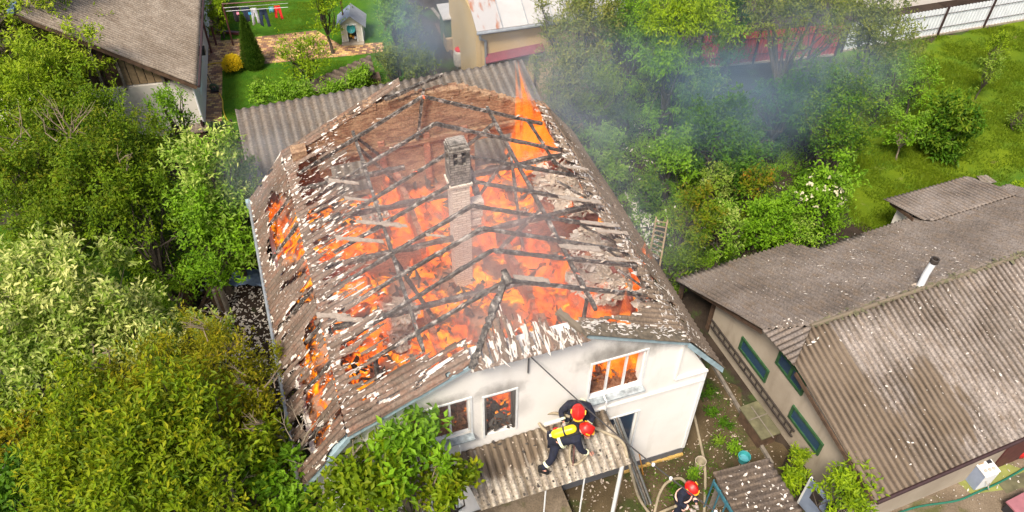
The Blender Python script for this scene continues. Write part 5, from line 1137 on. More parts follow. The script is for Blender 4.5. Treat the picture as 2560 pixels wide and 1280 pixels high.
# pole frame
pf = empty('pole_frame', at(1457, 372), 0, 'thin crooked pole rack standing by the back right corner of the burning house', 'rack'); z0 = at(1457, 372)
for a_, b_ in [((1457, 372, 0), (1457, 312, 1.5)), ((1400, 215, 1.5), (1457, 308, 1.5)), ((1380, 235, 1.2), (1440, 345, 1.2)), ((1340, 205, 1.6), (1390, 290, 1.4)), ((1405, 322, 1.3), (1457, 308, 1.5)), ((1432, 332, 1.2), (1457, 308, 1.5)), ((1440, 345, 0), (1440, 335, 1.3)), ((1400, 240, 0), (1400, 215, 1.5))]:
    MB().beam(tuple(at(*a_) - z0), tuple(at(*b_) - z0), .035, .035).build('pole', MAT['wood_ladder'], pf)
# scrap sheet lying by the right house
c = at(2462, 452, .1); sc = [at(2440, 440, .25), at(2466, 437, .25), at(2492, 455, .1), at(2462, 462, .1)]
o = corr('scrap_sheet', [tuple(q) for q in sc], tuple(sc[2] - sc[1]), 'sheet_shed', None, pitch=.17, amp=.02, dv=.2, lap=3, seed=77); tag(o, 'loose piece of wavy sheet on the grass behind the right house', 'roof sheet')
# timber and tarp in the left alley
b = at(562, 775); o = MB(); 
ts = empty('timber_post', b, 0, 'thick split timber post standing in the left alley', 'post')
for i in range(3): MB().box(((i - 1) * .11, 0, .55), (.10, .22, 1.1 + .05 * i)).build('timber', MAT['wood_brown' if i % 2 else 'wood_grey'], ts, bevel=.01)
for i, (a_, b_) in enumerate([((500, 735, .05), (545, 712, .35)), ((508, 760, .05), (552, 730, .25)), ((515, 718, .3), (540, 762, .05)), ((498, 775, .05), (528, 715, .5))]): tag(MB().beam(tuple(at(*a_)), tuple(at(*b_)), .12, .06).build('scrap_timber', MAT['wood_brown']), 'brown timber offcut in the heap beside the board fence', 'timber', 'timber offcuts in the left alley')
cx_ = at(622, 695, .15); mm = MB(); vs = []
nn_ = 14; G = []
for i in range(nn_):
    for j in range(nn_): G.append((cx_[0] + (i / (nn_ - 1) - .5) * 1.3, cx_[1] + (j / (nn_ - 1) - .5) * .8, .12 + .14 * noise.noise(Vector((i * .5, j * .5, 0))) + .1 * math.sin(i / (nn_ - 1) * math.pi)))
idx = np.arange(nn_ * nn_).reshape(nn_, nn_); F = np.stack([idx[:-1, :-1], idx[1:, :-1], idx[1:, 1:], idx[:-1, 1:]], -1).reshape(-1, 4)
o = mesh_np('blue_tarp', G, F4=F, mats=[MAT['tarp_blue']], smooth=True); tag(o, 'crumpled blue tarpaulin by the left wall of the burning house', 'tarpaulin')
# yard poles, clothes line, sprayer
yp = empty('pergola_poles', at(529, 132), LF.yaw, 'dark red-brown steel poles beside the white house at the upper left', 'pergola'); b0 = at(529, 132)
rot = Matrix.Rotation(-LF.yaw, 3, 'Z')
for a_, h_ in [((529, 132), 2.4), ((515, 95), 2.4), ((505, 60), 2.4), ((541, 112), 1.0)]:
    p = rot @ Vector(at(*a_) - b0); MB().tube([(p.x, p.y, 0), (p.x, p.y, h_)], .05, 8).build('pole', MAT['red_brown_metal'], yp)
o = MB().beam(tuple(at(528, 76, .12)), tuple(at(598, 83, .12)), .16, .12).build('steel_channel', MAT['red_brown_metal']); tag(o, 'red-brown steel channel lying across the brick path', 'channel')
cb_ = at(583, 113); cl_ = empty('clothesline', cb_, 0, 'clothesline of brown poles and wires over the back lawn', 'clothesline')
c2 = at(790, 60); zt = 2.25
MB().tube([(0, 0, 0), (0, 0, zt)], .04, 8).build('pole', MAT['red_brown_metal'], cl_)
pE = at(850, -10, zt) - cb_; MB().tube([(pE[0], pE[1], -.0), (pE[0], pE[1], zt)], .04, 8).build('pole', MAT['red_brown_metal'], cl_)
pA = at(556, 10, zt) - cb_
MB().tube([tuple(pA), tuple(pE)], .03, 6).build('crossbar', MAT['red_brown_metal'], cl_)
pB = at(556, 32, zt - .25) - cb_; MB().tube([tuple(pA - np.array([0, 0, .2])), tuple(at(720, 8, 1.95) - cb_)], .010, 5).build('wire', MAT['wire_white'], cl_)
for t_, px_ in ((0, 0),): pass
wA = at(565, 28, 2.0); wB = at(720, 18, 2.0); MB().tube([tuple(wA - cb_), tuple(wB - cb_)], .010, 5).build('wire', MAT['wire_white'], cl_)
def garment(px, py, z, wid, hgt, kind, mat, label, cat):
    p = at(px, py, z); d = (wB - wA)[:2]; rz = math.atan2(d[1], d[0]); nx_, nz_ = 12, 14; vs = []; F4 = []
    def prof(u, v):   # keep cell
        if kind == 'trousers': return not (v > .38 and abs(u - .5) < .10 + .14 * (v - .38))
        if kind == 'shirt': return not (v > .35 and (u < .18 or u > .82)) 
        return True
    for i in range(nx_ + 1):
        for j in range(nz_ + 1):
            u, v = i / nx_, j / nz_; sp_ = 1 + (.45 * (v) if kind == 'trousers' else 0)
            vs.append(((u - .5) * wid * sp_, .03 * math.sin(u * 9 + px) * (.3 + v) + .02 * math.sin(v * 7), -v * hgt * (1 - .06 * math.sin(u * 5 + px))))
    for i in range(nx_):
        for j in range(nz_):
            if prof((i + .5) / nx_, (j + .5) / nz_): a = i * (nz_ + 1) + j; F4.append((a, a + nz_ + 1, a + nz_ + 2, a + 1))
    o = mesh_np(cat.replace(' ', '_'), vs, F4=F4, mats=[MAT[mat]], smooth=True); o.location = tuple(p); o.rotation_euler = (0, 0, rz); md = o.modifiers.new('t', 'SOLIDIFY'); md.thickness = .012
    return tag(o, label, cat, 'laundry on the clothesline')
garment(586, 16, 2.0, .42, .78, 'shirt', 'cloth_black', 'black shirt, leftmost on the clothesline', 'shirt')
garment(612, 18, 2.0, .40, .75, 'shirt', 'cloth_navy', 'very dark blue shirt, second from the left on the clothesline', 'shirt')
garment(633, 20, 2.0, .26, .85, 'trousers', 'cloth_white', 'white patterned leggings on the clothesline', 'leggings')
garment(655, 20, 2.0, .34, .98, 'trousers', 'cloth_jeans', 'dark blue jeans on the clothesline', 'jeans')
garment(677, 17, 2.0, .22, .30, 'towel', 'cloth_teal', 'small light blue cloth between the jeans and the red trousers', 'cloth')
garment(692, 14, 2.0, .28, .70, 'trousers', 'cloth_red', 'red trousers, rightmost on the clothesline', 'trousers')
garment(594, 30, 1.75, .10, .14, 'towel', 'cloth_pink', 'tiny pink sock pinned below the black shirt', 'sock')
garment(624, 30, 1.75, .14, .16, 'towel', 'cloth_blue', 'bright blue rag pinned between the dark shirt and the leggings', 'rag')
b = at(538, 228); sp2 = empty('hose_reel', b, .3, 'dark green hose reel on the brick path by the white house', 'hose reel')
torus('reel', (0, 0, .22), .16, .06, 'fence_green', M3=rot_to((.3, 1, .2)), parent=sp2); MB().box((0, 0, .06), (.34, .30, .08)).build('base', MAT['dark_plastic'], sp2); MB().tube([(0, 0, .1), (-.1, .15, .5), (-.16, .3, .75)], .02, 6).build('handle', MAT['dark_plastic'], sp2)
tube_thing('yellow_hose', [at(548, 232, .03), at(556, 250, .02), at(558, 275, .02), at(565, 295, .02), at(578, 312, .02), at(581, 330, .02)], .025, 'hose_yellow', 'yellow garden hose curling from the reel down the lawn edge', 'hose')
tube_thing('yellow_hose', [at(516, 163, .03), at(535, 158, .03), at(562, 156, .03)], .025, 'hose_yellow', 'short run of yellow hose crossing the brick path to the yellow bush', 'hose')
# fire hoses, cable
FH = 'fire hoses'
czf = lambda x, y: CZ0 + (y + .03) / 1.45 * (CZ0 - CZ1) + .07      # canopy surface height in house coordinates
def con(px, py, dz=0.0):
    z = 3.6
    for _ in range(6): p = HF.at(px, py, z); z = czf(p[0], min(0, max(-1.5, p[1]))) + dz
    return HF.w(p[0], p[1], z)
tube_thing('fire_hose', [con(1425, 1042, .5), con(1395, 1034, .45), con(1365, 1034, .35), con(1344, 1042, .2), con(1352, 1065, .05), con(1375, 1086, 0), con(1402, 1105, .03), con(1430, 1125, .05)], .04, 'hose_cloth', 'fire hose looping up against the white wall on the canopy', 'fire hose', FH)
tube_thing('fire_hose', [con(1478, 1066, .1), con(1510, 1080, .02), con(1545, 1096, .02), con(1560, 1112, .02), con(1568, 1140, .02), at(1580, 1185, 2.4), at(1598, 1245, .8), at(1630, 1290, .05), at(1655, 1310, .05)], .04, 'hose_cloth', 'fire hose running from the crew over the right end of the canopy', 'fire hose', FH)
tube_thing('fire_hose', [con(1432, 1085, .5), con(1428, 1105, .4), con(1424, 1135, .1), con(1428, 1158, .02), con(1442, 1160, .02), con(1458, 1148, .02), con(1468, 1138, .02)], .034, 'hose_cloth', 'short bend of fire hose hanging below the kneeling firefighter', 'fire hose', FH)
tube_thing('fire_hose', [at(1722, 1215, 1.1), at(1700, 1196, .9), at(1668, 1206, .35), at(1650, 1232, .05), at(1641, 1262, .05), at(1632, 1300, .05)], .042, 'hose_cloth', 'fire hose arching behind the firefighter on the ground', 'fire hose', FH)
tube_thing('fire_hose', [at(1690, 1265, .9), at(1672, 1272, .4), at(1650, 1282, .06), at(1625, 1296, .05)], .042, 'hose_cloth', 'short piece of fire hose left of the standing firefighter', 'fire hose', FH)
tube_thing('fire_hose', [at(1735, 1035, .05), at(1745, 1080, .05), at(1754, 1120, .05), at(1762, 1165, .05), at(1763, 1220, .05), at(1759, 1320, .05)], .042, 'hose_cloth', 'fire hose running straight past the beige bucket', 'fire hose', FH)
cA = HF.ony(1328, 893, -.05); cA = HF.w(*cA); cB = at(1842, 1318, 4.2)
pts = [cA + (cB - cA) * t - np.array([0, 0, .25 * math.sin(math.pi * t)]) for t in np.linspace(0, 1, 20)]
pc = empty('service_cable', cA, 0, 'dark overhead cable with white knobs from the gable down to the lower right', 'cable')
MB().tube([tuple(p - cA) for p in pts], .016, 6).build('cable', MAT['rope_dark'], pc)
for t in (.60, .685, .90):
    p = cA + (cB - cA) * t - np.array([0, 0, .25 * math.sin(math.pi * t)]) - cA; MB().lathe([(.02, -.04), (.04, -.03), (.04, .03), (.02, .04)], tuple(p), 8).build('insulator', MAT['wire_white'], pc)
o = MB().tube([tuple(con(1440, 1070, .5)), tuple(con(1432, 1165, .02))], .018, 6).build('pike_pole', MAT['red_brown_metal']); tag(o, 'thin dark pike pole standing on the canopy in front of the crew', 'pole')
# ---------------------------------------------------------------- people
def skin(name, J, E, mat, parent, root, sub=1):
    """J: joint -> (pos, radius or (rx, ry)); E: list of joint pairs"""
    names = list(J); me = bpy.data.meshes.new(name); me.from_pydata([J[n][0] for n in names], [(names.index(a), names.index(b)) for a, b in E], []); me.update()
    o = bpy.data.objects.new(name, me); COL.objects.link(o)
    md = o.modifiers.new('s', 'SKIN'); md.use_smooth_shade = True
    sv = me.skin_vertices[0].data
    for i, n in enumerate(names):
        r = J[n][1]; sv[i].radius = r if isinstance(r, tuple) else (r, r); sv[i].use_root = (n == root)
    m2 = o.modifiers.new('u', 'SUBSURF'); m2.levels = sub; m2.render_levels = sub
    bake_mods(o); o.data.materials.clear(); o.data.materials.append(MAT[mat]); o.data.polygons.foreach_set('use_smooth', [True] * len(o.data.polygons)); o.name = name; o.parent = parent; return o
def V3(*a): return Vector(a)
def person(loc, rz, J, label, tank=False, head_dir=(0, 1, 0), bands='band_reflective', gloves=True):
    """J in local metres: pelvis chest neck head  shL elL haL shR elR haR  hiL knL anL toL hiR knR anR toR ; facing +y"""
    p = empty('person', loc, rz, label, 'person'); p.scale = (1.08, 1.08, 1.08); V = {k: Vector(v) for k, v in J.items()}
    rad = dict(pelvis=(.13, .11), chest=(.15, .11), neck=.055, head=.085, shL=.06, elL=.042, haL=.03, shR=.06, elR=.042, haR=.03, hiL=.08, knL=.055, anL=.04, toL=.035, hiR=.08, knR=.055, anR=.04, toR=.035)
    E = [('pelvis', 'chest'), ('chest', 'neck'), ('neck', 'head'), ('chest', 'shL'), ('shL', 'elL'), ('elL', 'haL'), ('chest', 'shR'), ('shR', 'elR'), ('elR', 'haR'), ('pelvis', 'hiL'), ('hiL', 'knL'), ('knL', 'anL'), ('anL', 'toL'), ('pelvis', 'hiR'), ('hiR', 'knR'), ('knR', 'anR'), ('anR', 'toR')]
    hd = Vector(head_dir).normalized()
    body = skin('body', {k: (V[k], rad[k]) for k in V}, E, 'skin', p, 'pelvis')
    # hands: palm and five separate fingers
    for s in 'LR':
        h = V['ha' + s]; f = (h - V['el' + s]).normalized(); side = f.cross(Vector((0, 0, 1))); side = side.normalized() if side.length > .1 else Vector((1, 0, 0)); dn = f.cross(side)
        J2 = {'w': (h - f * .02, .026), 'p': (h + f * .05, (.036, .018))}; E2 = [('w', 'p')]
        hb = MB(); hb.beam(tuple(h), tuple(h + f * .085), .08, .03, up=tuple(dn))
        for i, (o_, L_) in enumerate([(-.032, .062), (-.011, .075), (.011, .07), (.032, .055)]):
            a = h + f * .08 + side * o_; b = a + f * L_ * .55 - dn * .012; c = b + f * L_ * .3 - dn * .03; hb.tube([tuple(a), tuple(b), tuple(c)], [.0095, .009, .007], 6)
        a = h + f * .02 + side * .04; hb.tube([tuple(a), tuple(a + side * .03 + f * .03), tuple(a + side * .035 + f * .06 - dn * .01)], [.012, .011, .008], 6)
        hb.build('glove' if gloves else 'hand', MAT['glove_grey' if gloves else 'skin'], p, smooth=True)
    # face under the helmet
    fc = V['head'] + hd * .075; fb = MB(); fb.lathe([(.012, 0), (.016, .02), (.006, .045)], tuple(fc + hd * .02), 6, rot_to(Vector((0, 0, 1)))); fb.build('nose', MAT['skin'], body)
    rt_ = hd.cross(Vector((0, 0, 1))).normalized()
    for s in (-1, 1): MB().lathe([(.011, -.004), (.011, .004), (.002, .008)], tuple(fc + rt_ * s * .032 + Vector((0, 0, .04))), 8, rot_to(hd)).build('eye', MAT['dark_plastic'], body)
    MB().box(tuple(fc + hd * .008 - Vector((0, 0, .035))), (.045, .012, .01)).build('mouth', MAT['red_brown_metal'], body)
    # jacket and trousers
    JJ = {k: (V[k], r) for k, r in dict(pelvis=(.19, .15), chest=(.23, .165), neck=(.10, .10), shL=(.105, .10), elL=(.078, .078), haL=(.058, .058), shR=(.105, .10), elR=(.078, .078), haR=(.058, .058)).items()}
    JJ['haL'] = (V['haL'] - (V['haL'] - V['elL']).normalized() * .03, .055); JJ['haR'] = (V['haR'] - (V['haR'] - V['elR']).normalized() * .03, .055)
    skin('jacket', JJ, [e for e in E if e[0] in JJ and e[1] in JJ], 'uniform_navy', p, 'pelvis', 2)
    JT = {k: (V[k], r) for k, r in dict(pelvis=(.18, .145), hiL=(.125, .12), knL=(.09, .09), anL=(.075, .075), hiR=(.125, .12), knR=(.09, .09), anR=(.075, .075)).items()}
    skin('trousers', JT, [e for e in E if e[0] in JT and e[1] in JT], 'uniform_navy', p, 'pelvis', 2)
    for s in 'LR':
        a, t = V['an' + s], V['to' + s]; b = MB(); b.tube([tuple(a + Vector((0, 0, .12))), tuple(a + Vector((0, 0, .02))), tuple(a + Vector((0, 0, -.04)))], [.07, .065, .06], 10); b.beam(tuple(a - (t - a) * .35 - Vector((0, 0, .035))), tuple(t + (t - a).normalized() * .06 - Vector((0, 0, .02))), .10, .09); b.build('boot', MAT['boot_black'], p, bevel=.015)
    def band(a, b, t, r, name='reflective_band', w_=.05):
        d = (b - a).normalized(); c = a + (b - a) * t; MB().lathe([(r, -w_ / 2), (r * 1.02, 0), (r, w_ / 2)], tuple(c), 16, rot_to(d)).build(name, MAT[bands], p)
    for s in 'LR':
        band(V['el' + s], V['ha' + s], .62, .072); band(V['kn' + s], V['an' + s], .45, .090, w_=.06)
    d = (V['chest'] - V['pelvis']).normalized()
    rt_b = (V['shR'] - V['shL']).normalized(); nb = rt_b.cross(d).normalized()
    Mx = Matrix((rt_b, nb, d)).transposed()
    for t in (.28, .36):
        pts = [V['pelvis'] + (V['chest'] - V['pelvis']) * t + Mx @ Vector((math.cos(a) * .235, math.sin(a) * .185, 0)) for a in np.linspace(0, 2 * math.pi, 21)]
        MB().tube([tuple(q) for q in pts], .018, 5, cap=False).build('reflective_band', MAT[bands], p)
    # helmet
    up_ = (V['head'] - V['neck']).normalized(); up_ = (up_ + Vector((0, 0, .4))).normalized(); f = (hd - up_ * hd.dot(up_)).normalized(); r_ = f.cross(up_); Mh = Matrix((r_, f, up_)).transposed()
    bm = bmesh.new(); bmesh.ops.create_uvsphere(bm, u_segments=24, v_segments=16, radius=1)
    bmesh.ops.delete(bm, geom=[v for v in bm.verts if v.co.z < -.35], context='VERTS')
    for v in bm.verts:
        c = v.co; k = 1.12 if c.z < -.15 else 1.0; ridge = .08 * math.exp(-(c.x * 5) ** 2) * max(0, c.z)
        v.co = Vector((c.x * .155 * k, c.y * .185 * k, c.z * .150 + ridge * .35))
    me = bpy.data.meshes.new('helmet'); bm.to_mesh(me); bm.free(); me.materials.append(MAT['helmet_red']); me.polygons.foreach_set('use_smooth', [True] * len(me.polygons))
    me.transform(Mh.to_4x4()); h = bpy.data.objects.new('helmet', me); h.location = V['head'] + up_ * .045; link(h, p); sm_ = h.modifiers.new('t', 'SOLIDIFY'); sm_.thickness = .006
    cb3 = MB(); cb3.tube([tuple(Mh @ Vector((0, math.cos(a) * .165, math.sin(a) * .150 + .030))) for a in np.linspace(.5, 2.6, 10)], .012, 6); cb3.build('helmet_comb', MAT['helmet_red'], h)
    MB().tube([tuple(Mh @ Vector((math.sin(a) * .158, math.cos(a) * .190, .035))) for a in np.linspace(-.7, .7, 8)], .022, 6).build('helmet_badge', MAT['helmet_gold'], h)
    for s in (-1, 1): MB().tube([tuple(Mh @ Vector((s * .160, y_, .035))) for y_ in (-.07, -.03, .03)], .018, 6).build('helmet_badge', MAT['helmet_gold'], h)
    if tank:
        c = V['chest'] - nb * 0; back = -nb if (-nb).z > nb.z else nb
        a = V['pelvis'] + d * .05 + back * .26; b = V['neck'] + back * .20 - d * .02; L = (b - a).length
        tk = MB().lathe([(.02, -.02), (.07, 0), (.098, .05), (.10, .1), (.10, L - .1), (.09, L - .04), (.05, L), (.02, L + .01)], tuple(a), 18, rot_to(b - a)).build('air_tank', MAT['tank_yellow'], p, smooth=True)
        MB().lathe([(.103, L * .48), (.105, L * .52), (.103, L * .56)], tuple(a), 18, rot_to(b - a)).build('tank_strap', MAT['dark_plastic'], tk)
        MB().tube([tuple(a - (b - a).normalized() * .06), tuple(a)], .035, 8).build('tank_valve', MAT['band_reflective'], tk)
        MB().beam(tuple(a - back * .11), tuple(b - back * .10), .22, .05, up=tuple(back)).build('harness', MAT['dark_plastic'], p)
    return p
stand = dict(pelvis=(0, 0, .96), chest=(0, .03, 1.36), neck=(0, .06, 1.52), head=(0, .12, 1.66), shL=(-.20, .03, 1.42), elL=(-.27, .12, 1.15), haL=(-.10, .34, 1.08), shR=(.20, .03, 1.42), elR=(.27, .12, 1.15), haR=(.10, .36, 1.05),
             hiL=(-.10, 0, .90), knL=(-.13, .06, .50), anL=(-.14, 0, .10), toL=(-.16, .16, .05), hiR=(.10, 0, .90), knR=(.14, .05, .50), anR=(.16, -.02, .10), toR=(.19, .14, .05))
g3 = at(1722, 1206, 1.84)
person((g3[0] - .04, g3[1] - .02, 0), R(-140), dict(stand, haL=(-.04, .40, 1.12), haR=(.12, .36, 1.02), head=(0, .14, 1.64)), 'firefighter standing on the ground at the bottom, dark blue coat, gloved hands together', head_dir=(0, 1, -.5), bands='band_pink')
# kneeling one with the air tank, facing right, bent forward over the hose
g2 = con(1402, 1125)
bend = dict(pelvis=(0, -.10, .62), chest=(0, .30, .86), neck=(0, .46, .93), head=(.02, .56, 1.0), shL=(-.21, .34, .88), elL=(-.30, .46, .62), haL=(-.20, .62, .45), shR=(.21, .34, .86), elR=(.30, .46, .56), haR=(.24, .66, .36),
            hiL=(-.12, -.10, .60), knL=(-.16, .20, .40), anL=(-.20, -.08, .10), toL=(-.20, .08, .05), hiR=(.12, -.12, .58), knR=(.34, -.22, .34), anR=(.42, -.48, .10), toR=(.46, -.34, .05))
person(tuple(g2 - np.array([.06, .10, .03])), R(-84), bend, 'firefighter bent forward on the canopy with a yellow air tank on the back, red helmet', tank=True, head_dir=(0, 1, -.6), gloves=False)
g1 = con(1440, 1062)
crouch = dict(pelvis=(0, -.22, .50), chest=(0, .06, .86), neck=(0, .20, .98), head=(.0, .33, 1.05), shL=(-.24, .08, .92), elL=(-.38, .16, .68), haL=(-.24, .34, .52), shR=(.24, .08, .92), elR=(.40, .14, .72), haR=(.30, .36, .60),
              hiL=(-.13, -.22, .48), knL=(-.24, .16, .46), anL=(-.24, -.02, .10), toL=(-.28, .14, .05), hiR=(.13, -.22, .48), knR=(.24, .14, .40), anR=(.24, -.1, .10), toR=(.28, .06, .05))
person(tuple(g1 - np.array([0, -.02, .05])), R(175), crouch, 'firefighter crouching by the white wall behind the one with the air tank', head_dir=(0, 1, -.8))
pk2 = con(1392, 1076, .1); o = MB().box((0, 0, 0), (.20, .14, .12)).build('red_pouch', MAT['red_plastic'], bevel=.03); o.location = tuple(pk2); tag(o, 'small dark red pouch on the canopy behind the yellow tank', 'pouch')
# ---------------------------------------------------------------- plants
def leaves_mesh(name, P, Dr, N, L, Wd, var, mat, parent=None, fold=.18, midw=.45):
    """one folded four-point blade per leaf. P base, Dr direction, N normal (all n x 3), L, Wd lengths"""
    n = len(P); Dr = Dr / np.linalg.norm(Dr, axis=1, keepdims=True); Sd = np.cross(Dr, N); Sd /= np.linalg.norm(Sd, axis=1, keepdims=True) + 1e-9; Nn = np.cross(Sd, Dr)
    L = L[:, None]; Wd = Wd[:, None]; V = np.zeros((n, 4, 3)); V[:, 0] = P; mid = P + Dr * L * midw + Nn * Wd * fold
    V[:, 1] = mid + Sd * Wd * .5; V[:, 2] = P + Dr * L - Nn * L * .06; V[:, 3] = mid - Sd * Wd * .5
    b = np.arange(n)[:, None] * 4; F3 = np.concatenate([b + np.array([[0, 1, 2]]), b + np.array([[0, 2, 3]])])
    A = np.repeat(np.concatenate([var, np.ones((n, 1))], 1)[:, None, :], 4, 1)
    return mesh_np(name, V.reshape(-1, 3), F3=F3, mats=[MAT[mat]], parent=parent, attr=A.reshape(-1, 4))
def unit(n, rr):
    v = rr.normal(size=(n, 3)); return v / np.linalg.norm(v, axis=1, keepdims=True)
def crown(name, lobes, mat, rr, leaf=(.09, .04), dens=1.0, clump_r=.28, tipamt=.35, droop=0.0, parent=None, up=.6, per=26, whorl=.5):
    """lobes: (centre, (rx, ry, rz)). Twig-end clumps over each lobe, leaves in rosettes round the clumps"""
    cs = []; outd = []
    for c, r in lobes:
        r = np.array(r); area = 4 * math.pi * ((r[0] * r[1]) ** .5 * r[2]) ** 1.0 ; n = max(5, int(area / (clump_r * clump_r) * .55 * dens))
        u = unit(n, rr); u[:, 2] = np.where(u[:, 2] < -.35, -u[:, 2], u[:, 2]); k = 1 - np.abs(rr.normal(0, .26, n)); bump = np.array([1 + .42 * noise.noise(Vector((a[0] * 2 + c[0], a[1] * 2 + c[1], a[2] * 2))) for a in u])
        cs.append(np.array(c) + u * r * (k * bump)[:, None]); outd.append(u)
    C = np.concatenate(cs); U = np.concatenate(outd); nc = len(C); m = per
    cr = clump_r * rr.uniform(.6, 1.25, nc)
    ax = U + np.array([0, 0, up]) + rr.normal(0, .35, (nc, 3)); ax /= np.linalg.norm(ax, axis=1, keepdims=True)
    ci = np.repeat(np.arange(nc), m); n = nc * m
    t = rr.uniform(-1, 1, n); off = unit(n, rr) * (rr.uniform(0, 1, n) ** .5)[:, None] * np.array([1, 1, .6])
    P = C[ci] + ax[ci] * (t * cr[ci] * 1.1)[:, None] + off * (cr[ci] * .62)[:, None]
    Dr = unit(n, rr) * .9 + ax[ci] * whorl + off * .5 + np.array([0, 0, -droop]); Nn = unit(n, rr) * .55 + np.array([0, 0, 1.0]) + U[ci] * .4
    L = leaf[0] * rr.uniform(.65, 1.25, n); Wd = leaf[1] * rr.uniform(.75, 1.2, n)
    cl = rr.uniform(0, 1, nc); tipc = rr.uniform(0, 1, nc) ** 2
    hz = np.clip((C[:, 2] - C[:, 2].min()) / (np.ptp(C[:, 2]) + .01), 0, 1)
    var = np.stack([rr.uniform(0, 1, n), cl[ci], np.clip(tipamt * (tipc[ci] * .9 + .3 * (t > .3)) * rr.uniform(.2, 1.6, n) * (.35 + .9 * hz[ci]), 0, 1)], -1)
    o = leaves_mesh(name, P, Dr, Nn, L, Wd, var, mat, parent); return o, C
def limbs(name, base, C, rr, r0, mat='bark', parent=None, n=14, fork=.35, bare=()):
    m = MB(); top = C.mean(0); fk = np.array([base[0], base[1], base[2] + (top[2] - base[2]) * fork]) + np.array([rr.normal(0, .1), rr.normal(0, .1), 0])
    m.tube([tuple(base - np.array([0, 0, .05])), tuple(base + (fk - base) * .5 + rr.normal(0, .04, 3)), tuple(fk)], [r0 * 1.25, r0, r0 * .85], 8)
    idx = rr.choice(len(C), min(n, len(C)), replace=False); 
    for i in idx:
        e = C[i]; mid = fk + (e - fk) * .45 + np.array([0, 0, .18 * np.linalg.norm(e - fk)]) * .4 + rr.normal(0, .10, 3); q = fk + (e - fk) * .75 + rr.normal(0, .08, 3)
        m.tube([tuple(fk), tuple(mid), tuple(q), tuple(e)], [r0 * .55, r0 * .33, r0 * .18, r0 * .06], 5)
        for _ in range(2):
            e2 = C[rr.integers(len(C))]
            if np.linalg.norm(e2 - mid) < 1.8: m.tube([tuple(mid), tuple((mid + e2) / 2 + rr.normal(0, .08, 3)), tuple(e2)], [r0 * .25, r0 * .14, r0 * .04], 4)
    return m.build(name, MAT[mat], parent)
def bare_twigs(c, rr, n, L, parent, mat='twig', r=.018, dirv=(0, 0, 1), name='bare_branch'):
    m = MB(); c = np.array(c, float)
    for i in range(n):
        d = unit(1, rr)[0] * .8 + np.array(dirv); d /= np.linalg.norm(d); a = c + rr.normal(0, .15, 3); b = a + d * L * rr.uniform(.5, 1); k = (a + b) / 2 + rr.normal(0, .12 * L, 3) * .4
        m.tube([tuple(a), tuple(k), tuple(b)], [r, r * .7, r * .3], 4)
        for _ in range(3):
            s = k + (b - k) * rr.uniform(0, .8); e = s + (d + unit(1, rr)[0] * .9) * L * .25; m.tube([tuple(s), tuple(e)], [r * .5, r * .2], 4)
    return m.build(name, MAT[mat], parent)
TR = 0
LSC = 1.3
def tree(px, py, zc, rpx, hpx=None, mat='leaf_mid', label='', name='tree', cat='tree', leaf=(.10, .045), dens=1.0, clump_r=.30, tip=.35, nl=7, group=None, seed=None, base=None, r0=.12, per=26, droop=0.0, twigs=0, bark='bark', up=.6, flat=.8, spread=1.0, lim=14, twmat='twig', fork=.35, skirt=4, shoots=1.0):
    """a tree whose crown is centred on photo pixel (px, py) at height zc; rpx = half width in photo pixels"""
    global TR
    TR += 1; leaf = (leaf[0] * LSC, leaf[1] * LSC); per = int(per * .62); rr = np.random.default_rng(seed or 100 + TR); c = at(px, py, zc); k = dist(c) / FPX; rx = rpx * k; rz = min((hpx or rpx * flat) * k * 1.15, zc * .92)
    root = empty(name, (c[0] + (base[0] if base else 0), c[1] + (base[1] if base else 0), 0), 0, label, cat, group); o0 = np.array([c[0] + (base[0] if base else 0), c[1] + (base[1] if base else 0), 0])
    lobes = []; C0 = c - o0
    for i in range(nl):
        a = 2 * math.pi * (i + rr.uniform(-.4, .6)) / nl; rad = rx * rr.uniform(.28, .74) * spread; zz = rr.uniform(-.55, .45) * rz
        s = rx * rr.uniform(.22, .48); lobes.append((C0 + np.array([math.cos(a) * rad, math.sin(a) * rad, zz]), (s * rr.uniform(.8, 1.2), s * rr.uniform(.8, 1.2), min(s * rr.uniform(.7, 1.1), rz * .7))))
    lobes.append((C0 + np.array([rr.normal(0, .1) * rx, rr.normal(0, .1) * rx, rz * .25]), (rx * .45, rx * .45, rz * .6)))
    for i in range(int(nl * shoots)):       # shoots that break the outline
        a = rr.uniform(0, 2 * math.pi); q = rr.uniform(.2, .85) * rx; lobes.append((C0 + np.array([math.cos(a) * q, math.sin(a) * q, rz * (1 - (q / rx) ** 2) ** .5 * rr.uniform(.55, .95)]), (rx * rr.uniform(.07, .14), rx * rr.uniform(.07, .14), rz * rr.uniform(.2, .4))))
    if skirt:
        for i in range(skirt):
            a = 2 * math.pi * (i + rr.uniform(0, .7)) / skirt; rad = rx * rr.uniform(.25, .65); s = rx * rr.uniform(.25, .42); lobes.append((np.array([C0[0] * 0 + math.cos(a) * rad, math.sin(a) * rad, max(.3, (C0[2] - rz * .6) * rr.uniform(.3, .8))]), (s, s, max(.3, min(s, C0[2] * .4)))))
    lobes = [(np.array([l[0][0], l[0][1], max(l[0][2], l[1][2] * .7 + .05)]), l[1]) for l in lobes]
    cr, C = crown('crown', lobes, MAT and mat, rr, leaf, dens, clump_r, tip, droop, root, up, per)
    limbs('trunk', np.zeros(3), C, rr, r0, bark, root, lim, fork)
    if twigs: bare_twigs(C[np.argmax(C[:, 2])], rr, twigs, rx * .45, root, twmat, r=.02)
    return root
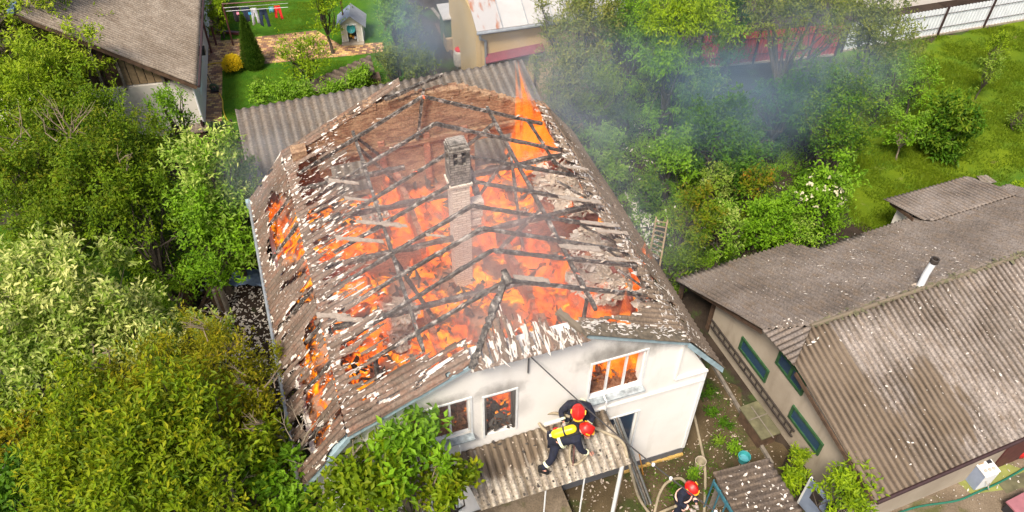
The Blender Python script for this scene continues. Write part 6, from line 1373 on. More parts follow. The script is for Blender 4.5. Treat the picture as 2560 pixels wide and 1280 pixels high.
# --- left side
GL = 'trees filling the left side'
tree(40, 60, 5.2, 150, mat='leaf_yellowgreen', label='bright yellow-green tree in the upper left corner', leaf=(.13, .05), clump_r=.34, tip=.4, nl=9, group=GL, dens=1.05, flat=.75)
tree(150, 175, 4.4, 115, mat='leaf_yellowgreen', label='yellow-green tree touching the boarded gable of the upper left house', leaf=(.13, .05), clump_r=.34, tip=.35, nl=9, group=GL, flat=.8)
tree(60, 260, 4.4, 130, mat='leaf_yellowgreen', label='yellow-green tree on the left edge, below the corner tree', leaf=(.12, .05), clump_r=.33, tip=.25, nl=8, group=GL)
tree(225, 300, 4.0, 110, mat='leaf_mid', label='greener tree below the boarded gable', leaf=(.11, .05), clump_r=.32, tip=.1, nl=8, group=GL)
tree(425, 285, 2.9, 52, hpx=60, mat='leaf_fresh', label='slender tree in front of the white wall of the upper left house', leaf=(.10, .045), clump_r=.28, tip=.05, nl=6, group=GL)
tree(60, 450, 4.4, 150, mat='leaf_mid', label='mid green tree with orange tints at the left edge', leaf=(.10, .045), clump_r=.30, tip=.25, nl=9, group=GL, twigs=5)
tree(250, 450, 4.4, 165, mat='leaf_mid', label='broad dark green tree with bare twigs on top', leaf=(.10, .045), clump_r=.30, tip=.2, nl=10, group=GL, twigs=12)
tree(350, 540, 4.0, 115, mat='leaf_mid', label='dark tree between the twiggy one and the pale-tipped one', leaf=(.10, .045), clump_r=.30, tip=.12, nl=8, group=GL, twigs=4)
tree(120, 600, 3.6, 130, mat='leaf_mid', label='dark green tree behind the cream-leaved one', leaf=(.10, .045), clump_r=.30, tip=.15, nl=8, group=GL)
tree(540, 480, 4.2, 98, hpx=150, mat='leaf_fresh', label='fresh green tree with pale tips beside the left roof edge', leaf=(.13, .05), clump_r=.30, tip=.75, nl=9, group=GL, seed=905, per=30, dens=1.1)
tree(520, 570, 3.2, 110, hpx=105, mat='leaf_fresh', label='lower boughs tree, bright green, over the left alley', leaf=(.13, .055), clump_r=.30, tip=.10, nl=8, group=GL, dens=1.1)
tree(600, 440, 3.6, 48, hpx=70, mat='leaf_fresh', label='narrow pale-tipped tree against the shed roof', leaf=(.12, .05), clump_r=.28, tip=.7, nl=5, group=GL)
tree(60, 760, 5.0, 130, mat='leaf_pale', label='cream-leaved tree at the left edge', leaf=(.14, .055), clump_r=.30, tip=.8, nl=9, group=GL, bark='bark_pale')
tree(200, 780, 5.4, 150, mat='leaf_pale', label='tall cream-leaved tree with loose upright shoots', leaf=(.14, .055), clump_r=.28, tip=.9, nl=11, group=GL, dens=.9, flat=1.0, spread=1.15, bark='bark_pale')
tree(330, 850, 4.6, 120, mat='leaf_pale', label='cream-leaved tree right of the tall one', leaf=(.13, .05), clump_r=.28, tip=.8, nl=9, group=GL, dens=.9, bark='bark_pale', spread=1.15)
tree(90, 930, 4.6, 140, mat='leaf_pale', label='greener pale tree at the left, above the cottage corner', leaf=(.13, .055), clump_r=.30, tip=.45, nl=9, group=GL)
tree(520, 860, 3.8, 90, mat='leaf_pale', label='small pale tree at the foot of the board fence', leaf=(.12, .05), clump_r=.27, tip=.6, nl=7, group=GL, dens=.7)
tree(500, 930, 5.0, 140, mat='leaf_olive', label='olive feathery tree left of the lower roof corner', leaf=(.08, .028), clump_r=.30, tip=.35, nl=10, group=GL, per=34, twigs=6)
tree(640, 960, 4.2, 95, mat='leaf_olive', label='thin olive tree reaching over the left roof edge', leaf=(.08, .028), clump_r=.26, tip=.3, nl=7, group=GL, per=26, dens=.7, twigs=8)
tree(420, 1060, 6.2, 170, mat='leaf_walnut', label='large-leaved yellow-green tree at the bottom, left of the middle', leaf=(.13, .052), clump_r=.31, tip=.5, nl=10, group=GL, per=22)
tree(230, 1080, 5.6, 160, mat='leaf_walnut', label='large-leaved yellow-green tree near the cottage corner', leaf=(.12, .05), clump_r=.30, tip=.45, nl=9, group=GL, per=22)
tree(200, 1230, 5.0, 150, mat='leaf_walnut', label='large-leaved tree at the bottom left', leaf=(.12, .05), clump_r=.30, tip=.4, nl=9, group=GL, per=22)
tree(60, 1260, 3.6, 110, mat='leaf_deep', label='dark bush in the bottom left corner', leaf=(.14, .07), clump_r=.33, tip=.1, nl=7, group=GL)
tree(480, 1220, 5.6, 160, mat='leaf_walnut', label='large-leaved tree on the bottom edge with a pale trunk to its right', leaf=(.13, .052), clump_r=.31, tip=.35, nl=9, group=GL, per=22)
tree(650, 1130, 4.6, 100, mat='leaf_walnut', label='yellow-green tree below the left roof corner', leaf=(.15, .065), clump_r=.33, tip=.3, nl=8, group=GL, per=20, dens=.75, twigs=8)
tree(700, 1220, 4.2, 95, mat='leaf_fresh', label='greener tree on the bottom edge under the left roof corner', leaf=(.15, .07), clump_r=.33, tip=.05, nl=7, group=GL, per=20)
tree(60, 1100, 3.4, 90, mat='leaf_olive', label='yellowish shrub beside the cottage window', leaf=(.13, .05), clump_r=.3, tip=.5, nl=6, group=GL, dens=.8)
GF = 'leafy trees in front of the white gable'
tree(1010, 1130, 5.3, 112, mat='leaf_fresh', label='green walnut tree in front of the left attic window', leaf=(.17, .08), clump_r=.27, tip=.05, nl=10, group=GF, per=20, dens=.40, spread=1.35, skirt=2, bark='bark_pale', seed=3311)
tree(920, 1230, 5.0, 115, mat='leaf_walnut', label='green walnut tree on the bottom edge below the blue verge board', leaf=(.17, .08), clump_r=.35, tip=.2, nl=9, group=GF, per=20, dens=.85, bark='bark_pale')
tree(1110, 1225, 4.6, 85, mat='leaf_walnut', label='yellow-green walnut tree left of the canopy', leaf=(.15, .07), clump_r=.33, tip=.35, nl=7, group=GF, per=20, dens=.8)
# bare saplings crossing the lower roof corner
def bare_sapling(pts, r, label, seed):
    rr = np.random.default_rng(seed); b = np.array(pts[0]); e = empty('bare_sapling', (b[0], b[1], 0), 0, label, 'sapling')
    P = smooth_path(pts, 5); n = len(P); MB().tube([tuple(p - np.array([b[0], b[1], 0])) for p in P], list(np.linspace(r, r * .3, n)), 6).build('trunk', MAT['bark_pale'], e)
    for k in range(n // 3, n, 2): bare_twigs(P[k] - np.array([b[0], b[1], 0]), rr, 2, .8, e, 'bark_pale', r=.012, name='twig')
bare_sapling([at(755, 1330, 0), at(752, 1250, 2.5), at(748, 1150, 4.2), at(765, 1090, 5.4), at(800, 1045, 6.0)], .05, 'bare grey sapling crossing the lower left roof corner', 5)
bare_sapling([at(760, 1350, 2.0), at(800, 1250, 4.0), at(850, 1180, 5.0), at(905, 1110, 5.6)], .05, 'yellowish bare branch leaning right of the grey sapling', 6)
bare_sapling([at(590, 1330, 0), at(588, 1280, 3.0), at(578, 1220, 4.6), at(540, 1170, 5.6)], .07, 'pale bare trunk at the bottom among the large-leaved trees', 7)
tree(150, 350, 4.0, 120, mat='leaf_mid', label='green tree filling the gap below the yellow-green ones', leaf=(.11, .05), clump_r=.32, tip=.15, nl=9, group=GL)
tree(330, 400, 3.8, 110, mat='leaf_mid', label='tree with a few orange leaves below the slender one', leaf=(.10, .045), clump_r=.30, tip=.2, nl=9, group=GL, twigs=5)
tree(30, 360, 4.2, 110, mat='leaf_yellowgreen', label='light green tree at the left edge at roof height', leaf=(.12, .05), clump_r=.32, tip=.1, nl=8, group=GL)
tree(340, 1000, 5.0, 120, mat='leaf_olive', label='olive tree between the pale trees and the large-leaved ones', leaf=(.10, .04), clump_r=.30, tip=.3, nl=10, group=GL, twigs=5)
tree(590, 1060, 5.0, 110, mat='leaf_olive', label='olive tree right of the bottom middle', leaf=(.09, .034), clump_r=.29, tip=.3, nl=9, group=GL, twigs=8)
tree(330, 1200, 6.0, 130, mat='leaf_walnut', label='large-leaved tree in the middle of the bottom edge group', leaf=(.13, .052), clump_r=.31, tip=.3, nl=10, group=GL)
# --- back garden
GB = 'plants of the back garden'
tree(760, 150, 1.9, 72, hpx=60, mat='leaf_yellowgreen', label='small orchard tree on the back lawn', leaf=(.13, .045), clump_r=.26, tip=.05, nl=8, group=GB, per=16, dens=.8, r0=.07, spread=1.2, skirt=0)
tree(812, 12, 2.6, 45, hpx=40, mat='leaf_yellowgreen', label='light green tree leaning over the playhouse roof', leaf=(.12, .045), clump_r=.26, tip=.05, nl=6, group=GB, per=18, r0=.07, dens=.9)
tree(985, 45, 3.0, 48, hpx=62, mat='leaf_fresh', label='tree right of the playhouse, dimmed by smoke', leaf=(.13, .045), clump_r=.28, tip=.1, nl=7, group=GB, r0=.09)
tree(540, 22, 1.6, 32, hpx=28, mat='leaf_yellowgreen', label='small light bush by the end of the clothesline', leaf=(.11, .05), clump_r=.22, tip=.1, nl=5, group=GB, r0=.05)
tree(905, 195, 1.2, 24, hpx=22, mat='leaf_fresh', label='shrub growing over the dark woodshed', name='shrub', cat='shrub', leaf=(.11, .045), clump_r=.24, tip=.1, nl=6, group=GB, r0=.05)
for i, (x, y, r_, lab) in enumerate([(655, 245, 30, 'dense green shrub at the left end of the shed ridge'), (715, 240, 36, 'shrub against the shed ridge, right of the dense one'), (775, 240, 30, 'shrub in the middle of the row along the shed ridge'), (835, 232, 27, 'shrub hanging over the shed ridge'), (888, 212, 26, 'shrub near the right end of the row along the shed ridge')]):
    tree(x, y, 2.6, r_, hpx=r_ * .8, mat='leaf_fresh', label=lab, name='shrub', cat='shrub', leaf=(.10, .045), clump_r=.24, tip=.15, nl=6, group='shrubs along the shed ridge', r0=.05)
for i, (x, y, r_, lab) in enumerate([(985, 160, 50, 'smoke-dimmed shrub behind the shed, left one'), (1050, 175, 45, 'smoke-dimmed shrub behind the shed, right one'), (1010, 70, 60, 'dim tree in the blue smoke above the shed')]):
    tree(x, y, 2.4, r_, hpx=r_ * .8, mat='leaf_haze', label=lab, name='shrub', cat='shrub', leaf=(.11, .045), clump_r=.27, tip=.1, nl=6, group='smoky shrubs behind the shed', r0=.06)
# cypress
def cone_plant(px, py, h, r, mat, label, name, cat, leaf, n, seed, shape='cone'):
    rr = np.random.default_rng(seed); b = at(px, py); e = empty(name, b, 0, label, cat)
    if shape == 'cone':
        t = rr.uniform(0, 1, n) ** 1.35; rad = r * (1 - t) ** .8 * (1 + .12 * rr.normal(size=n)) * np.where(t < .06, .8, 1); a = rr.uniform(0, 2 * np.pi, n); P = np.stack([np.cos(a) * rad, np.sin(a) * rad, .08 + t * (h - .1)], -1)
        out = np.stack([np.cos(a), np.sin(a), np.full(n, 1.6)], -1); Nn = np.stack([np.cos(a), np.sin(a), np.full(n, .3)], -1)
        core = [(r * .72, .1), (r * .55, h * .4), (r * .25, h * .75), (.01, h * .95)]
    else:
        u = unit(n, rr); u[:, 2] = np.abs(u[:, 2]) * 1.0; k = 1 + .1 * rr.normal(size=n); P = u * np.array([r, r, h * .62]) * k[:, None] + np.array([0, 0, h * .30]); out = u + np.array([0, 0, .4]); Nn = u; core = [(r * .5, .1), (r * .75, h * .35), (r * .55, h * .7), (.01, h * .85)]
    var = np.stack([rr.uniform(0, 1, n), rr.uniform(0, 1, n), rr.uniform(0, .5, n)], -1)
    leaves_mesh('crown', P, out + rr.normal(0, .45, (n, 3)), Nn + rr.normal(0, .3, (n, 3)), np.full(n, leaf[0]) * rr.uniform(.7, 1.3, n), np.full(n, leaf[1]), var, mat, e)
    MB().lathe(core, n=14).build('inner_twigs', MAT['leaf_deep'], e); MB().tube([(0, 0, 0), (0, 0, h * .5)], .04, 6).build('trunk', MAT['bark'], e); return e
cone_plant(636, 168, 2.75, .50, 'leaf_cypress', 'tall narrow conical cypress on the back lawn', 'cypress', 'cypress', (.10, .035), 9000, 11)
cone_plant(586, 178, .85, .42, 'leaf_yellow', 'round bright yellow bush beside the cypress', 'yellow_bush', 'bush', (.06, .04), 3500, 12, 'ball')
# --- behind the house, right
GR = 'trees behind the house on the right'
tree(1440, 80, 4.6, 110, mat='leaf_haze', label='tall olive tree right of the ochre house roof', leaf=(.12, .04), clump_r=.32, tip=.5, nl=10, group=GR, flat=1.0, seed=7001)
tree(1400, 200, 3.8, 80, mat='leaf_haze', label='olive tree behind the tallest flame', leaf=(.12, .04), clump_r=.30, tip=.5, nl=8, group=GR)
tree(1490, 230, 3.2, 75, mat='leaf_walnut', label='yellow-green tree right of the pole rack', leaf=(.12, .045), clump_r=.30, tip=.2, nl=8, group=GR)
tree(1580, 60, 4.6, 90, mat='leaf_fresh', label='fresh green tree at the top, left of the weeping one', leaf=(.12, .045), clump_r=.30, tip=.1, nl=8, group=GR)
tree(1720, 70, 5.0, 135, mat='leaf_yellowgreen', label='big light green weeping tree at the top centre right', leaf=(.13, .04), clump_r=.30, tip=.1, nl=11, group=GR, droop=.8, up=0)
tree(1670, 160, 3.8, 80, mat='leaf_fresh', label='hanging green boughs tree under the weeping one', leaf=(.13, .04), clump_r=.28, tip=.05, nl=8, group=GR, droop=.9, up=-.2)
tree(1850, 20, 4.0, 60, mat='leaf_deep', label='dark tree at the top behind the red fence', leaf=(.11, .045), clump_r=.30, tip=.05, nl=6, group=GR)
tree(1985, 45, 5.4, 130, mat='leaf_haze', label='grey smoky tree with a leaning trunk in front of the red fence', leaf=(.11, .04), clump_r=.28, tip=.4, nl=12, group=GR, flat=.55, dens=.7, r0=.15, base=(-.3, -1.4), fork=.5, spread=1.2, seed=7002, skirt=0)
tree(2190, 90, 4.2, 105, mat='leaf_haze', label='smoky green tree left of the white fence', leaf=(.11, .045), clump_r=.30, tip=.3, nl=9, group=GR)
tree(2230, 180, 2.8, 70, mat='leaf_fresh', label='loose green tree at the edge of the meadow', leaf=(.10, .04), clump_r=.26, tip=.2, nl=7, group=GR, dens=.7, r0=.07)
tree(2080, 240, 3.6, 95, mat='leaf_deep', label='dark green tree below the leaning trunk', leaf=(.11, .045), clump_r=.30, tip=.35, nl=9, group=GR)
tree(2090, 340, 3.0, 100, mat='leaf_deep', label='dark green tree at the left edge of the meadow', leaf=(.11, .045), clump_r=.30, tip=.45, nl=9, group=GR)
tree(1960, 250, 3.0, 70, mat='leaf_deep', label='dark bluish tree in the smoke left of the leaning trunk', leaf=(.11, .045), clump_r=.30, tip=.05, nl=7, group=GR)
tree(1800, 330, 2.6, 95, hpx=90, mat='leaf_deep', label='large dark green shrub in the middle of the garden', leaf=(.13, .055), clump_r=.30, tip=.15, nl=9, group=GR)
tree(1860, 430, 2.2, 75, mat='leaf_deep', label='dark shrub left of the elder', leaf=(.12, .05), clump_r=.28, tip=.1, nl=7, group=GR)
tree(1760, 230, 2.6, 60, mat='leaf_deep', label='dim shrub below the hanging boughs', leaf=(.12, .05), clump_r=.28, tip=.05, nl=6, group=GR)
tree(1680, 395, 2.0, 72, mat='leaf_fresh', label='light green bush in the middle garden', leaf=(.12, .05), clump_r=.27, tip=.1, nl=8, group=GR)
tree(1560, 290, 1.6, 36, mat='leaf_deep', label='small shrub by the bare smoky soil', name='shrub', cat='shrub', leaf=(.10, .045), clump_r=.24, nl=5, group=GR)
tree(1510, 360, 1.8, 55, mat='leaf_fresh', label='bushy shrub beside the pole rack', name='shrub', cat='shrub', leaf=(.11, .045), clump_r=.25, tip=.2, nl=6, group=GR)
tree(1530, 430, 1.2, 42, mat='leaf_fresh', label='low shrub between the rack and the house eave', name='shrub', cat='shrub', leaf=(.11, .045), clump_r=.24, nl=5, group=GR)
tree(1620, 480, 1.0, 45, mat='leaf_deep', label='low shrub above the garden ladder', name='shrub', cat='shrub', leaf=(.10, .045), clump_r=.22, nl=5, group=GR, dens=.7)
tree(1725, 560, 2.6, 75, hpx=90, mat='leaf_mid', label='spindly tree with reddish tints right of the garden ladder', leaf=(.11, .035), clump_r=.26, tip=.35, nl=9, group=GR, dens=.75, r0=.06)
tree(1810, 560, 2.4, 58, mat='leaf_fresh', label='pale-tipped tree behind the right house roof', leaf=(.11, .04), clump_r=.26, tip=.45, nl=7, group=GR, dens=.8, r0=.06)
tree(1790, 455, 1.8, 48, mat='leaf_pale', label='small pale bush between the green ones', leaf=(.11, .04), clump_r=.24, tip=.3, nl=6, group=GR, dens=.8)
tree(1880, 480, 2.0, 45, hpx=55, mat='leaf_mid', label='reddish-tipped slim bush left of the elder', leaf=(.11, .035), clump_r=.24, tip=.6, nl=6, group=GR, dens=.8)
tree(1920, 550, 1.8, 72, mat='leaf_fresh', label='bright green bush above the long roof', leaf=(.12, .05), clump_r=.27, tip=.05, nl=8, group=GR, dens=1.1)
tree(1990, 590, 1.2, 48, mat='leaf_fresh', label='low bright bush at the notch of the long roof', name='shrub', cat='shrub', leaf=(.11, .045), clump_r=.24, nl=5, group=GR)
tree(1700, 660, 1.4, 50, mat='leaf_mid', label='shrub at the tip of the long roof', name='shrub', cat='shrub', leaf=(.11, .04), clump_r=.24, tip=.1, nl=6, group=GR)
eld = tree(2060, 480, 2.6, 85, mat='leaf_fresh', label='elder bush with white blossom heads', leaf=(.12, .055), clump_r=.28, tip=.1, nl=9, group=GR, name='elder_bush', cat='bush', seed=7003)
def blossoms(root, px, py, z, r, n, seed, s=.09):
    rr = np.random.default_rng(seed); c = at(px, py, z) - np.array(root.location); m = MB()
    for i in range(n):
        u = unit(1, rr)[0]; u[2] = abs(u[2]); u[1] = -abs(u[1]); p = c + u * r * np.array([1, .95, .95]); rad = s * rr.uniform(.5, 1.3)
        for k in range(5):
            q = p + rr.normal(0, rad * .35, 3); m.lathe([(rad * .45, 0), (rad * .3, rad * .12), (.002, rad * .16)], tuple(q), 6, rot_to(u + rr.normal(0, .2, 3)))
    o = m.build('blossom', MAT['blossom'], root); tag(o, 'creamy white blossom heads', kind='stuff')
blossoms(eld, 2050, 480, 2.6, .95, 34, 3)
tree(2270, 335, 1.4, 48, hpx=42, mat='leaf_fresh', label='small round tree on a thin stem in the meadow', leaf=(.10, .045), clump_r=.23, tip=.15, nl=6, group='trees in the meadow', r0=.04, bark='bark_pale', skirt=0)
tree(2372, 310, 1.6, 66, hpx=62, mat='leaf_deep', label='dense dark cherry tree with yellowish rim in the meadow', leaf=(.16, .06), clump_r=.28, tip=.6, nl=8, group='trees in the meadow', r0=.07, droop=.5, seed=7004)
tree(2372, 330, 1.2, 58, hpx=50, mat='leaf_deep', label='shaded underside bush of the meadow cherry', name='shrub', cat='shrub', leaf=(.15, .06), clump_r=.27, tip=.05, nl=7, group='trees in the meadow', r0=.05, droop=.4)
tree(2300, 205, 1.7, 50, mat='leaf_fresh', label='airy young tree above the cherry', leaf=(.09, .04), clump_r=.24, tip=.2, nl=7, group='trees in the meadow', r0=.04, dens=.5, skirt=0)
tree(2470, 185, 1.4, 34, hpx=34, mat='leaf_pale', label='thin silvery sapling in the meadow', name='sapling', cat='sapling', leaf=(.09, .035), clump_r=.2, tip=.2, nl=5, group='trees in the meadow', r0=.03, dens=.35, skirt=0)
tree(2490, 130, 1.4, 34, hpx=30, mat='leaf_yellowgreen', label='thin yellowish sapling near the white fence', name='sapling', cat='sapling', leaf=(.09, .035), clump_r=.2, tip=.2, nl=5, group='trees in the meadow', r0=.03, dens=.4, skirt=0)
tree(2545, 490, 1.0, 42, mat='leaf_yellowgreen', label='bright bush at the right edge behind the long roof', name='shrub', cat='shrub', leaf=(.10, .045), clump_r=.24, tip=.1, nl=5, group='trees in the meadow', r0=.05)
tree(2555, 290, .8, 26, mat='leaf_pale', label='small pale shoots at the right edge of the meadow', name='shrub', cat='shrub', leaf=(.09, .035), clump_r=.2, tip=.2, nl=4, group='trees in the meadow', r0=.03, dens=.4)
# --- near the right house
tree(2105, 1235, 2.2, 66, hpx=62, mat='leaf_yellowgreen', label='bright green young tree at the bottom corner of the long roof', leaf=(.13, .05), clump_r=.24, tip=.1, nl=9, group='young plants by the right house', r0=.05, per=18, skirt=0)
tree(1985, 1195, .8, 28, hpx=24, mat='leaf_yellowgreen', label='low fern-like plant right of the small shed', name='small_plant', cat='plant', leaf=(.12, .05), clump_r=.18, tip=.05, nl=4, group='young plants by the right house', r0=.02, per=16)
tree(1998, 1142, .8, 18, hpx=18, mat='leaf_yellowgreen', label='small sprig against the beige wall', name='small_plant', cat='plant', leaf=(.10, .035), clump_r=.16, tip=.1, nl=4, group='young plants by the right house', r0=.02, per=14)
for i, (x, y, r_, mt, lab) in enumerate([(1765, 985, 22, 'leaf_deep', 'low dark weeds at the white house corner'), (1782, 1030, 20, 'leaf_deep', 'low green weeds beside the hose'), (1815, 1060, 16, 'leaf_deep', 'small weeds in the passage'), (1835, 1120, 16, 'leaf_fresh', 'small weeds near the turquoise bucket'), (1795, 1105, 11, 'leaf_pale', 'yellow flowering clump in the passage'), (1790, 1240, 22, 'leaf_deep', 'weeds under the lattice of the small shed'), (1735, 1185, 14, 'leaf_fresh', 'tuft by the beige bucket'), (1690, 1225, 22, 'leaf_deep', 'grass tuft behind the standing firefighter')]):
    tree(x, y, .18, r_, hpx=10, mat=mt, label=lab, name='weed_clump', cat='weeds', leaf=(.07, .03), clump_r=.12, tip=.1, nl=5, group='weeds around the passage', r0=.008, per=16, lim=4, skirt=0, shoots=0)
# --- ground cover
def scatter_in(pxpoly, n, rr):
    P = np.array([at(x, y)[:2] for x, y in pxpoly]); lo, hi = P.min(0), P.max(0); out = []
    while sum(len(o) for o in out) < n:
        q = rr.uniform(lo, hi, (n * 2, 2)); ins = np.zeros(len(q), bool); j = len(P) - 1
        for i in range(len(P)):
            c = ((P[i, 1] > q[:, 1]) != (P[j, 1] > q[:, 1])) & (q[:, 0] < (P[j, 0] - P[i, 0]) * (q[:, 1] - P[i, 1]) / (P[j, 1] - P[i, 1] + 1e-12) + P[i, 0]); ins ^= c; j = i
        out.append(q[ins])
    return np.concatenate(out)[:n]
def blades(name, poly, n, L, Wd, mat, label, seed, clump=.6, lean=.6):
    rr = np.random.default_rng(seed); q = scatter_in(poly, n * 2, rr); k = np.array([noise.fractal(Vector((a[0] * clump, a[1] * clump, 1)), 1, 2, 3) for a in q]); sel = k > -.15 + rr.uniform(-.3, .2, len(q)); q = q[sel][:n]; k = k[sel][:n]; m = len(q)
    P = np.concatenate([q, np.full((m, 1), .0)], 1); Dr = rr.normal(0, lean, (m, 3)); Dr[:, 2] = 1.0; N = rr.normal(0, 1, (m, 3)); N[:, 2] *= .2
    var = np.stack([rr.uniform(0, 1, m), np.clip(k + .5, 0, 1), rr.uniform(0, .5, m) ** 2], -1)
    o = leaves_mesh(name, P, Dr, N, L * rr.uniform(.5, 1.4, m) * (1 + np.clip(k, 0, 1)), np.full(m, Wd), var, mat, midw=.3); tag(o, label, kind='stuff')
blades('meadow_grass', [(2110, 150), (2300, 96), (2560, 60), (2760, 60), (2760, 560), (2500, 560), (2200, 620), (2130, 560), (2100, 430), (2080, 330), (2150, 220)], 70000, .13, .03, 'grass_blade', 'long bright meadow grass', 1)
blades('lawn_grass', [(560, 178), (657, 165), (760, 155), (900, 150), (1000, 180), (1000, 300), (590, 300), (560, 330)], 22000, .05, .018, 'grass_blade', 'short grass of the back lawn', 2)
blades('lawn_grass', [(552, 5), (800, 5), (800, 70), (556, 96)], 14000, .05, .018, 'grass_blade', 'short grass around the clothesline', 3)
blades('garden_weeds', [(1480, 240), (1700, 200), (1900, 300), (2100, 420), (2150, 560), (1950, 620), (1700, 700), (1620, 620), (1500, 430)], 26000, .12, .05, 'leaf_fresh', 'weeds over the garden soil', 4, clump=.9, lean=1.0)
blades('alley_weeds', [(330, 690), (460, 690), (455, 850), (330, 860)], 9000, .10, .06, 'leaf_fresh', 'low leafy cover left of the board fence', 5, lean=1.2)
blades('yard_weeds', [(1560, 1180), (1780, 1100), (1790, 960), (1900, 1130), (1780, 1280), (1600, 1280)], 2600, .05, .025, 'leaf_deep', 'weeds and moss in the yard', 6, clump=1.4, lean=1.2)
def ground_flakes(name, poly, n, size, mat, label, seed):
    rr = np.random.default_rng(seed); q = scatter_in(poly, n, rr); o = flakes(name, np.concatenate([q, np.full((n, 1), .03)], 1), size, mat, None, flat=.35, seed=seed, aspect=1.9); tag(o, label, kind='stuff')
ground_flakes('white_flakes', [(500, 690), (640, 680), (690, 820), (760, 1190), (640, 1190), (560, 900), (505, 800)], 1500, .055, 'broken_white', 'white roofing flakes scattered in the left alley', 11)
ground_flakes('white_flakes', [(1480, 330), (1700, 300), (2000, 480), (2100, 600), (1700, 700), (1620, 650), (1480, 430)], 420, .06, 'broken_white', 'white flakes scattered over the garden behind', 12)
ground_flakes('white_flakes', [(1560, 480), (1620, 520), (1660, 650), (1620, 640)], 240, .06, 'broken_white', 'dense white flakes under the right eave', 13)
ground_flakes('white_flakes', [(1250, 1250), (1560, 1170), (1760, 1090), (1780, 900), (1960, 1130), (1880, 1290), (1250, 1300)], 650, .032, 'flake_cream', 'small pale chips in the yard', 14)
ground_flakes('white_flakes', [(2200, 1270), (2560, 1110), (2560, 1280)], 60, .03, 'broken_white', 'white chips on the concrete yard', 15)
rr = np.random.default_rng(50); q = np.stack([rr.uniform(apex[0], 9, 170), rr.uniform(-1.6, 2.7, 170)], -1); z = RZ - sB * (RYR - q[:, 1]) + .05; W_ = np.array([RF.w(a, b, c_) for (a, b), c_ in zip(q, z)])
o = flakes('white_flakes', W_, .026, 'broken_white', None, flat=.1, seed=51, aspect=2.6, nrm=tuple(RF.v * -.27 + np.array([0, 0, .96]))); tag(o, 'white flakes fallen on the near slope of the long roof', kind='stuff')
q = np.stack([rr.uniform(.2, 8, 260), rr.uniform(3.0, 7.0, 260)], -1); q = q[(q[:, 1] < a2[1] - .2)]; z = RZ - sA * (q[:, 1] - RYR) + .05; W_ = np.array([RF.w(a, b, c_) for (a, b), c_ in zip(q, z)])
o = flakes('white_flakes', W_, .024, 'broken_white', None, flat=.1, seed=52, aspect=2.6, nrm=tuple(RF.v * .44 + np.array([0, 0, .9]))); tag(o, 'white flakes fallen on the far slope of the long roof', kind='stuff')
q = np.stack([rr.uniform(apex[0] - 1.1, apex[0] - .1, 60), rr.uniform(2.3, 3.4, 60)], -1); z = 3.85 - .55 * (apex[0] - q[:, 0]) * .6 + .03; W_ = np.array([RF.w(a, b, c_) for (a, b), c_ in zip(q, z)])
o = flakes('white_flakes', W_, .035, 'broken_white', None, flat=.1, seed=53, aspect=2.4, nrm=tuple(RF.u * -.3 + np.array([0, 0, .95]))); tag(o, 'white flakes caught on the triangular half-hip', kind='stuff')
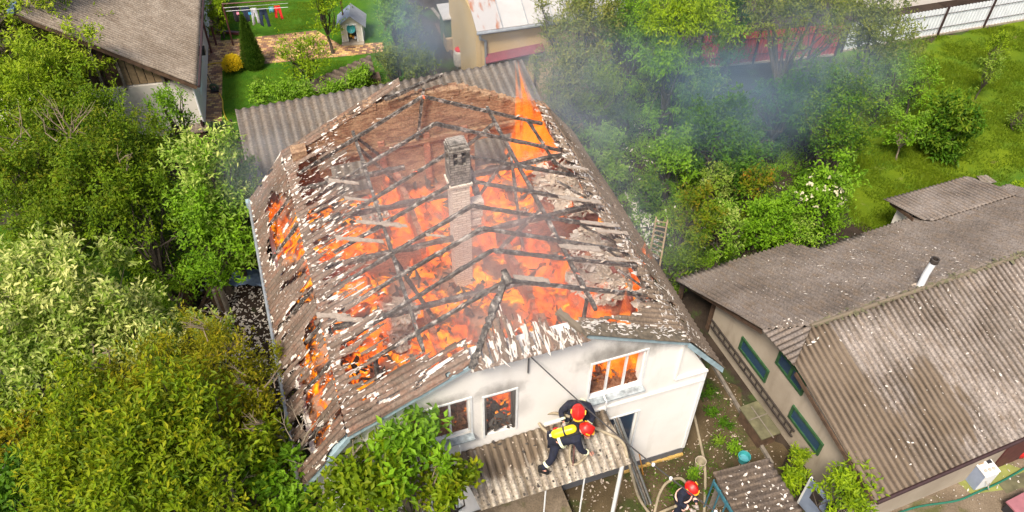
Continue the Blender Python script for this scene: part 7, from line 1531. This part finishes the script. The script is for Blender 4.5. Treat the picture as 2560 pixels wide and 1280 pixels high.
# ---------------------------------------------------------------- smoke
def smoke_mat(name, col, dens, lo, hi, scale, seed):
    m = bpy.data.materials.new(name); m.use_nodes = True; t = m.node_tree; t.nodes.clear(); out = t.nodes.new('ShaderNodeOutputMaterial')
    v = t.nodes.new('ShaderNodeVolumePrincipled'); v.inputs['Color'].default_value = (*col, 1); v.inputs['Anisotropy'].default_value = .2; v.inputs['Density'].default_value = 0
    tc = t.nodes.new('ShaderNodeTexCoord'); ln = t.nodes.new('ShaderNodeVectorMath'); ln.operation = 'LENGTH'; t.links.new(tc.outputs['Object'], ln.inputs[0])
    mp = t.nodes.new('ShaderNodeMapping'); mp.inputs['Location'].default_value = (seed, seed * .7, 0); t.links.new(tc.outputs['Object'], mp.inputs[0])
    n = t.nodes.new('ShaderNodeTexNoise'); n.inputs['Scale'].default_value = scale; n.inputs['Detail'].default_value = 4; n.inputs['Roughness'].default_value = .6; n.inputs['Distortion'].default_value = .5; t.links.new(mp.outputs[0], n.inputs['Vector'])
    def M(op, a, b):
        x = t.nodes.new('ShaderNodeMath'); x.operation = op
        for s, q in ((x.inputs[0], a), (x.inputs[1], b)):
            if isinstance(q, (int, float)): s.default_value = q
            else: t.links.new(q, s)
        return x.outputs[0]
    mr = t.nodes.new('ShaderNodeMapRange'); mr.inputs[1].default_value = lo; mr.inputs[2].default_value = hi; mr.inputs[3].default_value = 0; mr.inputs[4].default_value = 1; t.links.new(n.outputs['Fac'], mr.inputs[0])
    fall = M('SUBTRACT', 1.0, ln.outputs['Value']); f2 = t.nodes.new('ShaderNodeMapRange'); f2.interpolation_type = 'SMOOTHSTEP'; f2.inputs[1].default_value = 0; f2.inputs[2].default_value = .75; t.links.new(fall, f2.inputs[0])
    t.links.new(M('MULTIPLY', M('MULTIPLY', mr.outputs[0], f2.outputs[0]), dens), v.inputs['Density']); t.links.new(v.outputs[0], out.inputs['Volume']); return m
def smoke(px, py, z, rx, ry, rz, rot, col, dens, lo, hi, scale, seed, label):
    bm = bmesh.new(); bmesh.ops.create_icosphere(bm, subdivisions=3, radius=1); me = bpy.data.meshes.new('smoke'); bm.to_mesh(me); bm.free(); me.materials.append(smoke_mat('smoke_%d' % seed, col, dens, lo, hi, scale, seed))
    o = bpy.data.objects.new('smoke', me); COL.objects.link(o); o.location = tuple(at(px, py, z)); o.scale = (rx, ry, rz); o.rotation_euler = (0, 0, rot); tag(o, label, kind='stuff')
WH = (.92, .90, .93); BL = (.58, .76, 1.0); GY = (.78, .87, 1.0)
smoke(1160, 620, 7.4, 5.0, 6.0, 3.2, HF.yaw, (1.0, .95, .96), .22, .34, .70, 1.8, 1, 'pale smoke hanging over the open attic, tinted pink for the glow of the fire')  # light of the fire on the smoke put in as a slight pink
smoke(1090, 60, 4.0, 3.8, 4.0, 3.6, 0, (.62, .78, 1.0), .24, .38, .66, 1.3, 2, 'blue-grey smoke above the shed beside the ochre house')
smoke(1420, 200, 5.5, 3.8, 5.0, 3.0, .4, GY, .15, .34, .66, 1.3, 3, 'grey smoke drifting off the back right corner')
smoke(1850, 190, 4.8, 7.5, 5.0, 3.6, .15, BL, .16, .36, .66, 1.6, 5, 'wide blue veil of smoke over the garden trees')
smoke(2110, 100, 5.5, 3.4, 3.4, 2.6, 0, GY, .15, .40, .66, 1.3, 8, 'pale smoke by the end of the white fence')
smoke(1540, 480, 4.0, 2.0, 5.0, 2.6, .45, GY, .15, .34, .66, 1.5, 6, 'faint smoke along the right eave')
smoke(670, 420, 5.5, 2.0, 2.4, 1.8, .3, GY, .18, .34, .66, 1.5, 7, 'faint smoke at the upper left roof corner')
